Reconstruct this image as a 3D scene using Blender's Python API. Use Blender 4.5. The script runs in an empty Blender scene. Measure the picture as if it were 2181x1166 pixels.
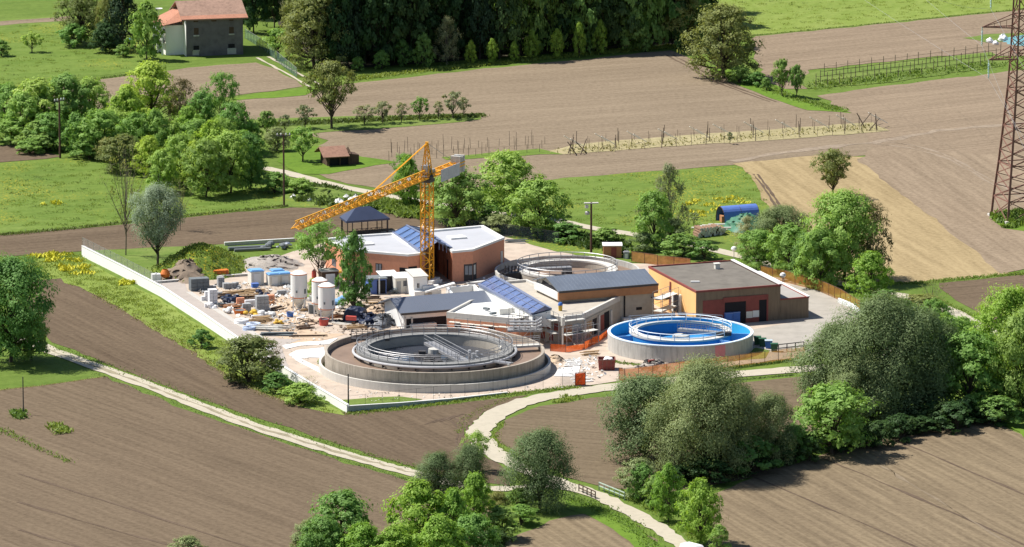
import bpy, math, random
import numpy as np
from mathutils import Vector, Matrix
random.seed(7)
rng = np.random.default_rng(11)
S = bpy.context.scene
COL = S.collection
# ------------------------------------------------------------------ camera model (long lens looking down from the valley side)
PW, PH, FPX, PITCH, DIST = 2181.0, 1166.0, 12500.0, math.radians(11.2), 893.0
CP, SP = math.cos(PITCH), math.sin(PITCH)
CAM = Vector((0, -DIST * CP, DIST * SP))
FWD, UPV = Vector((0, CP, -SP)), Vector((0, SP, CP))

def ray(px, py):
    return FWD * FPX + Vector((1, 0, 0)) * (px - PW / 2) - UPV * (py - PH / 2)

def P(px, py, z=0.0):                 # the point of the level plane z seen at (px, py) of the photograph
    d = ray(px, py)
    return CAM + d * ((z - CAM.z) / d.z)

def scale_at(p):                      # photograph pixels per metre at a point
    return FPX / (p - CAM).dot(FWD)

def zat(p, py):                       # height above p that is seen at row py
    s = FPX
    lo, hi = -5.0, 80.0
    for _ in range(40):
        m = (lo + hi) / 2
        q = Vector((p.x, p.y, m)) - CAM
        y = PH / 2 - s * q.dot(UPV) / q.dot(FWD)
        if y > py: lo = m
        else: hi = m
    return lo

def onwall(A, B, px, py):             # point of the vertical plane through A-B seen at (px, py)
    n = Vector((-(B.y - A.y), B.x - A.x, 0)).normalized()
    d = ray(px, py)
    return CAM + d * ((A - CAM).dot(n) / d.dot(n))

def proj(p):
    q = Vector(p) - CAM
    dd = q.dot(FWD)
    return PW / 2 + FPX * q.x / dd, PH / 2 - FPX * q.dot(UPV) / dd

# ------------------------------------------------------------------ materials
GAIN = 1.0
def lin(r, g, b):
    f = lambda v: (v / 255 / 12.92) if v <= 10 else ((v / 255 + .055) / 1.055) ** 2.4
    return (f(r), f(g), f(b))
def alb(r, g, b, k=1.7):              # albedo of a surface that looks (r,g,b) in this exposure's sunlight
    return tuple(min(.85, v / k) for v in lin(r, g, b))

MATS = {}
def nodes_of(name):
    m = bpy.data.materials.new(name); m.use_nodes = True
    nt = m.node_tree; nt.nodes.clear()
    out = nt.nodes.new('ShaderNodeOutputMaterial')
    return m, nt, out
def N(nt, typ, **kw):
    n = nt.nodes.new(typ)
    for k, v in kw.items():
        if k in n.inputs: n.inputs[k].default_value = v
        else: setattr(n, k, v)
    return n
def rgba(c): return (c[0], c[1], c[2], 1)
def ramp(nt, fac, stops):
    r = nt.nodes.new('ShaderNodeValToRGB')
    e = r.color_ramp.elements
    while len(e) < len(stops): e.new(.5)
    for i, (p, c) in enumerate(stops):
        e[i].position = p; e[i].color = rgba(c) if len(c) == 3 else c
    nt.links.new(fac, r.inputs[0]); return r.outputs[0]
def mixc(nt, fac, a, b, mode='MIX'):
    m = nt.nodes.new('ShaderNodeMix'); m.data_type = 'RGBA'; m.blend_type = mode
    for sock, v in ((m.inputs[0], fac), (m.inputs[6], a), (m.inputs[7], b)):
        if isinstance(v, (int, float)): sock.default_value = v
        elif isinstance(v, tuple): sock.default_value = rgba(v)
        else: nt.links.new(v, sock)
    return m.outputs[2]
def coords(nt, scale=(1, 1, 1), rot=0.0, which='Object'):
    t = nt.nodes.new('ShaderNodeTexCoord'); mp = nt.nodes.new('ShaderNodeMapping')
    mp.vector_type = 'POINT'
    r = nt.nodes.new('ShaderNodeVectorRotate'); r.rotation_type = 'Z_AXIS'; r.inputs['Angle'].default_value = -rot
    nt.links.new(t.outputs[which], r.inputs['Vector'])
    nt.links.new(r.outputs[0], mp.inputs['Vector'])
    mp.inputs['Scale'].default_value = scale
    return mp.outputs[0]
def noise(nt, vec, scale, detail=4, rough=.6):
    n = N(nt, 'ShaderNodeTexNoise', Scale=scale, Detail=detail, Roughness=rough)
    nt.links.new(vec, n.inputs['Vector']); return n.outputs['Fac']

def M(name, col, rough=.8, var=.2, scale=1.2, bump=.0, metal=0.0, streak=False, spec=.3):
    if name in MATS: return MATS[name]
    m, nt, out = nodes_of(name)
    b = N(nt, 'ShaderNodeBsdfPrincipled', Roughness=rough, Metallic=metal)
    b.inputs['Specular IOR Level'].default_value = spec
    v = coords(nt, (1, 1, .12) if streak else (1, 1, 1))
    f = noise(nt, v, scale * (2.2 if streak else 1), 6, .65)
    dark = tuple(c * (1 - var * 1.6) for c in col); light = tuple(min(.9, c * (1 + var)) for c in col)
    c = ramp(nt, f, [(.28, dark), (.5, col), (.75, light)])
    f2 = noise(nt, coords(nt), .35, 3, .5)
    c = mixc(nt, .5, c, ramp(nt, f2, [(.3, tuple(x * (1 - var * .6) for x in col)), (.7, tuple(min(.9, x * (1 + var * .4)) for x in col))]))
    nt.links.new(c, b.inputs['Base Color'])
    if bump:
        bp = N(nt, 'ShaderNodeBump', Strength=bump, Distance=.05)
        nt.links.new(noise(nt, coords(nt), scale * 6, 4), bp.inputs['Height'])
        nt.links.new(bp.outputs[0], b.inputs['Normal'])
    nt.links.new(b.outputs[0], out.inputs[0])
    MATS[name] = m; return m

def soil(name, col, col2, a, b_, row=.75, streak=.5, rowamp=.2):   # ploughed earth; rows run from photo point a to b_
    d = P(*b_) - P(*a); ang = math.atan2(d.y, d.x)
    m, nt, out = nodes_of(name)
    bs = N(nt, 'ShaderNodeBsdfPrincipled', Roughness=1.0); bs.inputs['Specular IOR Level'].default_value = .05
    v = coords(nt, (1, 1, 1), ang)
    sep = nt.nodes.new('ShaderNodeSeparateXYZ'); nt.links.new(v, sep.inputs[0])
    big = noise(nt, coords(nt, (1, 1, 1)), .02, 4, .55)
    c = ramp(nt, big, [(.36, tuple(x * .9 for x in col)), (.5, tuple((p + q) / 2 for p, q in zip(col, col2))), (.64, tuple(x * 1.05 for x in col2))])
    mid = noise(nt, coords(nt, (.35, 1, 1), ang), .11, 5, .65)
    c = mixc(nt, .4, c, ramp(nt, mid, [(.36, tuple(x * .78 for x in col)), (.64, tuple(x * 1.12 for x in col2))]))
    band = noise(nt, coords(nt, (.006, .16, 1), ang), 1.0, 5, .7)         # long passes of the plough
    dk = tuple(x * (1 - streak * .75) for x in col); lt = tuple(min(.8, x * (1 + streak * .5)) for x in col2)
    c = mixc(nt, .55, c, ramp(nt, band, [(.3, dk), (.5, tuple((p + q) / 2 for p, q in zip(col, col2))), (.72, lt)]))
    fine = noise(nt, coords(nt, (.05, 1.0 / row, 1), ang), 1.0, 3, .6)    # single furrows
    c = mixc(nt, .35, c, ramp(nt, fine, [(.36, tuple(x * (1 - rowamp * 1.8) for x in col)), (.64, tuple(min(.8, x * (1 + rowamp)) for x in col2))]))
    clod = noise(nt, coords(nt), 1.3, 6, .75)
    c = mixc(nt, .3, c, ramp(nt, clod, [(.36, tuple(x * .45 for x in col)), (.55, col2), (.8, tuple(min(.8, x * 1.5) for x in col2))]))
    nt.links.new(c, bs.inputs['Base Color'])
    bp = N(nt, 'ShaderNodeBump', Strength=.7, Distance=.12)
    nt.links.new(mixc(nt, .5, fine, clod), bp.inputs['Height']); nt.links.new(bp.outputs[0], bs.inputs['Normal'])
    nt.links.new(bs.outputs[0], out.inputs[0])
    return m

def grass_mat(name, a, b_, c_, flower=None, fl=.62, mow=None):
    m, nt, out = nodes_of(name)
    bs = N(nt, 'ShaderNodeBsdfPrincipled', Roughness=.9); bs.inputs['Specular IOR Level'].default_value = .1
    f1 = noise(nt, coords(nt, (1, .7, 1), .2), .06, 5, .6)
    f2 = noise(nt, coords(nt), .8, 6, .75)
    f3 = noise(nt, coords(nt, (.25, 1, 1), mow or .4), .35, 4, .6)
    c = ramp(nt, f1, [(.3, a), (.52, b_), (.72, c_)])
    c = mixc(nt, .45, c, ramp(nt, f2, [(.3, tuple(x * .45 for x in a)), (.52, b_), (.78, tuple(min(.8, x * 1.35) for x in c_))]))
    c = mixc(nt, .3, c, ramp(nt, f3, [(.35, a), (.65, c_)]))
    if flower:
        f4 = noise(nt, coords(nt), 2.2, 3, .6); f5 = noise(nt, coords(nt), .05, 3, .5)
        mu = nt.nodes.new('ShaderNodeMath'); mu.operation = 'MULTIPLY'
        nt.links.new(ramp(nt, f4, [(.55, (0, 0, 0)), (.62, (1, 1, 1))]), mu.inputs[0])
        nt.links.new(ramp(nt, f5, [(fl - .08, (0, 0, 0)), (fl + .04, (1, 1, 1))]), mu.inputs[1])
        c = mixc(nt, mu.outputs[0], c, flower)
    nt.links.new(c, bs.inputs['Base Color'])
    bp = N(nt, 'ShaderNodeBump', Strength=.8, Distance=.15)
    nt.links.new(f2, bp.inputs['Height']); nt.links.new(bp.outputs[0], bs.inputs['Normal'])
    nt.links.new(bs.outputs[0], out.inputs[0]); return m

def leaf_mat(name, a, b_, tr=.45):
    m, nt, out = nodes_of(name)
    g = nt.nodes.new('ShaderNodeNewGeometry'); oi = nt.nodes.new('ShaderNodeObjectInfo')
    c = ramp(nt, g.outputs['Random Per Island'], [(0, tuple(x * .8 for x in a)), (.45, a), (1, b_)])
    cl = noise(nt, coords(nt), 4.0, 3, .6)
    c = mixc(nt, .4, c, ramp(nt, cl, [(.35, tuple(x * .75 for x in a)), (.65, tuple(x * 1.1 for x in b_))]))
    h = N(nt, 'ShaderNodeHueSaturation', Saturation=1.0)
    mr = nt.nodes.new('ShaderNodeMapRange'); mr.inputs[3].default_value = .47; mr.inputs[4].default_value = .515
    nt.links.new(oi.outputs['Random'], mr.inputs[0]); nt.links.new(mr.outputs[0], h.inputs['Hue'])
    mv = nt.nodes.new('ShaderNodeMapRange'); mv.inputs[3].default_value = 1.18; mv.inputs[4].default_value = .8
    nt.links.new(oi.outputs['Random'], mv.inputs[0]); nt.links.new(mv.outputs[0], h.inputs['Value'])
    nt.links.new(c, h.inputs['Color'])
    d = N(nt, 'ShaderNodeBsdfDiffuse'); t = N(nt, 'ShaderNodeBsdfTranslucent'); gl = N(nt, 'ShaderNodeBsdfGlossy', Roughness=.6)
    nt.links.new(h.outputs[0], d.inputs[0])
    yy = mixc(nt, 1.0, h.outputs[0], (1.12, 1.1, .72), 'MULTIPLY'); nt.links.new(yy, t.inputs[0])
    gl.inputs[0].default_value = (.5, .55, .5, 1)
    x = N(nt, 'ShaderNodeMixShader', Fac=tr); nt.links.new(d.outputs[0], x.inputs[1]); nt.links.new(t.outputs[0], x.inputs[2])
    x2 = N(nt, 'ShaderNodeMixShader', Fac=.03); nt.links.new(x.outputs[0], x2.inputs[1]); nt.links.new(gl.outputs[0], x2.inputs[2])
    nt.links.new(x2.outputs[0], out.inputs[0]); return m

def net_mat(name, col, alpha=.5, tr=.3):
    m, nt, out = nodes_of(name)
    d = N(nt, 'ShaderNodeBsdfDiffuse'); t = N(nt, 'ShaderNodeBsdfTranslucent'); tp = N(nt, 'ShaderNodeBsdfTransparent')
    f = noise(nt, coords(nt), 1.5, 4)
    c = ramp(nt, f, [(.3, tuple(x * .7 for x in col)), (.7, tuple(min(.9, x * 1.15) for x in col))])
    nt.links.new(c, d.inputs[0]); nt.links.new(c, t.inputs[0])
    x = N(nt, 'ShaderNodeMixShader', Fac=tr); nt.links.new(d.outputs[0], x.inputs[1]); nt.links.new(t.outputs[0], x.inputs[2])
    y = N(nt, 'ShaderNodeMixShader', Fac=alpha); nt.links.new(tp.outputs[0], y.inputs[1]); nt.links.new(x.outputs[0], y.inputs[2])
    nt.links.new(y.outputs[0], out.inputs[0]); return m

# ------------------------------------------------------------------ mesh builder
ORG = {}                                # world origin of each thing
class MB:
    def __init__(s): s.v = []; s.f = []; s.m = []
    def face(s, pts, mi=0):
        k = len(s.v); s.v += [tuple(p) for p in pts]; s.f.append(tuple(range(k, k + len(pts)))); s.m.append(mi); return s
    def hexa(s, b, t, mi=0):            # bottom and top rings of points
        n = len(b); k = len(s.v); s.v += [tuple(p) for p in b] + [tuple(p) for p in t]
        s.f.append(tuple(k + i for i in reversed(range(n)))); s.f.append(tuple(k + n + i for i in range(n)))
        for i in range(n):
            j = (i + 1) % n; s.f.append((k + i, k + j, k + n + j, k + n + i))
        s.m += [mi] * (n + 2); return s
    def prism(s, poly, z0, z1, mi=0):
        pts = [(p[0], p[1]) for p in poly]
        a = sum(pts[i][0] * pts[(i + 1) % len(pts)][1] - pts[(i + 1) % len(pts)][0] * pts[i][1] for i in range(len(pts)))
        if a < 0: pts.reverse()
        return s.hexa([(x, y, z0) for x, y in pts], [(x, y, z1) for x, y in pts], mi)
    def box(s, c, size, rz=0.0, mi=0, tilt=0.0):
        w, d, h = size; ca, sa = math.cos(rz), math.sin(rz); r = []
        for z in (0, h):
            r.append([(c[0] + ca * x - sa * y, c[1] + sa * x + ca * y, c[2] + z + x * tilt) for x, y in ((-w / 2, -d / 2), (w / 2, -d / 2), (w / 2, d / 2), (-w / 2, d / 2))])
        return s.hexa(r[0], r[1], mi)
    def beam(s, a, b, w, h=None, mi=0):
        a, b = Vector(a), Vector(b); h = h or w; d = (b - a)
        if d.length < 1e-6: return s
        d.normalize(); up = Vector((0, 0, 1)) if abs(d.z) < .95 else Vector((0, 1, 0))
        x = d.cross(up).normalized(); y = x.cross(d)
        q = [x * i * w / 2 + y * j * h / 2 for i, j in ((-1, -1), (1, -1), (1, 1), (-1, 1))]
        return s.hexa([a + k for k in q], [b + k for k in q], mi)
    def tube(s, a, b, r0, r1=None, n=8, mi=0):
        a, b = Vector(a), Vector(b); r1 = r0 if r1 is None else r1; d = (b - a).normalized()
        up = Vector((0, 0, 1)) if abs(d.z) < .95 else Vector((0, 1, 0))
        x = d.cross(up).normalized(); y = d.cross(x)
        q = [x * math.cos(2 * math.pi * i / n) - y * math.sin(2 * math.pi * i / n) for i in range(n)]
        return s.hexa([a + k * r0 for k in q], [b + k * r1 for k in q], mi)
    def path(s, pts, r, n=5, closed=False, mi=0):
        pts = [Vector(p) for p in pts]; L = len(pts); k = len(s.v)
        for i, p in enumerate(pts):
            a = pts[i - 1] if (i or closed) else p; b = pts[(i + 1) % L] if (i < L - 1 or closed) else p
            d = (b - a).normalized(); up = Vector((0, 0, 1)) if abs(d.z) < .95 else Vector((0, 1, 0))
            x = d.cross(up).normalized(); y = d.cross(x)
            for j in range(n):
                t = 2 * math.pi * j / n; s.v.append(tuple(p + x * r * math.cos(t) + y * r * math.sin(t)))
        for i in range(L if closed else L - 1):
            for j in range(n):
                a, b = k + i * n, k + ((i + 1) % L) * n; j2 = (j + 1) % n
                s.f.append((a + j, b + j, b + j2, a + j2)); s.m.append(mi)
        return s
    def lathe(s, c, prof, n=32, mi=0, a0=0.0, a1=2 * math.pi):   # prof: (r, z) list, open
        full = abs(a1 - a0 - 2 * math.pi) < 1e-6; k = len(s.v); L = len(prof); cnt = n if full else n + 1
        for i in range(cnt):
            t = a0 + (a1 - a0) * i / n
            for r, z in prof: s.v.append((c[0] + r * math.cos(t), c[1] + r * math.sin(t), c[2] + z))
        for i in range(n):
            i2 = (i + 1) % cnt if full else i + 1
            for j in range(L - 1):
                s.f.append((k + i * L + j, k + i2 * L + j, k + i2 * L + j + 1, k + i * L + j + 1)); s.m.append(mi)
        return s
    def disc(s, c, r, z, n=48, mi=0, r0=0.0):
        if r0: return s.lathe(c, [(r, z), (r0, z)], n, mi)
        return s.face([(c[0] + r * math.cos(2 * math.pi * i / n), c[1] + r * math.sin(2 * math.pi * i / n), c[2] + z) for i in range(n)], mi)
    def build(s, name, mats, parent=None, smooth=False, label=None, kind=None, cat=None, group=None, pivot=None):
        o0 = Vector((0, 0, 0))
        if parent is not None: o0 = ORG[parent]
        elif pivot is not None: o0 = Vector(pivot)
        me = bpy.data.meshes.new(name)
        me.from_pydata([(x - o0.x, y - o0.y, z - o0.z) for x, y, z in s.v], [], s.f)
        mats = mats if isinstance(mats, (list, tuple)) else [mats]
        for m in mats: me.materials.append(m)
        if len(mats) > 1: me.polygons.foreach_set('material_index', s.m)
        if smooth: me.polygons.foreach_set('use_smooth', [True] * len(s.f))
        me.update()
        o = bpy.data.objects.new(name, me); COL.objects.link(o)
        ORG[o] = o0
        if parent is not None: o.parent = parent
        elif pivot is not None: o.location = o0
        tag(o, label, cat, group, kind); return o

def tag(o, label=None, cat=None, group=None, kind=None):
    if label: o['label'] = label
    if cat: o['category'] = cat
    if group: o['group'] = group
    if kind: o['kind'] = kind
    return o
def thing(name, loc, label, cat, group=None, rz=0.0):
    o = bpy.data.objects.new(name, None); o.empty_display_size = .5; COL.objects.link(o)
    o.location = loc; o.rotation_euler = (0, 0, rz)
    ORG[o] = Vector(loc) if rz == 0 else Vector((0, 0, 0))
    return tag(o, label, cat, group)
def copy_tree(o, parent=None):
    c = o.copy(); COL.objects.link(c)
    if parent is not None: c.parent = parent
    for ch in list(o.children): copy_tree(ch, c)
    return c
def offset(poly, d):                     # inward offset of a footprint
    pts = [Vector((p[0], p[1])) for p in poly]; n = len(pts)
    a = sum(pts[i].x * pts[(i + 1) % n].y - pts[(i + 1) % n].x * pts[i].y for i in range(n))
    if a < 0: d = -d
    out = []
    for i in range(n):
        e0 = (pts[i] - pts[i - 1]).normalized(); e1 = (pts[(i + 1) % n] - pts[i]).normalized()
        n0, n1 = Vector((-e0.y, e0.x)), Vector((-e1.y, e1.x)); b = (n0 + n1)
        b = b / max(.3, b.length_squared / 2); out.append(pts[i] + b * d)
    return out
def ringband(mb, poly, w, z0, z1, mi=0):
    q = offset(poly, w); n = len(poly)
    for i in range(n):
        j = (i + 1) % n
        mb.hexa([(poly[i][0], poly[i][1], z0), (poly[j][0], poly[j][1], z0), (q[j].x, q[j].y, z0), (q[i].x, q[i].y, z0)],
                [(poly[i][0], poly[i][1], z1), (poly[j][0], poly[j][1], z1), (q[j].x, q[j].y, z1), (q[i].x, q[i].y, z1)], mi)
def wallbox(mb, A, B, x0, y0, x1, y1, t0=-.02, t1=.05, mi=0):
    p, q = onwall(A, B, x0, y0), onwall(A, B, x1, y1)
    n = Vector((-(B.y - A.y), B.x - A.x, 0)).normalized()
    if n.dot(CAM - A) < 0: n = -n
    z0, z1 = min(p.z, q.z), max(p.z, q.z)
    a, b = Vector((p.x, p.y, 0)), Vector((q.x, q.y, 0))
    r = [a + n * t0, b + n * t0, b + n * t1, a + n * t1]
    return mb.hexa([(k.x, k.y, z0) for k in r], [(k.x, k.y, z1) for k in r], mi)

# ------------------------------------------------------------------ ground sheets
NSH = [0]
def sheet(name, pts, z, m, jit=.3, step=3.0, kind='structure', **kw):
    NSH[0] += 1; z += (NSH[0] % 11) * .0008
    w = [P(*p) for p in pts]; out = []
    for i, a in enumerate(w):
        b = w[(i + 1) % len(w)]; L = (b - a).length; k = max(1, int(L / step))
        n = Vector((-(b.y - a.y), b.x - a.x, 0)).normalized()
        for j in range(k):
            o = 0 if j == 0 else random.gauss(0, jit)
            out.append(a.lerp(b, j / k) + n * o)
    mb = MB(); mb.face([(p.x, p.y, z) for p in out])
    return mb.build(name, m, kind=kind, **kw)
def catmull(w, sub=6):
    if len(w) < 3: return w
    out = []
    for i in range(len(w) - 1):
        p0, p1, p2, p3 = w[max(0, i - 1)], w[i], w[i + 1], w[min(len(w) - 1, i + 2)]
        for j in range(sub):
            t = j / sub
            out.append(.5 * ((2 * p1) + (p2 - p0) * t + (2 * p0 - 5 * p1 + 4 * p2 - p3) * t * t + (3 * p1 - p0 - 3 * p2 + p3) * t ** 3))
    out.append(w[-1]); return out
def strip(name, pts, width, z, m, off=0.0, jit=.08, kind='structure', **kw):
    w = catmull([P(*p) for p in pts]); mb = MB(); L, R = [], []
    ws = width
    for i, p in enumerate(w):
        if isinstance(ws, (list, tuple)):
            f = i / (len(w) - 1) * (len(ws) - 1); k = min(int(f), len(ws) - 2); width = ws[k] + (ws[k + 1] - ws[k]) * (f - k)
        d = (w[min(i + 1, len(w) - 1)] - w[max(i - 1, 0)]).normalized(); n = Vector((-d.y, d.x, 0))
        L.append(p + n * (off + width / 2 + random.gauss(0, jit))); R.append(p + n * (off - width / 2 + random.gauss(0, jit)))
    k = len(w)
    for i in range(k - 1):
        mb.face([(q.x, q.y, z) for q in (R[i], R[i + 1], L[i + 1], L[i])])
    # weld shared edges
    return mb.build(name, m, kind=kind, **kw)

def quads_mesh(name, C, Nn, size, aspect, m, tang=None):   # many small leaf faces as one mesh (numpy)
    n = len(C)
    r = rng.normal(size=(n, 3)) if tang is None else tang
    t = np.cross(Nn, r) if tang is None else r
    t /= np.linalg.norm(t, axis=1, keepdims=True) + 1e-9
    b = np.cross(Nn, t); b /= np.linalg.norm(b, axis=1, keepdims=True) + 1e-9
    s = size.reshape(-1, 1)
    V = np.empty((n, 4, 3), np.float32)
    V[:, 0] = C + t * s; V[:, 1] = C + b * s * aspect; V[:, 2] = C - t * s; V[:, 3] = C - b * s * aspect
    me = bpy.data.meshes.new(name)
    me.vertices.add(4 * n); me.vertices.foreach_set('co', V.ravel())
    me.loops.add(4 * n); me.loops.foreach_set('vertex_index', np.arange(4 * n, dtype=np.int32))
    me.polygons.add(n); me.polygons.foreach_set('loop_start', np.arange(0, 4 * n, 4, dtype=np.int32))
    me.polygons.foreach_set('loop_total', np.full(n, 4, np.int32))
    me.materials.append(m); me.update(calc_edges=True); return me
def stuff_mesh(name, me, kind='stuff', **kw):
    o = bpy.data.objects.new(name, me); COL.objects.link(o); ORG[o] = Vector((0, 0, 0)); tag(o, kind=kind, **kw); return o
def inpoly(poly, n):
    w = np.array([[p.x, p.y] for p in poly]); lo, hi = w.min(0), w.max(0); out = np.empty((0, 2))
    while len(out) < n:
        q = lo + rng.random((n * 2, 2)) * (hi - lo); ins = np.zeros(len(q), bool)
        for i in range(len(w)):
            a, b = w[i], w[i - 1]
            c = ((a[1] > q[:, 1]) != (b[1] > q[:, 1])) & (q[:, 0] < (b[0] - a[0]) * (q[:, 1] - a[1]) / (b[1] - a[1] + 1e-12) + a[0])
            ins ^= c
        out = np.vstack([out, q[ins]])
    return out[:n]
def tufts(name, pts, n, h, m, label, cat='grass', clump=True):
    q = inpoly([P(*p) for p in pts], n)
    if clump:
        k = max(4, n // 25); cc = q[:k]; q = cc[rng.integers(0, k, n)] + rng.normal(scale=.55, size=(n, 2)) * .9
    hh = h * (.5 + rng.random(n)); C = np.column_stack([q, hh * .5])
    T = np.column_stack([rng.normal(scale=.9, size=n), rng.normal(scale=.9, size=n), np.ones(n)])
    Nn = np.column_stack([rng.normal(scale=.7, size=n) - .3, rng.normal(scale=.7, size=n) - .3, np.zeros(n) + 1.0])
    return stuff_mesh(name, quads_mesh(name, C, Nn, hh * .6, .35, m, T), label=label, cat=cat)
def line_tufts(name, pts, width, n, h, m, label, cat='grass'):
    w = catmull([P(*p) for p in pts]); L = np.array([[p.x, p.y] for p in w])
    i = rng.integers(0, len(L) - 1, n); t = rng.random((n, 1)); q = L[i] * (1 - t) + L[i + 1] * t + rng.normal(scale=width / 2, size=(n, 2))
    hh = h * (.4 + 1.0 * rng.random(n)); C = np.column_stack([q, hh * .5])
    T = np.column_stack([rng.normal(scale=.9, size=n), rng.normal(scale=.9, size=n), np.ones(n)])
    Nn = np.column_stack([rng.normal(scale=.7, size=n) - .3, rng.normal(scale=.7, size=n) - .3, np.zeros(n) + 1.0])
    return stuff_mesh(name, quads_mesh(name, C, Nn, hh * .6, .4, m, T), label=label, cat=cat)
# ------------------------------------------------------------------ world, sun, camera
SUN_AZ = Vector((-.64, .21, 0)); ELEV = math.radians(55.5)
S.render.engine = 'CYCLES'
w = bpy.data.worlds.new('World'); S.world = w; w.use_nodes = True
nt = w.node_tree; nt.nodes.clear()
sky = nt.nodes.new('ShaderNodeTexSky'); sky.sky_type = 'NISHITA'; sky.sun_disc = False
sky.sun_elevation = ELEV; sky.sun_rotation = math.atan2(SUN_AZ.x, SUN_AZ.y); sky.altitude = 400
bg = nt.nodes.new('ShaderNodeBackground'); bg.inputs[1].default_value = .07
wo = nt.nodes.new('ShaderNodeOutputWorld'); nt.links.new(sky.outputs[0], bg.inputs[0]); nt.links.new(bg.outputs[0], wo.inputs[0])
ld = bpy.data.lights.new('sun', 'SUN'); ld.energy = 4.8; ld.angle = math.radians(.5); ld.color = (1, .95, .87)
lo = bpy.data.objects.new('sun', ld); COL.objects.link(lo)
sd = SUN_AZ.normalized() * math.cos(ELEV) + Vector((0, 0, math.sin(ELEV)))
lo.rotation_euler = sd.to_track_quat('Z', 'Y').to_euler(); lo.location = (-60, 60, 120)
cd = bpy.data.cameras.new('camera'); cam = bpy.data.objects.new('camera', cd); COL.objects.link(cam)
cd.sensor_width = 36; cd.lens = 36 * FPX / PW; cd.clip_start = 5; cd.clip_end = 6000
cam.location = CAM; cam.rotation_euler = (math.pi / 2 - PITCH, 0, 0); S.camera = cam
S.view_settings.view_transform = 'Standard'; S.view_settings.look = 'None'; S.view_settings.exposure = .64; S.view_settings.gamma = 1
S.cycles.max_bounces = 6; S.cycles.transparent_max_bounces = 16; S.cycles.use_denoising = True
try: S.cycles.sample_clamp_indirect = 6
except Exception: pass

# ------------------------------------------------------------------ materials
G1, G2, G3 = (.075, .125, .02), (.11, .17, .028), (.15, .205, .045)
m_ground = grass_mat('grass base', G1, G2, G3)
m_mead = grass_mat('meadow grass', (.075, .13, .02), (.118, .182, .03), (.17, .225, .055), flower=(.36, .30, .03), fl=.56)
m_mead2 = grass_mat('far meadow grass', (.13, .19, .03), (.175, .235, .045), (.235, .28, .08), mow=1.2)
m_lawn = grass_mat('short bright grass', (.075, .14, .018), (.11, .195, .022), (.145, .22, .03))
m_rough = grass_mat('rough verge grass', (.07, .12, .02), (.12, .19, .035), (.2, .22, .07))
m_dry = grass_mat('dry yellow grass', (.21, .20, .09), (.33, .28, .155), (.40, .35, .21))
EA, EB = alb(124, 107, 88), alb(144, 127, 106)
FA, FB = alb(150, 132, 111), alb(173, 156, 133)
m_s1 = soil('dark ploughed soil', EA, EB, (0, 930), (560, 1140))
m_s2 = soil('ploughed soil beside wall', alb(117, 100, 83), alb(136, 119, 99), (150, 640), (600, 860), row=.7)
m_s3 = soil('ploughed soil inside bend', alb(127, 111, 91), alb(147, 131, 108), (1100, 960), (1600, 1000))
m_s4 = soil('striped ploughed soil', alb(138, 120, 99), alb(164, 147, 120), (1870, 1010), (2160, 1166), row=.8, rowamp=.35, streak=.35)
m_s5 = soil('soil strip', alb(118, 101, 84), alb(138, 121, 101), (0, 520), (620, 470))
m_s6 = soil('far soil', FA, FB, (760, 250), (1500, 200), row=.9, rowamp=.12)
m_s7 = soil('far right soil', alb(152, 133, 112), alb(178, 159, 136), (1800, 230), (2181, 190), row=.9, rowamp=.12)
m_s8 = soil('far right soil diagonal', alb(150, 131, 110), alb(184, 165, 141), (1850, 360), (2130, 560), row=1.2, rowamp=.12)
m_tan = soil('stubble rows', alb(182, 159, 118), alb(200, 179, 138), (1600, 360), (1960, 610), row=1.5, rowamp=.22)
m_path = M('white gravel', alb(222, 212, 190, 1.75), .95, .14, 1.2, .2)
m_pathmid = M('path centre', alb(178, 168, 140), .95, .35, 1.5, .3)
m_yard = M('pale yard dirt', alb(224, 206, 188, 1.68), .95, .26, .45, .7)
m_yard2 = M('trodden yard dirt', alb(226, 200, 172, 1.6), .95, .2, .6, .5)
m_asph = M('pale asphalt', alb(200, 190, 182, 1.6), .9, .12, .8, .2)
m_court = M('court concrete', alb(200, 193, 182, 1.7), .85, .2, .5)
m_curb = M('kerb concrete', alb(225, 220, 212), .8, .08)

# ------------------------------------------------------------------ the ground
mb = MB(); mb.face([(-1500, -1150, 0), (1500, -1150, 0), (1500, 1600, 0), (-1500, 1600, 0)]); mb.build('ground', m_ground, kind='structure')
sheet('meadow', [(-60, 352), (140, 338), (270, 345), (420, 405), (590, 395), (680, 420), (740, 440), (620, 441), (400, 462), (170, 487), (-60, 506)], .03, m_mead)
sheet('meadow', [(-60, 50), (150, 32), (260, 30), (340, 120), (290, 150), (100, 178), (-60, 195)], .03, m_mead)
sheet('meadow', [(1130, 386), (1350, 368), (1592, 352), (1640, 440), (1700, 560), (1500, 545), (1330, 500), (1180, 470), (1100, 440)], .03, m_mead)
sheet('meadow', [(1440, -80), (2260, -80), (2260, 12), (1600, 77), (1480, 60)], .03, m_mead2)
sheet('field', [(-60, 838), (120, 818), (228, 803), (420, 882), (620, 950), (800, 1005), (900, 1035), (1050, 1062), (1080, 1260), (-60, 1260)], .04, m_s1)
sheet('field', [(30, 606), (130, 592), (205, 628), (300, 682), (400, 738), (480, 795), (560, 838), (650, 866), (742, 880), (860, 874), (960, 862), (1060, 850), (1125, 842), (1030, 878), (985, 915), (1020, 965), (1075, 1000), (1085, 1036), (1000, 1024), (860, 990), (700, 940), (480, 868), (260, 790), (110, 730)], .04, m_s2)
sheet('field', [(1052, 925), (1075, 896), (1150, 866), (1260, 848), (1420, 832), (1580, 816), (1720, 802), (1790, 850), (1800, 930), (1650, 1010), (1420, 1050), (1290, 1040), (1200, 1016), (1110, 974), (1065, 945)], .047, m_s3)
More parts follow.
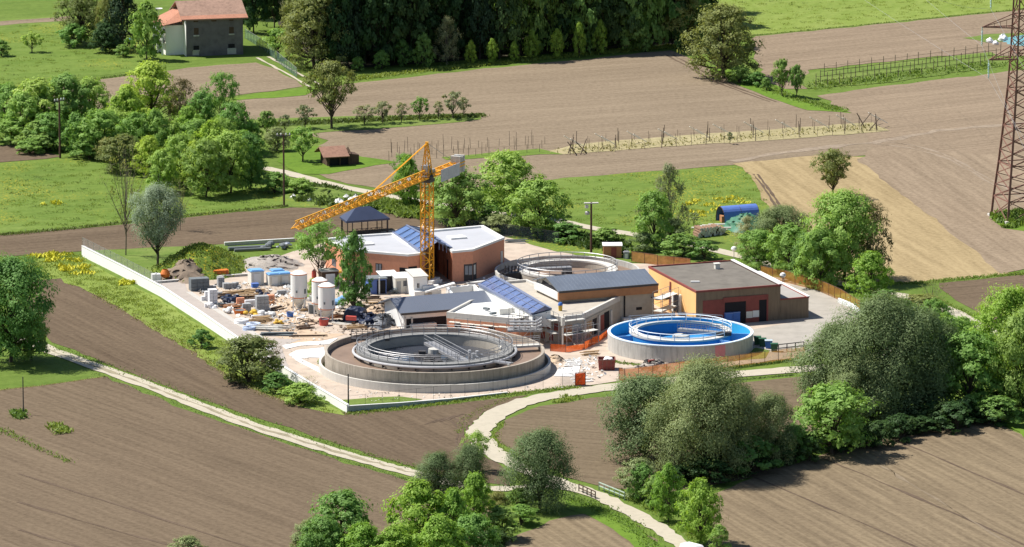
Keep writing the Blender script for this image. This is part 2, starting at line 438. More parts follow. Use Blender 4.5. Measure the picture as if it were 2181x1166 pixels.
sheet('field', [(1482, 1260), (1520, 1110), (1500, 1060), (1620, 1010), (1850, 940), (2110, 893), (2260, 985), (2260, 1260)], .04, m_s4)
sheet('field', [(960, 1260), (1080, 1150), (1170, 1110), (1270, 1092), (1335, 1110), (1400, 1150), (1480, 1260)], .04, m_s4)
sheet('field', [(-60, 507), (170, 488), (400, 464), (620, 443), (720, 447), (800, 452), (930, 468), (1000, 480), (840, 500), (700, 506), (620, 514), (480, 521), (380, 526), (170, 536), (-60, 552)], .04, m_s5)
sheet('field', [(-60, 312), (40, 310), (130, 334), (60, 342), (-60, 352)], .05, m_s5)
sheet('field', [(-60, 196), (110, 184), (300, 159), (400, 145), (545, 134), (590, 148), (645, 185), (510, 203), (380, 225), (-60, 260)], .05, m_s6)
sheet('field', [(-60, 50), (60, 42), (150, 35), (150, 44), (-60, 60)], .05, m_s6)
sheet('field', [(470, 235), (510, 213), (650, 200), (740, 180), (1000, 151), (1200, 131), (1430, 108), (1490, 135), (1560, 172), (1720, 232), (1810, 242), (2260, 225), (2260, 420), (2120, 400), (1860, 330), (1590, 350), (1350, 368), (1130, 386), (1100, 395), (860, 410), (740, 392), (640, 362), (640, 330), (700, 300), (640, 285), (560, 290)], .04, m_s6)
sheet('field', [(1596, 98), (1610, 78), (1900, 50), (2260, 14), (2260, 120), (2000, 120), (1720, 150), (1720, 190), (1640, 190)], .05, m_s7)
sheet('field', [(1740, 205), (1900, 182), (2181, 150), (2260, 142), (2260, 400), (2100, 395), (1860, 320), (1840, 285), (1890, 275), (1860, 258), (1810, 240)], .05, m_s7)
sheet('field', [(1825, 340), (1870, 315), (2100, 330), (2260, 300), (2260, 560), (2130, 584), (1960, 445)], .06, m_s8)
sheet('field', [(1560, 350), (1740, 332), (1850, 336), (1975, 445), (2150, 584), (1935, 603), (1780, 600), (1655, 480), (1600, 375)], .055, m_tan)
sheet('field', [(2000, 604), (2120, 592), (2260, 580), (2260, 660), (2120, 690), (2090, 672), (2035, 640)], .04, m_s5)
sheet('grass_strip', [(1148, 330), (1225, 309), (1500, 286), (1860, 262), (1895, 279), (1700, 296), (1450, 312), (1200, 330)], .08, m_dry)
sheet('grass_strip', [(940, 336), (1150, 318), (1200, 330), (1150, 330), (950, 342)], .08, m_mead)
sheet('grass_strip', [(1690, 172), (1740, 152), (1950, 128), (2110, 112), (2150, 130), (2140, 141), (1900, 176), (1720, 190)], .08, m_rough)
sheet('grass_strip', [(1560, 150), (1600, 160), (1700, 205), (1810, 236), (1790, 240), (1720, 236), (1640, 210), (1560, 176), (1500, 140)], .08, m_lawn)
sheet('grass_strip', [(490, 212), (560, 198), (680, 188), (650, 204), (510, 214)], .08, m_lawn)
sheet('grass_strip', [(590, 345), (600, 320), (680, 312), (770, 335), (850, 347), (800, 353), (700, 372), (640, 372)], .08, m_lawn)
sheet('grass_strip', [(520, 256), (700, 250), (1020, 243), (1025, 255), (900, 268), (700, 282), (560, 296)], .08, m_rough)
sheet('grass_strip', [(2108, 462), (2140, 452), (2260, 452), (2260, 490), (2200, 496), (2140, 488)], .08, m_lawn)
sheet('grass_strip', [(2050, 82), (2100, 74), (2260, 70), (2260, 84), (2100, 92)], .08, m_rough)
sheet('grass_strip', [(2110, 890), (2130, 890), (2260, 955), (2260, 985), (2150, 912)], .08, m_lawn)
for pts in ([(548, 124), (600, 152), (660, 186)], [(572, 122), (625, 152), (690, 186)]):
    strip('wheel_track', pts, .55, .09, m_path)
strip('path', [(40, 722), (110, 748), (240, 795), (330, 828), (420, 864), (520, 901), (620, 934), (720, 965), (820, 993), (900, 1014), (1000, 1038), (1090, 1042), (1160, 1036), (1225, 1042)], 2.7, .09, m_path, jit=.13)
strip('path_crown', [(110, 748), (240, 795), (330, 828), (420, 864), (520, 901), (620, 934), (720, 965), (820, 993), (900, 1014)], .5, .11, m_pathmid, jit=.2)
strip('road', [(1560, 1230), (1450, 1160), (1395, 1122), (1325, 1082), (1260, 1052), (1200, 1032), (1130, 1006), (1070, 978), (1035, 950), (1020, 925), (1035, 900), (1075, 874), (1140, 852), (1240, 834), (1340, 822), (1440, 810), (1560, 799), (1700, 788), (1830, 775), (1960, 730)], [2.6, 2.6, 2.6, 2.6, 2.7, 2.8, 2.9, 3.0, 3.2, 3.3, 3.5, 3.6, 3.7, 3.8, 3.9, 3.9, 3.9, 3.9, 3.9, 3.9], .10, m_path, jit=.18)
strip('path', [(560, 358), (620, 372), (700, 393), (790, 411), (880, 427), (960, 441), (1080, 458), (1180, 470), (1260, 487), (1330, 497), (1450, 517), (1580, 548), (1760, 598), (1900, 627), (1990, 650), (2060, 680), (2130, 720)], 2.6, .09, m_path, jit=.13)
sheet('forest_floor', [(690, 150), (760, 146), (1000, 128), (1200, 112), (1440, 94), (1480, 40), (1500, -160), (560, -160), (600, 60)], .05, M('shade dark forest litter', (.05, .045, .025), 1, .3, .6, .4))  # litter colour also holds the darkness of the unlit forest interior
m_rut = soil('wheel rut soil', alb(112, 96, 82), alb(130, 113, 97), (0, 930), (560, 1140)); m_rutl = soil('pale wheel rut soil', alb(168, 151, 132), alb(188, 171, 151), (0, 930), (560, 1140))
for k in range(4): strip('wheel_track', [(905 + 16 * k, 905 - 3 * k), (948 + 14 * k, 893 - 3 * k), (975 + 10 * k, 915), (972 + 9 * k, 945), (985 + 9 * k, 975), (1010 + 9 * k, 1000)], .35, .07 + .003 * k, m_rut, jit=.06)
for k in range(2): strip('wheel_track', [(1860, 300 + 7 * k), (1950, 312 + 7 * k), (2030, 338 + 7 * k), (2110, 384 + 7 * k), (2230, 440 + 7 * k)], .5, .075, m_rutl, jit=.2)
strip('wheel_track', [(1560, 345), (1700, 322), (1860, 304), (2000, 280), (2200, 262)], 1.6, .071, m_rutl, jit=.5)
for k in range(2): strip('wheel_track', [(1418 + 14 * k, 118), (1470 + 14 * k, 145), (1530 + 14 * k, 178), (1640 + 14 * k, 218)], .4, .07, m_rut, jit=.1)
for k in range(2): strip('wheel_track', [(1604 + 9 * k, 372), (1628 + 9 * k, 402), (1652 + 9 * k, 440), (1672 + 9 * k, 470)], .4, .078, m_rut, jit=.1)
for k in range(3): strip('wheel_track', [(40, 1010 + 60 * k), (260, 1080 + 55 * k), (560, 1175 + 40 * k)], .45, .07, m_rut, jit=.12)
for k in range(3): strip('wheel_track', [(1600 + 150 * k, 1015 - 40 * k), (1800 + 150 * k, 1100 - 40 * k), (2050 + 150 * k, 1210 - 40 * k)], .4, .07, m_rut, jit=.1)
strip('furrow_edge', [(1862, 985), (1960, 1045), (2181, 1176)], .35, .072, soil('pale furrow', alb(152, 136, 115), alb(168, 152, 129), (1862, 985), (2181, 1176)), jit=.25)
# construction yard
sheet('yard', [(330, 604), (400, 596), (520, 562), (620, 538), (720, 508), (900, 482), (1075, 500), (1190, 525), (1340, 562), (1560, 568), (1690, 602), (1835, 668), (1730, 760), (1500, 786), (1320, 812), (1240, 824), (950, 850), (741, 874), (520, 735), (345, 615)], .05, m_yard)
sheet('yard_track', [(585, 632), (640, 640), (640, 700), (700, 712), (740, 712), (640, 740), (580, 715), (600, 690)], .07, m_yard2, jit=.6)
sheet('asphalt', [(316, 604), (392, 600), (402, 624), (470, 668), (556, 722), (640, 724), (600, 742), (618, 792), (690, 838), (733, 866), (640, 812), (520, 733)], .09, m_asph, jit=.1)
sheet('court', [(1470, 690), (1590, 705), (1724, 682), (1700, 640), (1682, 606), (1760, 624), (1832, 662), (1832, 700), (1725, 752), (1610, 775), (1470, 720)], .08, m_court, jit=.1)
sheet('grass_strip', [(690, 855), (850, 846), (900, 852), (745, 872)], .10, m_rough)
sheet('grass_strip', [(180, 536), (480, 521), (520, 555), (400, 590), (330, 603)], .06, m_rough)
sheet('grass_strip', [(1076, 506), (1120, 500), (1330, 528), (1420, 560), (1300, 560), (1160, 530)], .07, m_mead)
sheet('grass_strip', [(1610, 742), (1640, 748), (1630, 765), (1560, 770)], .10, m_rough)
mb = MB()                                                                  # kerb along the site road
q = [P(*p) for p in ((402, 624), (470, 668), (556, 722))]
for a, b in zip(q, q[1:]): mb.beam(a + Vector((0, 0, .07)), b + Vector((0, 0, .07)), .9, .2)
mb.build('kerb', m_curb, kind='structure')

L_ver = leaf_mat('verge blades', (.15, .24, .035), (.24, .33, .065), .4)
L_dry = leaf_mat('dry blades', (.30, .27, .10), (.40, .34, .14), .3)
L_dk = leaf_mat('dark verge blades', (.075, .125, .026), (.12, .18, .04), .35)
L_fl = leaf_mat('yellow flower heads', (.50, .50, .02), (.60, .60, .06), .1)
line_tufts('verge_grass', [(120, 742), (330, 816), (520, 888), (720, 952), (900, 1002), (1000, 1022)], 1.3, 2600, 0.22, L_ver, 'rough green verge along the upper edge of the white path')
line_tufts('verge_grass', [(200, 796), (420, 878), (620, 946), (800, 1002), (880, 1026)], .8, 1500, 0.15, L_dk, 'thin dark verge along the lower edge of the white path')
line_tufts('verge_grass', [(740, 882), (850, 872), (960, 858), (1080, 842), (1230, 826)], 1.1, 2600, 0.28, L_ver, 'grass verge at the foot of the low front wall')
line_tufts('verge_grass', [(976, 925), (992, 896), (1040, 866), (1110, 842), (1200, 826)], .8, 700, 0.19, L_ver, 'grass verge on the outer side of the road bend')
line_tufts('verge_grass', [(1120, 988), (1078, 962), (1054, 930), (1070, 902)], .7, 700, 0.22, L_ver, 'grass verge on the inner side of the road bend')
line_tufts('verge_grass', [(1215, 1062), (1280, 1086), (1345, 1124), (1400, 1172)], 1.6, 1800, 0.25, L_ver, 'bright grass verge below the road near the railings')
line_tufts('verge_grass', [(1310, 1046), (1400, 1094), (1480, 1150)], .9, 1100, 0.25, L_ver, 'grass verge above the road under the bright young trees')
line_tufts('verge_grass', [(1400, 826), (1560, 812), (1690, 800)], .5, 900, 0.19, L_dk, 'thin verge along the lower side of the road past the willow')
line_tufts('verge_grass', [(1325, 812), (1500, 792), (1700, 768)], .6, 1500, 0.28, L_ver, 'rough grass at the foot of the orange net fence')
line_tufts('verge_grass', [(0, 502), (170, 486), (400, 461), (610, 440)], .9, 2400, 0.31, L_dk, 'dark rough edge of the left meadow')
line_tufts('verge_grass', [(0, 193), (110, 182), (300, 157)], .9, 1200, 0.31, L_dk, 'dark rough edge of the meadow by the house')
line_tufts('verge_grass', [(520, 272), (700, 262), (850, 255), (1020, 248)], 1.6, 5200, 0.50, L_dk, 'dark grassy bank under the row of small orchard trees')
line_tufts('verge_grass', [(1520, 155), (1600, 176), (1700, 212), (1790, 236)], 1.6, 2600, 0.37, L_ver, 'bright grassy bank running down from the big walnut')
line_tufts('verge_grass', [(740, 172), (900, 152), (1100, 132), (1300, 112), (1440, 100)], 1.8, 4200, 0.43, L_ver, 'green bank along the forest edge')
line_tufts('verge_grass', [(1600, 77), (1800, 58), (2000, 38), (2181, 20)], .5, 1300, 0.22, L_dk, 'dark edge of the upper right meadow')
line_tufts('verge_grass', [(1800, 604), (1935, 605), (2060, 594), (2181, 584)], 1.0, 1500, 0.31, L_ver, 'green verge between the stubble and the right field')
line_tufts('verge_grass', [(1995, 640), (2060, 668), (2130, 705)], .8, 700, 0.25, L_ver, 'green verge beside the right path')
line_tufts('verge_grass', [(0, 832), (110, 820), (225, 803)], .4, 700, 0.15, L_dry, 'dry edge between the lower left lawn and field')
tufts('verge_grass', [(185, 562), (330, 642), (508, 752), (628, 834), (725, 884), (640, 866), (480, 795), (300, 682), (205, 628), (130, 592), (40, 600), (40, 552), (170, 538)], 15000, .24, L_ver, 'thick green verge on the outer side of the white site wall')
line_tufts('verge_grass', [(205, 630), (300, 684), (400, 740), (480, 797), (560, 840), (650, 866)], .9, 1500, 0.25, L_dry, 'dry grass fringe between the wall verge and the field')
for pts, n in (([(60, 545), (130, 540), (180, 565), (205, 592), (170, 592), (110, 570)], 900), ([(255, 598), (280, 604), (265, 612)], 220), ([(90, 435), (130, 432), (125, 444), (95, 444)], 90)):
    tufts('flower_patch', pts, n, .5, L_fl, 'yellow wild flowers in the grass ' + ('outside the white wall end' if n > 800 else 'beside the white wall' if n == 220 else 'in the left meadow'), 'flowers')
tufts('flower_patch', [(1470, 430), (1560, 420), (1615, 430), (1610, 438), (1500, 462), (1450, 462)], 500, .4, L_fl, 'yellow wild flowers behind the blue tarpaulin shelter', 'flowers')
for pts, n, lb in (([(100, 906), (150, 912), (150, 928), (115, 926)], 260, 'small green tuft alone in the dark lower left field'), ([(25, 880), (60, 880), (60, 895), (35, 892)], 200, 'green tuft at the foot of the thin field pole')):
    tufts('weed_tuft', pts, n, .6, L_ver, lb, 'weeds')
line_tufts('weed_tuft', [(0, 915), (40, 935), (90, 960), (150, 985)], .9, 420, 0.31, L_ver, 'ragged line of green weeds in the lower left field', 'weeds')
tufts('weed_tuft', [(1190, 848), (1240, 842), (1230, 856), (1185, 858)], 260, .4, L_ver, 'small green tuft below the road opposite the orange panel', 'weeds')
tufts('weed_tuft', [(2110, 462), (2150, 455), (2230, 455), (2230, 488), (2140, 486)], 1500, .8, L_ver, 'bright green growth round the feet of the lattice pylon', 'weeds')
line_tufts('weed_tuft', [(683, 770), (700, 800), (760, 815), (800, 822)], .5, 900, 0.31, L_ver, 'weeds growing between the two walls of the big round tank', 'weeds')
line_tufts('weed_tuft', [(1296, 768), (1330, 776), (1380, 780)], .7, 500, 0.25, L_ver, 'weeds at the foot of the blue lined tank', 'weeds')

sheet('grass_strip', [(160, 548), (345, 640), (520, 754), (640, 836), (735, 886), (640, 868), (480, 797), (300, 684), (205, 630), (130, 594), (40, 604), (30, 556)], .062, m_mead2)
for pts, n, lb in (([(0, 360), (140, 345), (300, 360), (420, 410), (590, 400), (600, 438), (400, 458), (170, 484), (0, 500)], 7000, 'uneven tussocks over the left meadow'), ([(1140, 392), (1350, 374), (1585, 358), (1635, 440), (1640, 500), (1330, 490), (1180, 462)], 5000, 'uneven tussocks over the middle meadow'), ([(0, 60), (150, 45), (260, 60), (330, 125), (280, 146), (100, 175), (0, 188)], 4000, 'uneven tussocks over the upper left meadow'), ([(1520, 0), (2181, 0), (2181, 14), (1610, 72)], 4500, 'uneven tussocks over the upper right meadow')):
    tufts('meadow_tussocks', pts, n, .2, L_ver, lb, clump=True)
    tufts('meadow_tussocks', pts, n // 6, .18, L_dk, 'darker ' + lb, clump=True)


sheet('grass_strip', [(1205, 1066), (1245, 1070), (1300, 1088), (1350, 1116), (1410, 1160), (1470, 1230), (1425, 1230), (1370, 1180), (1305, 1128), (1250, 1098), (1205, 1084)], .062, m_lawn)
# ------------------------------------------------------------------ trees
m_bark = M('bark', (.075, .06, .045), .95, .3, 3, .5)
m_barkl = M('pale bark', (.17, .14, .11), .95, .3, 3, .5)
LM = {
    'bright': leaf_mat('bright leaves', (.245, .43, .085), (.35, .54, .14), .44),
    'green': leaf_mat('green leaves', (.175, .335, .075), (.265, .44, .115), .42),
    'willow': leaf_mat('willow leaves', (.165, .235, .09), (.29, .37, .165), .34),
    'olive': leaf_mat('young walnut leaves', (.205, .25, .07), (.31, .345, .115), .42),
    'dark': leaf_mat('shade toned leaves', (.04, .095, .028), (.07, .145, .04), .32),  # leaf colour darkened to carry the deep shade of the forest front
    'conifer': leaf_mat('conifer needles', (.02, .05, .022), (.04, .08, .035), .15),
    'lime': leaf_mat('lime leaves', (.265, .45, .06), (.37, .56, .10), .44),
    'brown': leaf_mat('brownish young leaves', (.17, .145, .06), (.25, .21, .10), .4),
    'silver': leaf_mat('silvery leaves', (.25, .33, .22), (.36, .45, .32), .4),
    'pale': leaf_mat('pale leaves', (.25, .29, .14), (.36, .39, .22), .42),
}
def unit(n):
    v = rng.normal(size=(n, 3)); return v / np.linalg.norm(v, axis=1, keepdims=True)
def lobes_for(shape, k):
    out = []
    P_ = {'broad': (.07, .98, .42, 1.0), 'round': (.34, .98, .66, 1.0), 'dome': (.07, .96, .46, .9), 'bush': (.05, .95, .35, 1.0), 'column': (.07, .99, .36, 1.0)}
    for i in range(k):
        a = i * 2.39996 + random.random() * .7
        if shape == 'cone':
            t = (i + random.random() * .8) / k; z = .1 + .84 * t; rr = .33 * (1 - t) + .02
            out.append((np.array([rr * math.cos(a), rr * math.sin(a), z]), .16 * (1 - .7 * t))); continue
        z0, z1, zm, pw = P_[shape]; t = ((i + .5) / k) ** (.85 if shape != 'bush' else .7); z = z0 + (z1 - z0) * t + random.gauss(0, .02)
        q = (z - zm) / ((z1 - zm) if z > zm else (zm - z0)); q = min(1, abs(q))
        R = math.sqrt(max(0, 1 - q * q)) if z < zm else (1 - q ** 2.0) ** (.62 if shape != 'column' else .95)
        if shape in ('bush', 'dome', 'broad') and z < zm: R = .62 + .38 * R
        lr = random.uniform(.095, .15) * (1.1 if shape == 'bush' else 1.3 if k in (25, 43) else 1)
        rr = max(0, .40 * R - lr * .3) * random.uniform(.72, 1.12)
        if i % 4 == 3: rr *= .45
        out.append((np.array([rr * math.cos(a), rr * math.sin(a), min(z, z1 - lr * .6)]), lr))
    return out
def crown_mesh(name, shape, n, ls, m, k=14, fill=.25, droop=0.0, sparse=1.0):
    lob = lobes_for(shape, k); C, Nn = [], []
    per = max(1, n // len(lob)); cl = max(4, int(per / 12))
    for c, r in lob:
        u = unit(cl); u[:, 2] = np.where(rng.random(cl) < .8, np.abs(u[:, 2]), u[:, 2])
        rad = r * (1 - fill * rng.random((cl, 1)) ** 1.5) * (1 + .12 * rng.normal(size=(cl, 1)))
        cc = c + u * rad
        i = rng.integers(0, cl, per)
        off = rng.normal(size=(per, 3)) * r * .17
        if droop: off[:, 2] -= np.abs(rng.normal(size=per)) * droop * (.4 + rng.random(per))
        C.append(cc[i] + off)
        out = c - np.array([0, 0, .35]); out = out / (np.linalg.norm(out) + 1e-6)
        nn = u[i] * 1.1 + out * .35 + unit(per) * .42 + np.array([0, 0, .2]); Nn.append(nn / np.linalg.norm(nn, axis=1, keepdims=True))
    C, Nn = np.vstack(C), np.vstack(Nn)
    ok = (C[:, 2] > .012) & (rng.random(len(C)) < sparse); C, Nn = C[ok], Nn[ok]
    sz = ls * (.6 + .8 * rng.random(len(C))); T = None; asp = .62
    if droop:
        asp = .5
    zt = np.percentile(C[:, 2], 99.5)
    s = .5 / max(np.percentile(np.hypot(C[:, 0], C[:, 1]), 96.5), 1e-3)
    C[:, :2] *= s; C[:, 2] /= zt
    return quads_mesh(name, C, Nn, sz, asp, m, T), lob, s, zt
def trunk_mesh(name, lob, s, zt, m, r=.022, multi=1, top=.62, twigs=0):
    mb = MB()
    for k in range(multi):
        a = k * 6.28 / max(1, multi) + random.random(); lean = .0 if multi == 1 else .16
        pts = [Vector((math.cos(a) * lean * t * .6 + random.gauss(0, .01), math.sin(a) * lean * t * .6 + random.gauss(0, .01), t * top)) for t in (0, .25, .5, .75, 1)]
        pts[0].z = -.01
        for i in range(4): mb.tube(pts[i], pts[i + 1], r * (1 - .18 * i) / (1 + .25 * (multi - 1)), r * (1 - .18 * (i + 1)) / (1 + .25 * (multi - 1)), 6)
        for c, rr in lob[k::multi]:
            t = min(.95, max(.25, (c[2] / zt) * .6)); b = pts[0].lerp(pts[4], t); e = Vector((c[0] * s, c[1] * s, min(.95, c[2] / zt)))
            mid = b.lerp(e, .5) + Vector((0, 0, -.02)); mb.tube(b, mid, r * .42, r * .3, 4); mb.tube(mid, e, r * .3, r * .1, 4)
            for q in range(twigs):
                u = unit(1)[0] * .16; u[2] = abs(u[2]); st = mid.lerp(e, random.random()); mb.tube(st, st + Vector(u), r * .16, r * .05, 3)
    me = bpy.data.meshes.new(name); me.from_pydata([tuple(v) for v in mb.v], [], mb.f); me.materials.append(m); me.update(); return me
KINDS = {   # shape, leaves, leaf size, material, lobes, fill, droop, keep, trunk args, variants, object name
    'bright': ('broad', 9500, .021, 'bright', 34, .3, 0, 1, dict(), 3, 'broadleaf_tree'),
    'green': ('broad', 9500, .021, 'green', 34, .3, 0, 1, dict(), 3, 'broadleaf_tree'),
    'lime': ('column', 10500, .02, 'lime', 36, .3, 0, 1, dict(), 3, 'broadleaf_tree'),
    'col': ('column', 6500, .024, 'bright', 26, .3, 0, 1, dict(), 3, 'columnar_tree'),
    'colg': ('column', 6500, .024, 'green', 26, .3, 0, 1, dict(), 2, 'columnar_tree'),
    'big': ('broad', 26000, .013, 'bright', 60, .3, 0, 1, dict(), 2, 'broadleaf_tree'),
    'biglime': ('dome', 24000, .0135, 'lime', 60, .3, 0, 1, dict(), 1, 'broadleaf_tree'),
    'biggreen': ('dome', 24000, .0135, 'green', 60, .3, 0, 1, dict(), 2, 'broadleaf_tree'),
    'willow': ('dome', 36000, .0115, 'willow', 25, .22, .04, 1, dict(multi=3, top=.5), 3, 'willow_tree'),
    'willowbig': ('dome', 72000, .0085, 'willow', 43, .22, .035, 1, dict(multi=4, top=.5), 2, 'willow_tree'),
    'willowr': ('broad', 36000, .011, 'willow', 43, .25, .035, 1, dict(multi=2), 1, 'willow_tree'),
    'willowt': ('round', 24000, .0125, 'silver', 46, .3, .03, 1, dict(multi=1), 1, 'willow_tree'),
    'olive': ('broad', 13000, .0155, 'olive', 44, .35, 0, .9, dict(r=.028, twigs=1), 3, 'walnut_tree'),
    'oliver': ('round', 7500, .019, 'olive', 30, .35, 0, .85, dict(r=.026, twigs=1), 2, 'walnut_tree'),
    'loose': ('round', 5600, .02, 'bright', 26, .4, 0, .8, dict(r=.016, multi=3, top=.55, twigs=1), 2, 'broadleaf_tree'),
    'pale': ('column', 6500, .017, 'pale', 28, .5, .03, .85, dict(r=.016, multi=2, twigs=1), 2, 'slender_tree'),
    'brown': ('broad', 5200, .016, 'brown', 30, .5, 0, .75, dict(r=.02, multi=2, twigs=2), 2, 'sparse_tree'),
    'sparse': ('round', 900, .013, 'olive', 24, .6, 0, .6, dict(r=.013, top=.7, twigs=5), 1, 'sparse_tree'),
    'dark': ('broad', 9500, .022, 'dark', 32, .3, 0, 1, dict(), 2, 'forest_tree'),
    'fir': ('cone', 8500, .021, 'conifer', 40, .4, .03, 1, dict(top=.9), 2, 'conifer_tree'),
    'shrub': ('bush', 4200, .03, 'green', 18, .3, 0, 1, dict(r=.03, multi=3, top=.4), 3, 'shrub'),
    'shrub_shade': ('bush', 4200, .03, 'dark', 18, .3, 0, 1, dict(r=.03, multi=3, top=.4), 2, 'shrub'),
    'shrubb': ('bush', 4200, .03, 'bright', 18, .3, 0, 1, dict(r=.03, multi=3, top=.4), 2, 'shrub'),
    'shrubo': ('bush', 7500, .021, 'olive', 24, .35, 0, 1, dict(r=.03, multi=3, top=.4), 2, 'shrub'),
    'shrubw': ('bush', 6500, .023, 'willow', 22, .35, .03, 1, dict(r=.03, multi=3, top=.4), 2, 'shrub'),
    'round': ('round', 5000, .029, 'green', 20, .25, 0, 1, dict(r=.03), 1, 'small_tree'),
    'orch': ('round', 2000, .03, 'pale', 14, .4, 0, .85, dict(r=.03, twigs=1), 2, 'small_tree'),
    'orchg': ('round', 2600, .031, 'bright', 14, .4, 0, .9, dict(r=.03, twigs=1), 2, 'small_tree'),
}
WF = {'sparse': 1.0, 'loose': 1.0, 'willowbig': 1.04, 'willow': 1.08, 'willowr': 1.04, 'oliver': 1.0, 'round': 1.0, 'col': 1.3, 'bright': 1.24, 'lime': 1.2, 'green': 1.2, 'big': 1.1}
PROTO, NEXT = {}, {}
def tree(kind, px, py, wpx, hpx, label, group=None, rot=None, cat=None):
    sh, n, ls, mt, k, fill, droop, keep, ta, nv, nm = KINDS[kind]
    i = NEXT.get(kind, 0); NEXT[kind] = i + 1; key = (kind, i % nv)
    if key not in PROTO:
        cm, lob, s, zt = crown_mesh('crown', sh, n, ls, LM[mt], k, fill, droop, keep)
        PROTO[key] = (trunk_mesh('trunk', lob, s, zt, m_barkl if kind in ('pale', 'brown', 'sparse') else m_bark, **ta), cm)
    tm, cm = PROTO[key]; b = P(px, py); sc = scale_at(b)
    w, h = wpx / sc * WF.get(kind, 1.14), hpx / sc / .97
    e = thing(nm, b, label, cat or ('shrub' if nm == 'shrub' else 'tree'), group)
    e.rotation_euler = (0, 0, random.random() * 6.28 if rot is None else rot); e.scale = (w, w, h)
    for q, me in (('trunk', tm), ('crown', cm)):
        o = bpy.data.objects.new(q, me); COL.objects.link(o); o.parent = e
    return e
G_L = 'trees of the left grove'
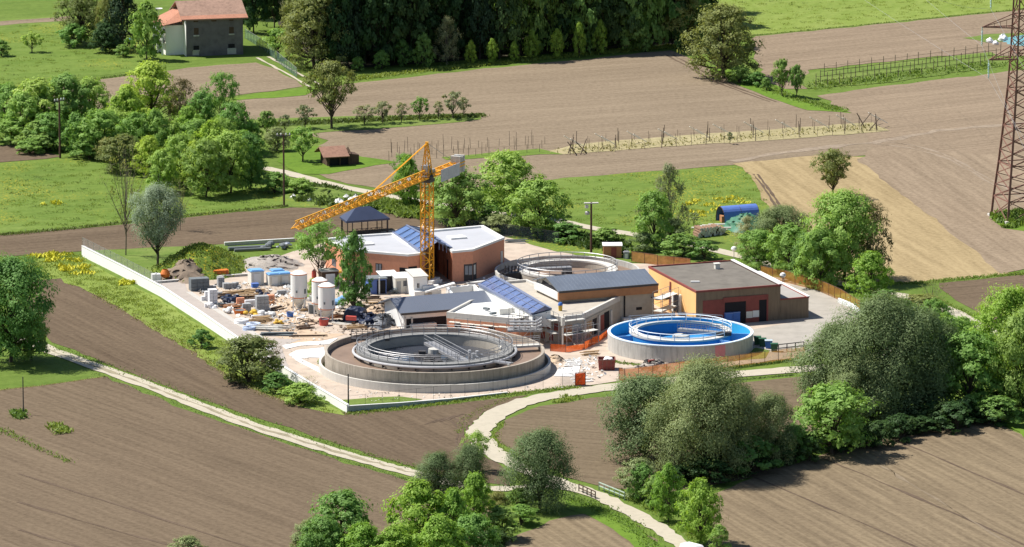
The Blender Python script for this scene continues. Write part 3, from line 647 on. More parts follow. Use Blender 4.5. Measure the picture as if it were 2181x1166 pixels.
T = [
 # left grove, rear
 ('bright', 12, 275, 80, 95, 'broadleaf tree at the left picture edge of the grove'),
 ('bright', 82, 292, 100, 120, 'rounded broadleaf tree at the left end of the grove, behind the pole'),
 ('green', 140, 290, 110, 128, 'tall rounded tree in the grove directly behind the wooden pole'),
 ('bright', 192, 282, 80, 112, 'rounded tree at the right of the three big ones behind the pole'),
 ('shrubb', 25, 306, 90, 52, 'low bush at the grove foot at the left picture edge'),
 ('shrub', 85, 318, 80, 60, 'dark low bush in front of the grove left of the pole'),
 ('col', 163, 332, 55, 90, 'pointed young tree just right of the wooden pole'),
 ('bright', 215, 335, 95, 98, 'rounded tree right of the pointed one by the pole'),
 ('shrub', 190, 340, 70, 45, 'low bush under the rounded tree right of the wooden pole'),
 ('shrubo', 228, 345, 45, 50, 'pale flowering bush at the front of the grove'),
 ('lime', 322, 275, 115, 140, 'tall lime green tree, the highest of the left grove'),
 ('brown', 388, 285, 75, 118, 'dark brownish tree right of the tallest lime green one'),
 ('loose', 473, 268, 75, 112, 'tree with bare trunks showing under a small round crown'),
 ('bright', 430, 292, 60, 95, 'slim tree between the brownish tree and the bare trunked one'),
 ('lime', 268, 310, 85, 120, 'leafy tree under the left side of the tallest lime green tree'),
 ('bright', 500, 330, 70, 110, 'leafy tree below the bare trunked tree'),
 ('shrub', 535, 325, 50, 62, 'greyish bush at the right rear of the grove'),
 ('col', 330, 345, 60, 110, 'slim bright tree in the middle of the grove'),
 ('col', 372, 345, 48, 85, 'pointed small tree in the middle of the grove'),
 ('bright', 420, 345, 70, 90, 'bushy tree between the pointed one and the front row'),
 ('lime', 455, 380, 80, 120, 'bright tree of the second row in the grove'),
 ('shrubo', 262, 368, 95, 78, 'olive bush behind the tall bare tree'),
 ('bright', 345, 412, 60, 90, 'leftmost tree in the front row of the grove'),
 ('bright', 388, 398, 70, 110, 'bushy tree in the front row of the grove'),
 ('green', 440, 420, 85, 120, 'broad tree in the middle of the front row of the grove'),
 ('bright', 492, 412, 85, 130, 'large tree near the right end of the front row of the grove'),
 ('green', 535, 405, 60, 118, 'dark sided tree at the right end of the front row of the grove'),
 ('shrubb', 585, 412, 60, 45, 'low bushes right of the grove before the thin pole'),
 ('shrubb', 640, 415, 60, 34, 'low green bush right of the thin wooden pole'),
 ('round', 569, 290, 40, 52, 'small dark round tree in the soil right of the grove'),
 ('orch', 607, 285, 26, 40, 'very small pale tree left of the walnut'),
 ('orch', 650, 275, 40, 50, 'small pale tree left of the walnut trunk'),
 ('shrubw', 590, 322, 55, 50, 'greyish bush above the lawn of the wooden hut'),
 ('orchg', 645, 345, 60, 72, 'small bright tree on the lawn left of the wooden hut'),
 ('sparse', 270, 545, 115, 252, 'tall thin nearly bare tree with leafless branches left of the leaning willow'),
 ('willowt', 336, 568, 112, 172, 'grey green leaning willow beside the grassy mound'),
 ('sparse', 385, 492, 62, 115, 'small nearly leafless tree behind the grey green leaning willow'),
 ('bright', 292, 342, 70, 100, 'bright tree between the olive bush and the slim bright tree of the grove'),
 ('lime', 318, 378, 62, 86, 'lime green tree just right of the olive bush at the grove front'),
 ('bright', 245, 318, 70, 84, 'bright tree above the olive bush in the left grove'),
 ('lime', 415, 402, 60, 100, 'lime green tree in the middle of the front row of the grove'),
 ('bright', 468, 346, 66, 92, 'bright tree under the one with bare trunks in the grove'),
 ('lime', 520, 385, 62, 104, 'lime green tree near the right rear of the grove front row'),
 ('bright', 50, 300, 80, 100, 'bright tree left of the pole at the rear of the grove'),
 ('bright', 108, 318, 70, 76, 'bright low tree just left of the wooden pole'),
 ('lime', 400, 320, 62, 90, 'lime green tree left of the slim tree in the rear grove'),
 # upper left
 ('olive', 172, 92, 105, 112, 'large olive toned tree in the meadow left of the house'),
 ('olive', 228, 100, 45, 118, 'narrow yellowish tree beside the dark conifer'),
 ('fir', 262, 108, 88, 150, 'dark conifer left of the old house'),
 ('dark', 225, 112, 60, 62, 'dark low tree at the conifer foot'),
 ('shrubb', 156, 100, 62, 50, 'bright bush in front of the large olive tree'),
 ('col', 312, 128, 62, 122, 'bright leafy tree between the conifer and the old house'),
 ('orchg', 68, 112, 42, 42, 'small pale green tree alone in the upper left meadow'),
 ('shrub', 3, 120, 40, 34, 'small dark bush at the left edge of the upper meadow'),
 ('shrub', 262, 122, 34, 26, 'small round bush in front of the dark conifer'),
 ('loose', 372, 112, 36, 62, 'thin shrubby tree against the left side of the old house'),
 ('orchg', 592, 125, 62, 62, 'small yellow green tree by the drive right of the house'),
 ('olive', 668, 148, 130, 160, 'large olive toned tree at the left corner of the forest'),
 ('olive', 632, 95, 60, 130, 'olive tree behind the large one at the forest corner'),
 ('oliver', 704, 274, 112, 140, 'walnut tree with open crown standing on the grassy bank'),
 ('orch', 776, 266, 46, 40, 'purplish small tree first right of the walnut on the bank'),
 ('orch', 815, 263, 44, 46, 'small tree with a fallen trunk on the grassy bank'),
 ('orch', 855, 262, 30, 42, 'thin pale small tree in the middle of the bank'),
 ('orchg', 894, 258, 34, 50, 'small bright green tree on the grassy bank'),
 ('orch', 934, 255, 24, 38, 'thin small tree left of the pale bushy one on the bank'),
 ('orch', 965, 254, 46, 58, 'pale bushy small tree near the right end of the bank'),
 ('orch', 988, 250, 26, 42, 'small pale tree at the right end of the bank'),
 # forest edge saplings
 ('colg', 858, 138, 34, 52, 'small dim sapling at the left of the forest edge'),
 ('colg', 903, 140, 40, 66, 'slim dim sapling left of the pale young birch'),
 ('pale', 952, 134, 56, 92, 'pale grey green young tree at the forest edge'),
 ('col', 1003, 133, 22, 46, 'thin sapling first right of the pale young tree'),
 ('col', 1048, 132, 22, 48, 'thin sapling second right of the pale young tree'),
 ('col', 1095, 128, 18, 40, 'smallest slim sapling at the middle of the forest edge'),
 ('col', 1133, 122, 30, 56, 'stout columnar sapling at the forest edge'),
 ('col', 1186, 120, 26, 56, 'columnar sapling right of the stout one'),
 ('col', 1234, 118, 24, 66, 'tall columnar sapling at the forest edge'),
 ('col', 1278, 112, 28, 66, 'columnar sapling left of the big drooping forest tree'),
 ('green', 1330, 108, 75, 115, 'bright drooping tree standing out of the forest edge'),
 ('colg', 1375, 106, 34, 52, 'small bushy sapling left of the olive trees'),
 ('shrubb', 762, 152, 26, 30, 'small sapling at the left end of the forest edge'),
 ('shrubb', 812, 148, 34, 40, 'leafy sapling second from the left end of the forest edge'),
 ('olive', 1450, 100, 105, 125, 'olive tree at the right end of the forest'),
 ('dark', 1490, 40, 80, 120, 'dark tree at the upper right forest corner'),
 ('olive', 1540, 168, 142, 155, 'large walnut with round crown at the right of the forest'),
 ('shrub', 1575, 178, 55, 36, 'dark bush under the large walnut'),
 ('shrub', 1612, 184, 44, 30, 'bush right of the foot of the large walnut'),
 ('shrub', 1632, 194, 24, 28, 'small bush on the bank left of the two round trees'),
 ('round', 1666, 206, 46, 78, 'taller of two small round trees on the bank'),
 ('round', 1697, 210, 36, 70, 'darker right one of two small round trees on the bank'),
 # middle, behind the plant
 ('lime', 868, 442, 55, 108, 'bright tree just left of the crane mast behind the path'),
 ('loose', 860, 400, 50, 72, 'thin tree behind the crane jib left of the mast'),
 ('green', 972, 486, 112, 128, 'dense dark tree just right of the crane mast'),
 ('bright', 1084, 462, 118, 136, 'tall rounded tree in the middle behind the brick building'),
 ('bright', 1146, 502, 108, 116, 'bright tree in front right of the tall rounded one'),
 ('shrub', 1035, 480, 60, 46, 'bush between the two trees behind the brick building'),
 ('shrubw', 1060, 498, 80, 40, 'bushy growth along the dark mesh fence'),
 ('shrub', 1205, 515, 80, 40, 'low dark bush left of the power pole'),
 ('shrub', 1290, 522, 70, 36, 'low bush right of the power pole'),
 ('shrubw', 1372, 536, 60, 40, 'greyish low bush right of the small red hut'),
 ('bright', 1392, 532, 72, 122, 'bright tree in front of the slender pale tree'),
 ('pale', 1425, 512, 78, 160, 'tall slender pale tree with loose crown in the middle meadow'),
 ('pale', 1370, 500, 40, 80, 'thin pale tree left of the tall slender one'),
 ('shrub', 1452, 547, 84, 48, 'bush behind the flat roofed workshop, left part'),
 ('shrub', 1500, 553, 58, 40, 'round bush below the log pile'),
 ('shrubw', 1430, 515, 70, 50, 'bushy growth at the foot of the slender pale tree'),
 ('orch', 1478, 480, 20, 26, 'tiny bush behind the log pile'),
 ('pale', 1590, 548, 62, 86, 'light grey green bush behind the workshop roof'),
 ('willow', 1662, 540, 120, 100, 'grey green tree right of the blue tarpaulin shelter'),
 ('bright', 1615, 575, 78, 84, 'bright tree behind the right end of the workshop roof'),
 ('bright', 1682, 592, 92, 112, 'bright bushy tree at the orange fence right of the workshop'),
 ('big', 1795, 600, 165, 190, 'largest bright tree of the group right of the workshop'),
 ('brown', 1860, 600, 85, 165, 'half bare brownish tree on the right of the large bright one'),
 ('bright', 1745, 615, 80, 125, 'bright tree in front of the largest one by the fence'),
 ('green', 1715, 600, 70, 100, 'green tree between the fence and the large bright tree'),
 ('lime', 1855, 648, 85, 110, 'compact lime green tree at the end of the stubble field'),
 ('shrub', 1885, 662, 60, 44, 'dark bush at the foot of the compact lime green tree'),
 ('oliver', 1774, 421, 94, 100, 'lone walnut standing in the stubble field'),
 # right bank
 ('willowbig', 1878, 890, 235, 256, 'tallest grey green willow of the big clump right of the court'),
 ('willow', 1780, 880, 170, 190, 'left low spreading willow of the big clump right of the court'),
 ('willow', 1955, 878, 165, 222, 'right willow of the big clump right of the court'),
 ('willow', 1835, 905, 150, 150, 'front low willow of the big clump right of the court'),
 ('green', 2010, 862, 110, 185, 'dark green tree behind the right side of the big willow clump'),
 ('bright', 1772, 968, 150, 148, 'bright green tree in front of the big willow clump'),
 ('bright', 1990, 720, 62, 82, 'bright small tree behind the big willow clump'),
 ('shrubo', 1965, 690, 110, 60, 'olive bushes above the big willow clump'),
 ('sparse', 1985, 668, 84, 70, 'sparse leaning small tree beside the right path'),
 ('shrubb', 2050, 735, 70, 58, 'bright bush left of the tall lime green trees'),
 ('shrub', 1925, 700, 70, 62, 'dark bush behind the big willow clump'),
 ('shrub', 2010, 770, 60, 50, 'dark green bush between the willow and the lime trees'),
 ('bright', 2065, 880, 130, 170, 'broad green tree right of the big willow clump'),
 ('biglime', 2152, 830, 140, 215, 'tall lime green tree at the right picture edge'),
 ('biggreen', 2185, 880, 150, 220, 'dense green tree at the right picture edge in front of the lime one'),
 ('shrub', 2130, 905, 90, 60, 'dark bush at the foot of the trees at the right edge'),
 ('shrubo', 2180, 880, 60, 80, 'yellowish bush at the right picture edge'),
 # lower middle willows
 ('willow', 1375, 985, 190, 185, 'left crown of the willow group below the blue lined tank'),
 ('willowbig', 1495, 1012, 220, 245, 'tallest willow of the group below the blue lined tank'),
 ('willow', 1560, 1000, 140, 180, 'dark leaning willow right of the tallest one in the group'),
 ('willow', 1640, 990, 100, 152, 'narrow willow at the right end of the group'),
 ('green', 1690, 985, 70, 80, 'small green tree between the willow group and the bright tree'),
 ('shrub', 1600, 1010, 110, 80, 'dark undergrowth at the foot of the willow group'),
 ('shrubw', 1362, 1060, 95, 82, 'grey green bush at the road above the two lime saplings'),
 ('bright', 1365, 1066, 50, 78, 'bright bush in the grey green shrubbery above the road'),
 ('shrub', 1395, 1085, 60, 70, 'dark bush left of the lime saplings'),
 ('lime', 1424, 1112, 66, 122, 'upper of the two lime green saplings by the road'),
 ('lime', 1492, 1160, 86, 138, 'lower of the two lime green saplings by the road'),
 ('shrubb', 1532, 1180, 44, 62, 'small bright bush at the bottom right of the lime saplings'),
 ('willowr', 1150, 1085, 148, 168, 'round grey green willow alone beside the road bend'),
 ('willow', 930, 1065, 95, 100, 'left grey willow of the pair at the end of the white path'),
 ('willowr', 1000, 1062, 85, 115, 'right grey willow of the pair at the end of the white path'),
 ('loose', 1015, 1005, 62, 86, 'thin dark tree in front of the road bend'),
 ('lime', 1012, 1150, 76, 140, 'pointed lime green tree right of the broad one'),
 ('lime', 893, 1205, 135, 180, 'broad bright green tree at the bottom middle'),
 ('lime', 965, 1205, 78, 162, 'bright green tree between the broad and the pointed ones'),
 ('green', 728, 1200, 135, 152, 'dark green tree at the bottom left of the group'),
 ('lime', 775, 1235, 110, 118, 'lime green bushy tree at the bottom edge, left'),
 ('lime', 840, 1235, 100, 112, 'lime green bushy tree at the bottom edge, right'),
 ('shrubw', 655, 1190, 70, 80, 'greyish bush at the left end of the bottom tree group'),
 ('shrubw', 400, 1205, 80, 62, 'greyish crown just reaching into the bottom edge'),
 ('shrub', 1068, 1150, 90, 70, 'dark undergrowth right of the pointed lime tree'),
 ('shrubb', 1110, 1118, 70, 42, 'low bright bush below the round willow'),
 ('shrub', 1105, 1090, 60, 50, 'bush at the left foot of the round willow'),
 ('shrubo', 1060, 1098, 44, 50, 'brownish low bush left of the round willow'),
 # left edge and wall bank
 ('biggreen', 25, 772, 165, 222, 'large dark green tree at the left picture edge'),
 ('green', 68, 768, 60, 100, 'smaller dark green tree right of the large one at the left edge'),
 ('shrubo', 20, 600, 70, 50, 'pale olive bush above the large dark tree at the left edge'),
 ('shrubo', 530, 815, 130, 96, 'big olive bush on the bank outside the site wall'),
 ('brown', 562, 792, 75, 70, 'sparse flowering shrub by the wall above the olive bush'),
 ('shrub', 430, 742, 50, 40, 'small dark bush on the wall bank left of the olive one'),
 ('shrub', 590, 838, 62, 44, 'green bush right of the olive bush on the wall bank'),
 ('shrubb', 640, 860, 80, 44, 'low green bush at the lower end of the wall bank'),
 ('sparse', 660, 838, 50, 38, 'thin shrub beside the lower end of the white wall'),
 ('lime', 935, 1238, 110, 140, 'lime green crown at the bottom edge below the broad bright tree'),
 ('bright', 1008, 1222, 95, 125, 'bright leafy crown at the bottom edge right of the broad tree'),
 ('green', 690, 1225, 90, 120, 'green tree at the bottom edge left of the dark green one'),
 ('shrub_shade', 1050, 1185, 80, 60, 'bush with shade darkened leaves at the bottom edge right of the tree group'),  # dark leaf colour fills in the shaded area beside the trees
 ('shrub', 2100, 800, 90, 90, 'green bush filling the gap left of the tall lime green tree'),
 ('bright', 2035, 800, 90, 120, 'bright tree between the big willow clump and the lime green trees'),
 ('shrub_shade', 1960, 880, 110, 80, 'dark bush under the right side of the big willow clump'),
 ('shrub_shade', 1890, 890, 110, 70, 'dark bush under the middle of the big willow clump'),
 # inside the site
 ('shrub', 752, 660, 52, 50, 'dark green bush at the foot of the column tree in the yard'),
 ('loose', 683, 604, 118, 130, 'loose light green tree left of the brick building'),
 ('colg', 755, 655, 66, 158, 'dense dark green tree in front of the brick building'),
 ('shrubb', 668, 640, 34, 46, 'small bright bush behind the silos'),
]
for r in T:
    if r[0] in ('col', 'colg', 'pale') and 840 < r[1] < 1400 and 100 < r[2] < 142: r = ('lime' if r[0] == 'col' else r[0], r[1], r[2] + 5, r[3], r[4] * 1.1, r[5])
    tree(*r)
ug = 'bush with shade darkened leaves in the undergrowth between the willows and the lower right field'
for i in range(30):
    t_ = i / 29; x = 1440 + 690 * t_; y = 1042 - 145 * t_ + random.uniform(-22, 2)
    tree('shrub_shade', x, y, random.uniform(50, 90), random.uniform(30, 60), ug, 'undergrowth bushes by the lower right field')  # leaf colour darkened for the shade beneath the willows
for i in range(26):
    x = 30 + random.random() * 520; y = (332 + random.uniform(-20, 6)) if x < 230 else random.uniform(300, 395)
    tree('shrub' if i % 2 else 'shrubb', x, y, random.uniform(40, 70), random.uniform(28, 48), 'low bush filling the gaps between the trees of the left grove', 'bushes under the left grove')
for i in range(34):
    x = 690 + i * 23; tree('shrub_shade', x, 138 - (x - 700) * .066 + random.uniform(-10, -3), random.uniform(36, 60), random.uniform(20, 36), 'dark bush at the foot of the forest edge', 'bushes at the forest edge')
# the forest: each tree its own thing
fl = 'tall dark tree in the dense forest at the top of the picture'
for row, (dy, hh) in enumerate(((0, 200), (-22, 215), (-46, 215), (-74, 205))):
    x = 705 + row * 9
    while x < 1470:
        by = 146 - (x - 700) * .066 + dy + random.uniform(-4, 4)
        k = 'fir' if random.random() < .1 else ('green' if random.random() < (.55 if x > 1020 else .12) else 'dark')
        tree(k, x, by, random.uniform(80, 110), hh * random.uniform(.9, 1.15), fl, 'forest trees')
        x += random.uniform(28, 44)
for x, y, w_, h_, k in ((540, 70, 70, 150, 'dark'), (585, 60, 60, 160, 'dark'), (520, 40, 60, 130, 'dark'), (610, 50, 60, 150, 'dark'), (560, 30, 60, 140, 'dark'), (655, 60, 70, 170, 'fir'), (690, 95, 70, 170, 'dark')):
    tree(k, x, y, w_, h_, 'tall dark tree behind the right side of the old house', 'trees behind the house')
# ------------------------------------------------------------------ shared materials for built things
m_white = M('white render', (.76, .75, .73), .7, .06, .8)
m_whitew = M('whitewashed wall', (.84, .83, .80), .7, .05, .6, streak=True)
m_brick = M('brick wall', (.68, .31, .19), .85, .14, 3, .2)
m_brickl = M('brick panel', (.42, .16, .09), .85, .14, 2, .1)
m_roofw = M('pale roof membrane', (.42, .43, .46), .6, .07, .35)
m_coping = M('white coping', (.74, .74, .72), .5, .05)
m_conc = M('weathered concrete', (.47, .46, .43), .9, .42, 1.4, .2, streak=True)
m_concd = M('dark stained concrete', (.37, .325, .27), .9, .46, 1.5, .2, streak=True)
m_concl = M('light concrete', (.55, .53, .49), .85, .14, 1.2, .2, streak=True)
m_concy = M('brownish grey concrete', (.42, .38, .32), .9, .18, .9, .2)  # browner and slightly darker than the weathered concrete
m_metalroof = M('dark metal roof', (.14, .16, .205), .48, .06, .25, metal=.2, spec=.5)
m_metalroof_glint = M('glint lightened metal roof', (.30, .33, .37), .27, .16, .2, metal=.6, spec=.7)  # base colour raised to carry the glint on the right wing
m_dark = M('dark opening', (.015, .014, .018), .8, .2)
m_glassd = M('dark window glass', (.05, .06, .08), .12, .1, spec=.6)
m_glassg = M('grey door glass', (.22, .25, .29), .2, .2, spec=.6)
m_steel = M('galvanised steel', (.36, .36, .37), .5, .12, 2, metal=.5)
m_steeld = M('dark steel', (.07, .065, .065), .6, .2, 2, metal=.3)
m_pipe = M('pale pipe', (.48, .48, .49), .4, .08, 1)
m_orange = M('ochre render', (.82, .50, .21), .8, .08, .7, streak=True)
m_ochre_shade = M('shade browned ochre', (.225, .16, .108), .85, .3, 1.6, .2, streak=True)  # ochre wall colour darkened to brown for the faces in shade
m_red = M('dark red paint', (.24, .06, .05), .6, .2, 1.5)
m_redp = M('bright red', (.55, .09, .07), .6, .15)
m_wood = M('raw timber', (.42, .29, .16), .85, .25, 2)
m_woodr = M('timber fascia', (.40, .19, .09), .8, .15, 1.5)
m_woodd = M('old dark wood', (.10, .065, .045), .95, .35, 2.5, .3)
m_pole = M('tarred pole', (.11, .06, .045), .9, .25, 2)
m_tile = M('terracotta tiles', (.40, .19, .125), .9, .32, 2.5, .4)
m_tileg = M('weathered grey tiles', (.31, .20, .15), .95, .4, 1.6, .4)
m_plaster_shade = M('shade toned plaster', (.17, .155, .165), .95, .35, .9, .3)  # front plaster darkened and blued to its tone in shade
m_blueglass = M('blue glass', (.11, .18, .36), .12, .25, .5, spec=.8)
m_blueglass2 = M('pale blue glass', (.12, .165, .32), .12, .45, 1.4, spec=.7)
m_frame = M('blue grey frame', (.17, .20, .30), .5, .1)
m_navy = M('navy canopy', (.045, .06, .11), .5, .15, .6)
m_yellow = M('crane yellow', (.80, .38, .02), .5, .14, 1.5)
m_sign = M('pale sign sheet', (.44, .46, .50), .5, .2, 2)
m_rust = M('rusty red steel', (.22, .11, .085), .8, .2, 1.5)
m_pool_shade = M('blue pool paint', (.03, .23, .52), .6, .25, .5)  # lining blue darkened to its tone in shade
m_bluel = M('sunlit pool paint', (.05, .42, .68), .45, .12, .5)  # same lining blue lightened to its tone in sun
m_bluerim = M('pale blue rim', (.66, .76, .85), .5, .08)
m_pink = M('faded pink paint', (.68, .27, .29), .8, .1, 1, streak=True)
m_sludge = M('brown sludge', (.22, .155, .115), .6, .22, .5, .1)
m_water = M('dark tank water', (.035, .055, .10), .06, .4, .4, spec=.6)
m_water_sky = M('sky tinted still water', (.045, .05, .065), .03, .6, .12, spec=.8)  # bluish base colour stands for the reflected sky
m_blue = M('blue plastic', (.05, .16, .50), .45, .15)
m_bluelt = M('light blue sheet', (.18, .38, .68), .45, .12)
m_bluetarp = M('blue tarpaulin', (.11, .19, .50), .35, .15, 1)
m_greentarp = M('green tarpaulin', (.06, .18, .11), .5, .35, 1.6, .6)
m_blacktarp = M('dark blue sheeting', (.02, .028, .06), .4, .4, 2, .6)
m_greenb = M('green bin plastic', (.03, .10, .05), .5, .15)
m_blk = M('grey block', (.33, .34, .35), .9, .15, 3)
m_blkd = M('dark grey block', (.16, .18, .19), .9, .2, 3)
m_blkw = M('white block', (.68, .68, .70), .8, .08, 3)
m_stone = M('white limestone', (.70, .69, .66), .9, .1, 1.5, .4)
m_gravel = M('grey gravel', (.33, .30, .27), 1, .35, 3, .9)
m_earth = M('bare earth', (.21, .165, .125), 1, .3, 1.5, .9)
m_cream = M('cream panel', (.66, .64, .58), .6, .08)
m_orangep = M('orange paint', (.60, .17, .03), .6, .15)
m_ochrep = M('yellow machine paint', (.62, .40, .05), .55, .12)
m_tarpw = M('white sheeting', (.80, .80, .80), .5, .06, .6)
n_orange = net_mat('orange netting', (.85, .17, .04), .9, .45)
n_oran2 = net_mat('faded orange netting', (.66, .28, .12), .86, .45)
n_oran3 = net_mat('yellowed netting', (.66, .34, .10), .6, .45)
n_grey = net_mat('grey mesh', (.45, .45, .45), .30, .4)
n_dark = net_mat('dark mesh', (.05, .065, .075), .42, .1)
n_green = net_mat('green mesh', (.18, .30, .24), .45, .3)
Z = Vector((0, 0, 1))
def V(p, z): return Vector((p.x, p.y, z))

# ------------------------------------------------------------------ round tanks
def rail_ring(mb, c, r, z, h, n, rt=.045, mids=1, a0=0.0, a1=2 * math.pi):
    full = abs(a1 - a0 - 2 * math.pi) < 1e-6; k = 72
    def ring(zz, q): mb.path([(c.x + r * math.cos(a0 + (a1 - a0) * i / k), c.y + r * math.sin(a0 + (a1 - a0) * i / k), zz) for i in range(k if full else k + 1)], q, 4, full)
    ring(z + h, rt)
    for i in range(mids): ring(z + h * (i + 1) / (mids + 1), rt * .7)
    for i in range(n):
        a = a0 + (a1 - a0) * i / n; p = (c.x + r * math.cos(a), c.y + r * math.sin(a))
        mb.beam((p[0], p[1], z), (p[0], p[1], z + h), rt * 1.5)
def rail_line(mb, a, b, h, n, rt=.04):
    mb.beam(a + Z * h, b + Z * h, rt * 2); mb.beam(a + Z * h * .5, b + Z * h * .5, rt * 1.4)
    for i in range(n + 1):
        p = a.lerp(b, i / n); mb.beam(p, p + Z * h, rt * 1.6)
def bridge(par, a, b, wd, m):
    d = (b - a).normalized(); n = Vector((-d.y, d.x, 0)); mb = MB()
    mb.beam(a, b, wd, .12)
    for s in (-1, 1): mb.beam(a + n * s * wd / 2 - Z * .15, b + n * s * wd / 2 - Z * .15, .1, .35)
    o = mb.build('bridge', m, par)
    mb = MB()
    for s in (-1, 1): rail_line(mb, a + n * s * wd / 2 + Z * .06, b + n * s * wd / 2 + Z * .06, 1.05, 9)
    mb.build('bridge_rail', m_steel, o); return o

c1 = P(926, 786)
t1 = thing('settling_tank', c1, 'largest round concrete settling tank with double wall, brown water and an inner walkway ring', 'tank')
MB().lathe(c1, [(15.45, -.02), (15.45, 2.75), (15.1, 2.75), (15.1, .5)], 96).build('outer_wall', m_concd, t1)
MB().lathe(c1, [(16.32, 1.2), (16.32, -.02)], 96).lathe(c1, [(15.98, .02), (15.98, 1.2), (16.32, 1.2)], 96).build('retaining_wall', m_concl, t1)
MB().disc(c1, 15.12, 1.95, 96, r0=11.05).build('brown_water', m_sludge, t1)
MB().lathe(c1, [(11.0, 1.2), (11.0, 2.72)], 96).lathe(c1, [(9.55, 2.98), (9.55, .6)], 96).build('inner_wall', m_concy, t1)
w1 = MB().lathe(c1, [(11.05, 2.72), (11.05, 3.0), (9.5, 3.0), (9.5, 2.72)], 96).build('walkway', M('walkway grating', (.22, .22, .215), .8, .2, 2), t1)
mb = MB(); rail_ring(mb, c1, 10.95, 3.0, 1.05, 40); rail_ring(mb, c1, 9.62, 3.0, 1.0, 36, .04); mb.build('railing', m_steel, w1)
mb = MB(); mb.disc(c1, 9.56, 1.5, 72); mb.build('inner_water', m_water_sky, t1)
mb = MB()
mb.path([(c1.x + 11.45 * math.cos(2 * math.pi * i / 84), c1.y + 11.45 * math.sin(2 * math.pi * i / 84), 2.62) for i in range(84)], .2, 8, True)
pp = mb.build('ring_pipe', m_pipe, t1)
mb = MB()
for i in range(28):
    a = 2 * math.pi * i / 28; mb.box((c1.x + 11.3 * math.cos(a), c1.y + 11.3 * math.sin(a), 2.1), (.5, .1, .4), a)
mb.build('pipe_bracket', m_steeld, pp)
mb = MB(); mb.lathe(c1, [(.0, 2.9), (.9, 2.9), (.9, 0.8)], 20); mb.build('centre_column', m_conc, t1)
a, b = P(914, 729, 2.85), P(990, 769, 2.85); bridge(t1, a, b, 1.5, m_steel)
mb = MB(); d = (b - a).normalized(); n = Vector((-d.y, d.x, 0))
for s, zz in ((-2.2, 2.0), (-2.9, 1.7)): mb.beam(V(a.lerp(b, .15) + n * s, zz), V(a.lerp(b, .9) + n * s, zz), .5, .5)
for t in (.3, .5, .62, .75): q = a.lerp(b, t) - n * 2.6; mb.box((q.x, q.y, 1.3), (.9, .9, 1.3), t * 5)
mb.build('scraper_machinery', m_steeld, t1)
mb = MB()
for t, s in ((.8, 1.8), (.95, 1.5), (.86, 2.6)):
    q = a.lerp(b, t) + n * s; mb.tube(V(q, 1.3), V(q, 3.7), .22, n=10); mb.tube(V(q, 3.2), V(q + n * .8, 3.0), .18, n=8)
mb.build('vent_pipe', m_pipe, t1)
g1, g2 = P(1064, 740, 2.7), P(1149, 735, 2.7)
mb = MB(); mb.beam(g1, g2, 1.3, .3); o = mb.build('side_gangway', m_concl, t1)
mb = MB(); rail_line(mb, g1 + Vector((0, -.6, .15)), g2 + Vector((0, -.6, .15)), 1.05, 7); rail_line(mb, g1 + Vector((0, .6, .15)), g2 + Vector((0, .6, .15)), 1.05, 7); mb.build('gangway_rail', m_steel, o)
g3, g4 = P(1040, 768, 2.75), P(1089, 775, 2.75)
mb = MB(); mb.beam(g3, g4, 1.1, .2); rail_line(mb, g3 + Vector((0, -.5, .1)), g4 + Vector((0, -.5, .1)), 1.0, 4); mb.build('access_gangway', m_steel, t1)
mb = MB(); q = P(1083, 800, 1.4); mb.beam(V(q, 1.3), V(q, 3.0), .28, .18); mb.build('overflow_channel', m_cream, t1)
g5, g6 = P(748, 722, 2.85), P(830, 722, 2.85)
mb = MB(); mb.beam(g5, g6, 1.4, .25); rail_line(mb, g5 + Vector((0, .6, .15)), g6 + Vector((0, .6, .15)), 1.0, 7); rail_line(mb, g5 + Vector((0, -.6, .15)), g6 + Vector((0, -.6, .15)), 1.0, 7); mb.build('rear_gangway', m_steeld, t1)
q = P(748, 717); mb = MB(); mb.box((q.x, q.y, 2.4), (1.5, .5, .6), -.3); mb.build('red_cover', m_redp, t1)

def pumps(loc, lb):
    t = thing('pump_station', loc, lb, 'pumps'); mb = MB()
    for i in range(4):
        q = loc + Vector((i * .95 - 1.4, (i % 2) * .5, 0)); mb.lathe(q, [(0, 1.5), (.18, 1.5), (.22, 1.0), (.22, .2), (.3, 0)], 12)
    mb.build('pump', m_steeld, t); mb = MB()
    for i in range(3):
        mb.path([loc + Vector((-2.2, -.7 - i * .35, .5 + i * .5)), loc + Vector((1.6, -.7 - i * .35, .5 + i * .5)), loc + Vector((2.3, -.2, .7 + i * .5)), loc + Vector((2.4, .8, .6 + i * .5))], .15, 8)
    for i in range(5): mb.tube(loc + Vector((i * .8 - 1.6, -.9, 0)), loc + Vector((i * .8 - 1.6, -.9, 1.7)), .09)
    mb.build('pipework', m_pipe, t); mb = MB(); mb.box(loc + Vector((0, 0, -.1)), (5, 2.2, .25)); rail_line(mb, loc + Vector((-2.4, 1, .1)), loc + Vector((2.4, 1, .1)), 1.7, 5)
    rail_line(mb, loc + Vector((2.4, -1, .1)), loc + Vector((2.4, 1, .1)), 1.7, 2); mb.build('frame', m_steel, t)
pumps(V(P(1118, 738), 2.4), 'cluster of dark pumps and pale pipes at the right end of the largest tank')

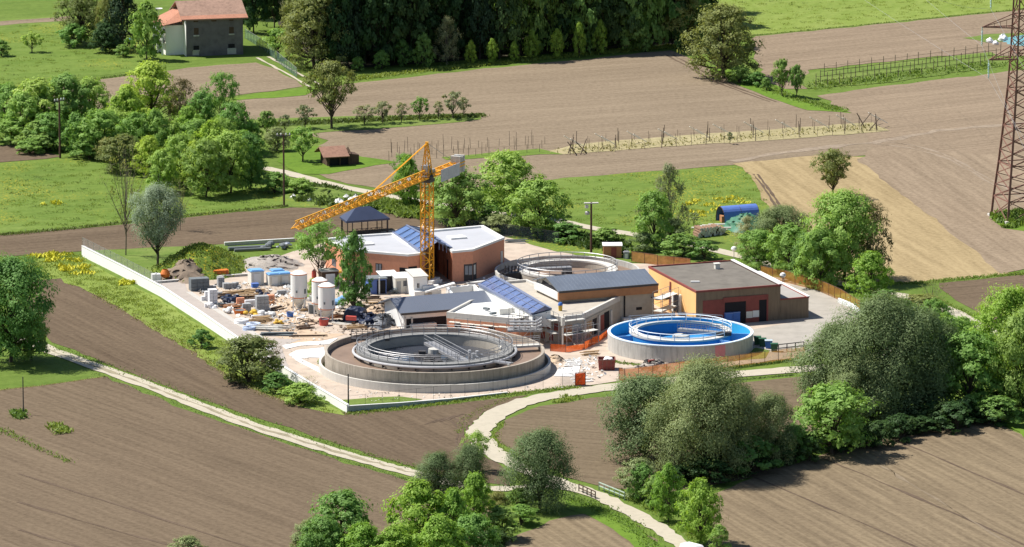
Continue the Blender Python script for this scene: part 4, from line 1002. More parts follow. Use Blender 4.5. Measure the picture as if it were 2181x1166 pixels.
c2 = P(1208, 592)
t2 = thing('settling_tank', c2, 'rear round tank behind the glint lightened metal roof, with a white rimmed walkway ring', 'tank')
MB().lathe(c2, [(11.0, -.02), (11.0, 1.3), (10.7, 1.3), (10.7, .0)], 80).build('outer_wall', m_conc, t2)
MB().disc(c2, 10.72, .45, 80, r0=7.5).build('brown_water', m_sludge, t2)
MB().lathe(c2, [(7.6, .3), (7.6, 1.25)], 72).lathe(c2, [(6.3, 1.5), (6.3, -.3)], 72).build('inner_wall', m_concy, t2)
w2 = MB().lathe(c2, [(7.65, 1.25), (7.65, 1.5), (6.25, 1.5), (6.25, 1.25)], 72).build('walkway', m_concl, t2)
mb = MB(); rail_ring(mb, c2, 7.6, 1.5, 1.0, 26, .06); mb.build('railing', m_steel, w2)
MB().disc(c2, 6.31, .35, 60).build('inner_water', m_sludge, t2)
bridge(t2, V(c2 + Vector((-6.5, -.6, 0)), 1.5), V(c2 + Vector((.6, 1.0, 0)), 1.5), 1.2, m_steel)
mb = MB(); mb.lathe(c2, [(0, 1.3), (.7, 1.3), (.9, .2)], 14); mb.build('centre_column', m_steeld, t2)
mb = MB(); q = P(1088, 600); mb.box(V(q, .5), (2.5, 1.6, .9), .4); [mb.tube(V(q + Vector((i * .5 - 1, .3 * (i % 2), 0)), .6), V(q + Vector((i * .5 - .8, .2, 0)), 2.4), .1) for i in range(5)]; mb.build('side_pipework', m_steeld, t2)
mb = MB(); q = c2 + Vector((-9.3, -3, 0)); [mb.beam(V(q + Vector((i * .5, 0, 0)), .5), V(q + Vector((1.5 - i * .3, .4, 0)), 2.3), .09) for i in range(5)]; mb.build('side_scaffold', m_steel, t2)

c3 = P(1449, 742)
t3 = thing('blue_lined_tank', c3, 'empty round concrete tank with bright blue painted inside and a railed inner ring', 'tank')
MB().lathe(c3, [(10.4, -.02), (10.4, 2.36)], 96).build('outer_wall', m_conc, t3)
MB().lathe(c3, [(10.43, 2.36), (10.43, 2.5), (10.0, 2.5), (10.0, 2.36)], 96).build('rim', m_bluerim, t3)
MB().lathe(c3, [(10.02, 2.4), (10.02, .4)], 96).build('outer_lining', m_bluel, t3)
MB().disc(c3, 10.03, .9, 96, r0=7.0).build('channel_floor', m_pool_shade, t3)
MB().lathe(c3, [(7.25, .8), (7.25, 2.35)], 80).lathe(c3, [(6.38, 2.55), (6.38, .2)], 80).build('inner_lining', m_pool_shade, t3)
MB().lathe(c3, [(6.4, .85), (3.6, .55), (1.3, .3)], 64).build('inner_floor', m_pool_shade, t3)
w3 = MB().lathe(c3, [(7.34, 2.35), (7.34, 2.58), (6.3, 2.58), (6.3, 2.35)], 80).build('walkway', m_concl, t3)
mb = MB(); rail_ring(mb, c3, 7.3, 2.58, .9, 22, .06, 1); mb.build('railing', m_bluerim, w3)
mb = MB(); mb.lathe(c3, [(6.34, 2.56), (6.34, 2.72), (6.2, 2.72)], 80); mb.build('weir_rim', m_coping, w3)
for an in (math.radians(197), math.radians(-5), math.radians(-42)):
    dr = Vector((math.cos(an), math.sin(an), 0)); MB().beam(V(c3 + dr * 7.2, 1.6), V(c3 + dr * 10.05, 1.6), .18, 1.4).build('partition', m_bluelt, t3)
mb = MB(); mb.lathe(c3 + Vector((.1, -.3, 0)), [(0, 2.0), (1.25, 2.0), (1.25, .2)], 24); mb.build('centre_column', m_conc, t3)
bridge(t3, V(c3 + Vector((-.2, .6, 0)), 2.75), V(c3 + Vector((6.4, -2.4, 0)), 2.75), 1.1, m_steel)
mb = MB(); q = P(1422, 722, .6); 
a0 = math.atan2(P(1530, 770).y - c3.y, P(1530, 770).x - c3.x)
MB().lathe(c3, [(10.43, .05), (10.43, 2.3)], 6, a0=math.radians(-63.5), a1=math.radians(-54)).build('pink_panel', m_pink, t3)
mb = MB(); rail_line(mb, V(c3 + Vector((1.0, 8.0, 0)), 2.5), V(c3 + Vector((6.2, 6.2, 0)), 2.5), 1.0, 5); rail_line(mb, V(c3 + Vector((-7.2, 7.2, 0)), 2.5), V(c3 + Vector((1.0, 9.9, 0)), 2.5), .7, 5); mb.build('rear_rail', m_steel, t3)
mb = MB(); an = math.radians(-30); q = c3 + Vector((math.cos(an), math.sin(an), 0)) * 7.0; mb.box(V(q, 2.6), (2.2, .9, .5), an + .5); mb.build('scraper_motor', m_steeld, t3)

# ------------------------------------------------------------------ brick building with pale roof and blue glass strip
ZB = 4.85
R = lambda pts, z: [P(x, y, z) for x, y in pts]
right = R([(963.5, 535), (1007, 531), (1074, 505.5), (1028.5, 480), (905, 491)], ZB)
left = R([(693, 508), (735, 531), (869, 542), (905, 538), (838, 496), (745, 502)], ZB)
link = R([(838, 496), (874, 521), (926, 513), (905, 489)], ZB)
b1 = thing('brick_building', V(right[0], 0), 'new red brick building with white flat roofs split by a blue glass ridge', 'building')
MB().prism(right, -.05, ZB - .32).prism(left, -.05, ZB - .32).prism(link, -.05, ZB - .36).build('wall', m_brick, b1)
MB().prism(offset(right, .3), ZB - .5, ZB - .28).prism(offset(left, .3), ZB - .5, ZB - .27).build('roof', m_roofw, b1)
mb = MB(); ringband(mb, offset(right, -.06), .5, ZB - .33, ZB); ringband(mb, offset(left, -.06), .5, ZB - .33, ZB); mb.build('coping', m_coping, b1)
mb = MB(); q = P(973, 507, ZB - .25); mb.box(q, (2.6, 2.0, .22), .38); q2 = P(781, 521, ZB - .25); mb.box(q2, (2.0, 1.6, .22), .38); mb.build('roof_hatch', m_coping, b1)
A, B = V(right[0], 0), V(right[1], 0); Cc = V(right[2], 0)
mb = MB(); wallbox(mb, A, B, 988, 564, 1006.5, 599, -.1, .05); dr = mb.build('double_door', m_steeld, b1)
mb = MB(); wallbox(mb, A, B, 990, 567, 996.5, 585, .0, .08); wallbox(mb, A, B, 998, 567, 1005, 585, .0, .08); mb.build('door_glass', m_glassg, dr)
mb = MB(); wallbox(mb, B, Cc, 1007.2, 562, 1014.5, 597, -.1, .05); o = mb.build('side_window', m_steeld, b1)
mb = MB(); wallbox(mb, B, Cc, 1008.5, 565, 1012, 584, 0, .08); mb.build('pane', m_cream, o)
mb = MB(); wallbox(mb, B, Cc, 1066, 536, 1069.5, 560, 0, .12); mb.build('downpipe', m_cream, b1)
L0, L1, L2 = V(left[1], 0), V(left[2], 0), V(left[3], 0)
mb = MB(); wallbox(mb, L0, L1, 851, 570, 868, 592, -.1, .04); mb.build('doorway', m_dark, b1)
mb = MB(); wallbox(mb, L1, L2, 869.5, 569, 888, 592, -.1, .04); mb.build('doorway', m_dark, b1)
mb = MB(); wallbox(mb, V(left[0], 0), L0, 707, 546, 716, 570, -.1, .04); mb.build('window', m_glassd, b1)
mb = MB(); wallbox(mb, L0, L1, 800, 561, 813.5, 581, -.1, .05); o = mb.build('window', m_steeld, b1)
mb = MB(); wallbox(mb, L0, L1, 801.5, 563, 806, 578, 0, .08); wallbox(mb, L0, L1, 808, 563, 812, 578, 0, .08); mb.build('pane', m_glassg, o)
# recess side wall panels
A2 = V(right[0], 0); E2 = A2.lerp(V(right[4], 0), .32); mb = MB()
n = (E2 - A2).normalized(); nn = Vector((-n.y, n.x, 0)); nn = nn if nn.x < 0 else -nn
for i in range(4):
    for j in range(3):
        p0, p1 = A2.lerp(E2, .03 + i * .245), A2.lerp(E2, .03 + i * .245 + .225); z0 = .15 + j * 1.45
        mb.hexa([V(p0, z0), V(p1, z0), V(p1 + nn * .06, z0), V(p0 + nn * .06, z0)], [V(p0, z0 + 1.38), V(p1, z0 + 1.38), V(p1 + nn * .06, z0 + 1.38), V(p0 + nn * .06, z0 + 1.38)])
mb.build('facing_panel', m_brickl, b1)
p0, p1 = A2.lerp(E2, .44), A2.lerp(E2, .56)
mb = MB(); mb.hexa([V(p0, 0), V(p1, 0), V(p1 + nn * .1, 0), V(p0 + nn * .1, 0)], [V(p0, 3), V(p1, 3), V(p1 + nn * .1, 3), V(p0 + nn * .1, 3)]); mb.build('recess_door', m_dark, b1)

def glass_strip(name, par, Lb, Lf, Rb, Rf, Eb, Ef, panes, gm, zl):
    mb = MB(); mb.face([Lb, Lf, Rf, Rb]); mb.face([Rb, Rf, Ef, Eb]); mb.face([Lf, Ef, Rf]); mb.face([Eb, Lb, Rb])
    o = mb.build(name, gm, par); mb = MB()
    for i in range(panes + 1):
        t = i / panes; a_, b_ = Lb.lerp(Lf, t) + Z * .05, Rb.lerp(Rf, t) + Z * .05; mb.beam(a_, b_, .16, .12)
        mb.beam(b_, Eb.lerp(Ef, t) + Z * .05, .16, .12)
    mb.beam(Lb + Z * .02, Lf + Z * .02, .35, .3); mb.beam(Rb + Z * .06, Rf + Z * .06, .25, .16); mb.beam(Eb, Ef, .35, .3)
    mid0, mid1 = Lb.lerp(Rb, .5) + Z * .05, Lf.lerp(Rf, .5) + Z * .05; mb.beam(mid0, mid1, .1, .1)
    mb.build('glazing_bar', m_frame, o)
    mb = MB(); n_ = len((Lb,)); q = [Lb, Lf, Ef, Eb]; mb.hexa([V(k, zl) for k in q], [V(k, k.z - .2) for k in q]); mb.build('kerb_wall', m_coping, o); return o
Lb, Lf, Rb, Rf, Ef = P(837.5, 495.5, 4.9), P(899, 538, 4.9), P(866, 480.5, 6.2), P(931, 516, 6.2), P(961, 528.5, 4.9)
Eb = Lb + (Ef - Lf)
mb = MB(); mb.face([Lb, Lf, Rf, Rb]); mb.face([Rb, Rf, Ef, Eb]); mb.face([Eb, Lb, Rb])
sk = mb.build('glass_ridge', m_blueglass, b1); mb = MB()
for i in range(7):
    t = i / 6; mb.beam(Lb.lerp(Lf, t) + Z * .05, Rb.lerp(Rf, t) + Z * .05, .14, .1); mb.beam(Rb.lerp(Rf, t) + Z * .05, Eb.lerp(Ef, t) + Z * .05, .14, .1)
mb.beam(Lb, Lf, .3, .25); mb.beam(Eb, Ef, .4, .25); mb.beam(Rb + Z * .05, Rf + Z * .05, .25, .15)
for i in range(4): q = Rf.lerp(Ef, .15 + i * .26); mb.beam(q, q - Z * 1.0, .12)
mb.build('glazing_bar', m_frame, sk)

# ------------------------------------------------------------------ treatment building with two metal roofed wings (under construction)
b2 = thing('treatment_building', P(1180, 700), 'unfinished treatment building with two dark metal pitched roofs and a blue glass strip', 'building')
def wing(par, e0, e1, ze, zr, depth, thick, m, over, wallm, zf=0.0, nm='pitched_roof'):
    a, b = P(*e0, ze), P(*e1, ze); d = (b - a).normalized(); n = Vector((-d.y, d.x, 0)); n = n if n.y > 0 else -n
    r0, r1 = a + n * depth, b + n * depth; r0.z = r1.z = zr; k0, k1 = a + n * 2 * depth, b + n * 2 * depth
    mb = MB(); T = Z * thick
    mb.hexa([a - T, b - T, r1 - T, r0 - T], [a, b, r1, r0]); mb.hexa([r0 - T, r1 - T, k1 - T, k0 - T], [r0 + Z * .004, r1 + Z * .004, k1, k0])
    ro = mb.build(nm, m, par)
    mb = MB(); L = (b - a).length; ns = int(L / .62)
    for i in range(1, ns):
        t = i / ns; mb.beam(a.lerp(b, t) + Z * .005, r0.lerp(r1, t) + Z * .005, .03, .03)
    mb.build('standing_seam', m, ro)
    mb = MB(); mb.beam(a + Z * .02 - n * .08 - T * .5, b + Z * .02 - n * .08 - T * .5, .2, .3); mb.build('gutter', m_steeld, ro)
    a2, b2_, k2, k3 = a + d * over + n * over, b - d * over + n * over, b - d * over + n * (2 * depth - over), a + d * over + n * (2 * depth - over)
    slope = (zr - ze) / depth; zt = ze + slope * over - thick
    mb = MB(); m0, m1 = (a2 + k3) / 2, (b2_ + k2) / 2; zm = zr - thick - .02
    mb.hexa([V(a2, zf), V(b2_, zf), V(k2, zf), V(k3, zf)], [V(a2, zt), V(b2_, zt), V(k2, zt), V(k3, zt)])
    mb.face([V(a2, zt), V(k3, zt), V(m0, zm)]); mb.face([V(b2_, zt), V(k2, zt), V(m1, zm)])
    return ro, mb.build('wall', wallm, par), (a2, b2_, k2, k3, d, n)
_, _, W1 = wing(b2, (854, 669), (1064, 652), 2.55, 4.05, 4.6, .16, m_metalroof, .7, m_white)
_, _, W2 = wing(b2, (1190, 622), (1402, 605), 5.3, 6.65, 5.0, .16, m_metalroof_glint, .45, m_concy)
mb = MB(); a, b = P(1190, 625, 5.1), P(1402, 608, 5.1); d, n = W2[4], W2[5]
mb.hexa([V(a, 3.95), V(b, 3.95), V(b + n * .42, 3.95), V(a + n * .42, 3.95)], [V(a, 5.12), V(b, 5.12), V(b + n * .42, 5.12), V(a + n * .42, 5.12)]); mb.build('timber_fascia', m_woodr, b2)
mb = MB(); q0, q1 = W2[0], W2[3]; mb.hexa([V(q0 - d * .4, 3.95), V(q1 - d * .4, 3.95), V(q1, 3.95), V(q0, 3.95)], [V(q0 - d * .4, 5.0), V(q1 - d * .4, 5.0), V(q1, 5.0), V(q0, 5.0)]); mb.build('gable_parapet', m_coping, b2)
q0, q1 = W2[0].lerp(W2[3], .12), W2[0].lerp(W2[3], .8); mb = MB(); mb.hexa([V(q0 - d * .04, 5.0), V(q1 - d * .04, 5.0), V(q1, 5.0), V(q0, 5.0)], [V(q0 - d * .04, 5.35), V(q0.lerp(q1, .9) - d * .04, 5.7), V(q0.lerp(q1, .9), 5.7), V(q0, 5.35)]); mb.build('gable_opening', m_dark, b2)
# lower wing front: dark panel painting its shade, then shelf, barrier and posts
A, B = V(W1[0], 0), V(W1[1], 0)
mb = MB(); wallbox(mb, A, B, 864, 680, 950, 720, -.1, .04); mb.build('front_shade_panel', m_dark, b2)
mb = MB(); wallbox(mb, A, B, 872, 690, 925, 693, .05, .9); mb.build('shelf_board', m_cream, b2)
mb = MB(); wallbox(mb, A, B, 872, 694, 930, 704, .05, .25); mb.build('red_barrier', m_red, b2)
[wallbox(MB(), A, B, x, 676, x + 3, 720, .05, .3).build('post', m_concl, b2) for x in (861, 875, 950)]
# window, pipe on the tall wing wall
A, B = V(W2[0], 0), V(W2[1], 0)
mb = MB(); wallbox(mb, A, B, 1328.5, 628, 1331, 680, .02, .14); mb.build('downpipe', m_dark, b2)
mb = MB(); wallbox(mb, A, B, 1355, 655, 1367, 660, .02, .06); mb.build('wall_vent', m_dark, b2)
mb = MB(); wallbox(mb, A, B, 1322, 676, 1340, 684, .3, 1.2); mb.build('white_box', m_coping, b2)
# low flat blocks in front of and beside the glass strip
ZF = 3.9
blkR = R([(1136, 668), (1195, 675), (1239.5, 670), (1322, 629.5), (1290, 612), (1185, 622), (1122, 595), (1062, 600)], ZF)
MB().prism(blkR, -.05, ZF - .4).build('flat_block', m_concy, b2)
MB().prism(offset(blkR, .35), ZF - .6, ZF - .36).build('flat_roof', m_concy, b2)
mb = MB(); ringband(mb, offset(blkR, -.05), .4, ZF - .75, ZF); mb.build('parapet', m_concl, b2)
blkL = R([(952, 665), (1100, 679), (1146, 675), (1048, 626), (1000, 640)], 3.3)
MB().prism(blkL, -.05, 2.9).build('flat_block', m_brick, b2)
MB().prism(offset(blkL, .3), 2.75, 2.96).build('flat_roof', m_coping, b2)
mb = MB(); ringband(mb, offset(blkL, -.06), .35, 2.4, 3.3); mb.build('parapet', m_concl, b2)
# skylight of the treatment building
Lb, Lf, Rb, Rf = P(1020, 606, 4.5), P(1134, 669, 4.5), P(1053, 589.5, 5.6), P(1161, 653, 5.6)
pd = (Rb - Lb); pd.z = 0
glass_strip('glass_strip', b2, Lb, Lf, Rb, Rf, V(Rb + pd * .35, 5.2), V(Rf + pd * .35, 5.2), 9, m_blueglass2, 2.6)
# entrance facade openings
f0, f1, f2 = V(blkR[1], 0), V(blkR[2], 0), V(blkR[3], 0)
for A, B, x0, y0, x1, y1, m_, nm in ((f0, f1, 1200, 694, 1218, 729, m_woodr, 'boarded_opening'), (f0, f1, 1220.5, 691, 1238, 722, m_glassg, 'glazed_opening'), (f1, f2, 1250, 687, 1260, 716, m_wood, 'boarded_opening'), (f1, f2, 1262, 681, 1270.5, 712, m_dark, 'doorway'), (f1, f2, 1279, 673, 1286, 705, m_red, 'red_shutter'), (f1, f2, 1287, 667, 1297, 703, m_dark, 'doorway')):
    mb = MB(); wallbox(mb, A, B, x0, y0, x1, y1, -.1, .05); mb.build(nm, m_, b2)
[wallbox(MB(), f1, f2, x, y, x + 3, y + 44, .02, .2).build('pilaster', m_concl, b2) for x, y in ((1243, 684), (1273, 672), (1299, 662))]
mb = MB(); wallbox(mb, f1, f2, 1246, 681, 1300, 658, .03, .09); mb.build('facade_band', m_concy, b2)
f3 = V(blkR[0], 0); [wallbox(MB(), f3, f0, x, y, x + 9, y + 16, -.1, .05).build('side_opening', m_red, b2) for x, y in ((1149, 683), (1165, 686), (1180, 689), (1152, 706), (1170, 710))]
A, B = V(blkL[0], 0), V(blkL[1], 0)
[wallbox(MB(), A, B, x, y, x + 22, y + 3, .1, .8).build('ledge_board', m_cream, b2) for x, y in ((960, 684), (990, 688), (1030, 691), (1065, 694))]
[wallbox(MB(), A, B, x, y, x + 14, y + 12, -.05, .05).build('opening', m_dark, b2) for x, y in ((968, 690), (1000, 692), (1040, 697))]
# rear terrace blocks between crane and lower wing
q = P(1000, 612, 2.6); mb = MB()
fr = R([(950, 612), (1012, 606), (1025, 622), (965, 632)], 2.6); ringband(mb, fr, .4, .0, 2.6); mb.build('roof_well', m_coping, b2)
mb = MB(); mb.box(V(P(1078, 668, 3.0), 2.95), (2.4, 1.6, .9), .3); mb.build('roof_unit', m_cream, b2)
mb = MB(); [mb.box(V(P(x, y, 3.0), 2.95 + .2), (1.0, .5, .3), x) for x, y in ((1050, 672), (1036, 662), (1110, 672))]; mb.build('roof_material', m_blkd, b2)

def loose_box(name, cat, label, px, py, size, rz, m, z=0.0, extra=None, group=None):
    q = P(px, py, z); mb = MB(); w_, d_, h_ = size
    c = [(-w_ / 2, -d_ / 2), (w_ / 2, -d_ / 2), (w_ / 2, d_ / 2), (-w_ / 2, d_ / 2)]
    mb.box(q, size, rz); return mb.build(name, m, label=label, cat=cat, group=group, pivot=q)

# drum wrapped in blue on the roof edge, post below
q = P(1193.5, 657, 3.9); t = thing('blue_drum', V(q, 3.55), 'blue topped drum standing on the corner of the unfinished flat roof', 'drum')
MB().lathe(V(q, 3.9), [(0, .9), (.22, .86), (.34, .65), (.36, .45)], 14).build('lid', m_blue, t)
MB().lathe(V(q, 3.9), [(.3, .45), (.3, .15), (.26, -.35)], 14).build('barrel', m_ochrep, t)
q = P(1199, 742, 0); mb = MB(); mb.tube(q, V(q, 4.6), .09); mb.tube(V(q, 3.3), V(q, 4.5), .3, n=10); mb.build('wrapped_pole', m_cream, label='tall pole with white wrapping at the corner of the scaffold', cat='pole', pivot=q)

def scaffold(a, b, depth, levels, lb, boards=True):
    d = (b - a).normalized(); n = Vector((-d.y, d.x, 0)); n = n if n.y < 0 else -n
    t = thing('scaffold', a, lb, 'scaffold'); L = (b - a).length; k = max(2, int(L / 1.7)); H = levels * 1.9
    mb = MB()
    for i in range(k + 1):
        for s in (0, depth):
            p = a + d * L * i / k + n * s; mb.beam(p, p + Z * (H + .9), .08)
    for j in range(1, levels + 1):
        for s in (0, depth):
            mb.beam(a + n * s + Z * j * 1.9, b + n * s + Z * j * 1.9, .07); mb.beam(a + n * s + Z * (j * 1.9 + .9), b + n * s + Z * (j * 1.9 + .9), .05)
    for i in range(k): mb.beam(a + d * L * i / k + n * depth + Z * (.2 if i % 2 else 1.9), a + d * L * (i + 1) / k + n * depth + Z * (1.9 if i % 2 else .2), .06)
    mb.build('frame', m_steel, t)
    if boards:
        mb = MB()
        for j in range(1, levels + 1): mb.beam(a + n * depth / 2 + Z * j * 1.88, b + n * depth / 2 + Z * j * 1.88, depth * .9, .08)
        mb.build('deck', m_cream, t)
scaffold(P(1146, 716), P(1190, 738), 1.2, 2, 'two level scaffold on the left side of the unfinished facade')
scaffold(P(1196, 741), P(1264, 728), 1.1, 1, 'low scaffold along the front of the unfinished facade')
scaffold(P(975, 714), P(1085, 724), 1.0, 1, 'low scaffold behind the ring railing of the largest tank')
scaffold(P(1390, 690), P(1425, 677), 1.6, 2, 'scaffold stair between the grey roof wing and the ochre wall')
q = P(1400, 640, 3.0); loose_box('canopy_sheet', 'canopy', 'small dark canopy sheet under the right end of the glint lightened metal roof', 1408, 636, (2.4, 2.2, .12), .4, m_steeld, 3.2)
# ------------------------------------------------------------------ ochre workshop, shade painted brown on its front
main = R([(1483, 619), (1662.6, 605), (1559.5, 553), (1382.4, 566)], 5.45)
b3 = thing('workshop', V(main[0], 0), 'flat roofed workshop with ochre side wall and front browned by painted shade', 'building')
MB().prism(main, -.05, 5.1).build('wall', m_ochre_shade, b3)
MB().prism(offset(main, .3), 4.95, 5.22).build('roof', M('grey roof felt', (.155, .14, .12), .95, .3, .6, .2), b3)
A, B, Cc, D = [V(p, 0) for p in main]
off = (D - A).normalized(); nl = Vector((off.y, -off.x, 0)); nl = nl if nl.x < 0 else -nl
mb = MB(); mb.hexa([V(A + nl * .05, -.05), V(D + nl * .05, -.05), D, A], [V(A + nl * .05, 5.1), V(D + nl * .05, 5.1), V(D, 5.1), V(A, 5.1)]); mb.build('ochre_wall', m_orange, b3)
mb = MB(); ringband(mb, offset(main, -.1), .22, 5.1, 5.38); mb.build('red_edge', m_red, b3)
mb = MB(); mb.beam(V(B, 5.42) , V(Cc, 5.42), .5, .14); mb.build('white_coping', m_coping, b3)
q = P(1527, 573, 5.2); mb = MB(); mb.box(q, (.7, .7, .75), .3); mb.box(q + Z * .75, (.9, .9, .12), .3); mb.build('chimney', m_cream, b3)
dv = (Cc - B).normalized()
an = [P(1664.5, 635, 3.25), P(1722.5, 631.5, 3.25), None, None]; an[0] = V(B, 0) + (V(an[1], 0) - V(B, 0)).normalized() * .02
an[2] = an[1] + dv * 20; an[3] = V(B, 0) + dv * 20 + (V(an[1], 0) - V(B, 0)).normalized() * .02
ann = [V(p, 0) for p in an]; MB().prism(ann, -.05, 3.0).build('annex_wall', m_ochre_shade, b3)
MB().prism(offset(ann, .3), 2.9, 3.1).build('annex_roof', M('pale roof felt', (.33, .31, .29), .95, .12, .6), b3)
mb = MB(); ringband(mb, offset(ann, -.05), .35, 3.0, 3.2); mb.build('annex_edge', m_red, b3); mb = MB(); mb.beam(V(an[1], 3.22), V(an[2], 3.22), .45, .14); mb.build('annex_coping', m_coping, b3)
[wallbox(MB(), A, B, *k, -.05, .05).build('red_panel', m_red, b3) for k in ((1497, 641, 1543, 690), (1589, 637, 1616, 694))]
mb = MB(); wallbox(mb, A, B, 1544, 640, 1588, 694, -.2, .04); mb.build('big_doorway', m_dark, b3)
mb = MB(); wallbox(mb, A, B, 1617, 636, 1632, 690, -.2, .04); mb.build('side_doorway', m_dark, b3)
mb = MB(); wallbox(mb, A, B, 1540, 634.5, 1636, 637.5, .02, .12); wallbox(mb, A, B, 1632.5, 636, 1635.5, 690, .02, .12); mb.build('red_frame', m_red, b3)
mb = MB(); wallbox(mb, A, B, 1589, 664, 1602, 677, .05, .12); mb.build('cream_notice', m_cream, b3)
mb = MB(); wallbox(mb, A, B, 1603, 662, 1616, 675, .05, .12); mb.build('white_notice', m_coping, b3)
mb = MB(); wallbox(mb, A, D, 1438, 625, 1448, 668, .05, .12); o = mb.build('side_window', m_dark, b3)
[wallbox(MB(), A, D, *k, .05, .3).build('window_surround', m_coping, o) for k in ((1434.5, 622, 1437.5, 670), (1449, 627, 1452, 672))]
mb = MB(); wallbox(mb, A, D, 1428, 600, 1430, 662, .05, .16); mb.build('downpipe', m_red, b3)
for i, (x, y, rz) in enumerate(((1550, 692, .4), (1566, 690, .38))):
    q = P(x, y); t = thing('waste_container', q, ('left' if i == 0 else 'right') + ' one of two blue wheeled containers in the workshop doorway', 'container', 'blue containers in the workshop doorway')
    mb = MB(); mb.box(q + Z * .2, (1.15, .9, 1.5), rz); mb.build('body', m_blue, t); mb = MB(); mb.box(q + Z * 1.7, (1.2, 1.0, .14), rz); mb.build('lid', M('pale blue lid', (.15, .24, .5), .5), t)
    mb = MB(); [mb.box(q + Vector((dx, dy, 0)), (.12, .12, .2), rz) for dx in (-.45, .45) for dy in (-.3, .3)]; mb.build('wheel', m_dark, t)
mb = MB(); q0, q1 = P(1484, 688), P(1540, 684)
for k in range(3): mb.beam(q0 + Z * (.8 + .55 * k), q1 + Z * (.8 + .55 * k), .15, .3)
for i in range(4): p = q0.lerp(q1, i / 3); mb.beam(p, p + Z * 2.3, .15)
mb.build('board_fence', m_cream, label='pale horizontal board fence between the blue lined tank and the workshop', cat='fence', pivot=q0)
q = P(1496, 688); mb = MB(); mb.tube(q, q + Z * 2.9, .14); mb.build('grey_post', m_conc, label='grey post at the board fence before the workshop', cat='post', pivot=q)
# ------------------------------------------------------------------ old house
FL, FR = P(397, 121), P(518, 116.5)
hd = (FR - FL).normalized(); hn = Vector((-hd.y, hd.x, 0)); hs = Vector((-.24, .97, 0)).normalized(); HD = 12.0
h1 = thing('farmhouse', FL, 'old farmhouse with a weathered tiled roof and two chimneys', 'house')
BL, BR = FL + hs * HD, FR + hs * HD; ze, zr = 7.05, 9.5
mb = MB(); mb.hexa([V(k, -.05) for k in (FL, FR, BR, BL)], [V(k, ze) for k in (FL, FR, BR, BL)])
ml, mr_ = (FL + BL) / 2, (FR + BR) / 2
mb.face([V(FL, ze), V(BL, ze), V(ml, zr - .05)]); mb.face([V(FR, ze), V(BR, ze), V(mr_, zr - .05)]); mb.build('wall', m_plaster_shade, h1)
mb = MB(); nl = Vector((-hs.y, hs.x, 0)); mb.hexa([V(FL + nl * .03, -.05), V(BL + nl * .03, -.05), V(BL, -.05), V(FL, -.05)], [V(FL + nl * .03, ze), V(BL + nl * .03, ze), V(BL, ze), V(FL, ze)]); mb.build('gable_wall', m_whitew, h1)  # white facing gives the sunlit gable its lighter tone
ov = .55; dz = (zr - ze) / (HD / 2)
e0, e1 = FL - hd * .9 - hs * ov, FR + hd * .9 - hs * ov; k0, k1 = BL - hd * .9 + hs * ov, BR + hd * .9 + hs * ov; r0, r1 = (e0 + k0) / 2, (e1 + k1) / 2
zl = ze - dz * ov; mb = MB()
for a_, b_, zs in ((e0, e1, 1), (k1, k0, 1)):
    p0, p1 = (r0, r1) if a_ is e0 else (r1, r0)
    mb.hexa([V(a_, zl), V(b_, zl), V(p1, zr), V(p0, zr)], [V(a_, zl + .2), V(b_, zl + .2), V(p1, zr + .2), V(p0, zr + .2)])
ro = mb.build('roof', m_tileg, h1)
mb = MB(); f = .2; mb.hexa([V(e0, zl + .205), V(e1, zl + .205), V(e1.lerp(r1, f), zl + (zr - zl) * f + .205), V(e0.lerp(r0, f), zl + (zr - zl) * f + .205)], [V(e0, zl + .26), V(e1, zl + .26), V(e1.lerp(r1, f), zl + (zr - zl) * f + .23), V(e0.lerp(r0, f), zl + (zr - zl) * f + .23)]); mb.build('new_tile_row', m_tile, ro)
for x, y, hh in ((437, 30, 1.7), (444, 4, 1.5)):
    t_ = .38 if y > 10 else .40; q = P(x, y, zl + (.35 if y > 10 else 1.9)); mb = MB(); mb.box(q - Z * .3, (.75, .75, hh), 0); mb.box(q + Z * (hh - .3), (.95, .95, .15)); mb.box(q + Z * (hh - .05), (.6, .6, .2)); mb.build('chimney', m_cream, ro)
for x0, y0, x1, y1 in ((412, 42, 422, 47.5), (450, 41, 461, 46), (488, 39, 497.5, 44.5), (413, 60, 423, 75), (488, 58, 498, 72), (412, 98, 424, 107), (486, 94, 500, 103)):
    mb = MB(); wallbox(mb, FL, FR, x0, y0, x1, y1, -.1, .04); o = mb.build('window', m_woodd if y0 < 90 else m_dark, h1)
    if y0 > 50: mb = MB(); wallbox(mb, FL, FR, x0 - 1, y1, x1 + 1, y1 + 2.5, .0, .2); mb.build('sill', m_conc, o)
mb = MB(); wallbox(mb, FL, FR, 484, 104, 503, 115, .02, .12); mb.build('door_block', m_concl, h1); mb = MB(); wallbox(mb, FL, FR, 410, 110, 424, 118, .02, .08); mb.build('wall_patch', m_conc, h1)
# low wing on the left
w0 = P(352, 100); wl = FL + hs * 3.0
wg = [FL + hs * 2.5 - hd * 0, FL + hs * 2.5 - hd * 3.4, FL + hs * 9.5 - hd * 3.9, FL + hs * 9.5]
mb = MB(); mb.hexa([V(k, -.05) for k in wg], [V(k, 5.6) for k in wg]); mb.build('wing_wall', m_whitew, h1)
g = [wg[0] - hs * .9, wg[1] - hs * .9 - hd * .9, wg[2] + hs * .5 - hd * .9, wg[3] + hs * .5]
mb = MB(); top0, top1 = V(FL + hs * 5.0, 8.0), V(FL + hs * 9.5, 8.0)
mb.face([V(g[0], 6.6), V(g[1], 5.7), V(top0, 8.0)]); mb.face([V(g[1], 5.7), V(g[2], 5.7), top1, top0]); mb.face([V(g[0], 6.45), V(top0, 7.85), V(g[1], 5.55)]); mb.face([V(g[1], 5.55), top0 - Z * .15, top1 - Z * .15, V(g[2], 5.55)]); mb.build('wing_roof', m_tile, h1)
mb = MB()
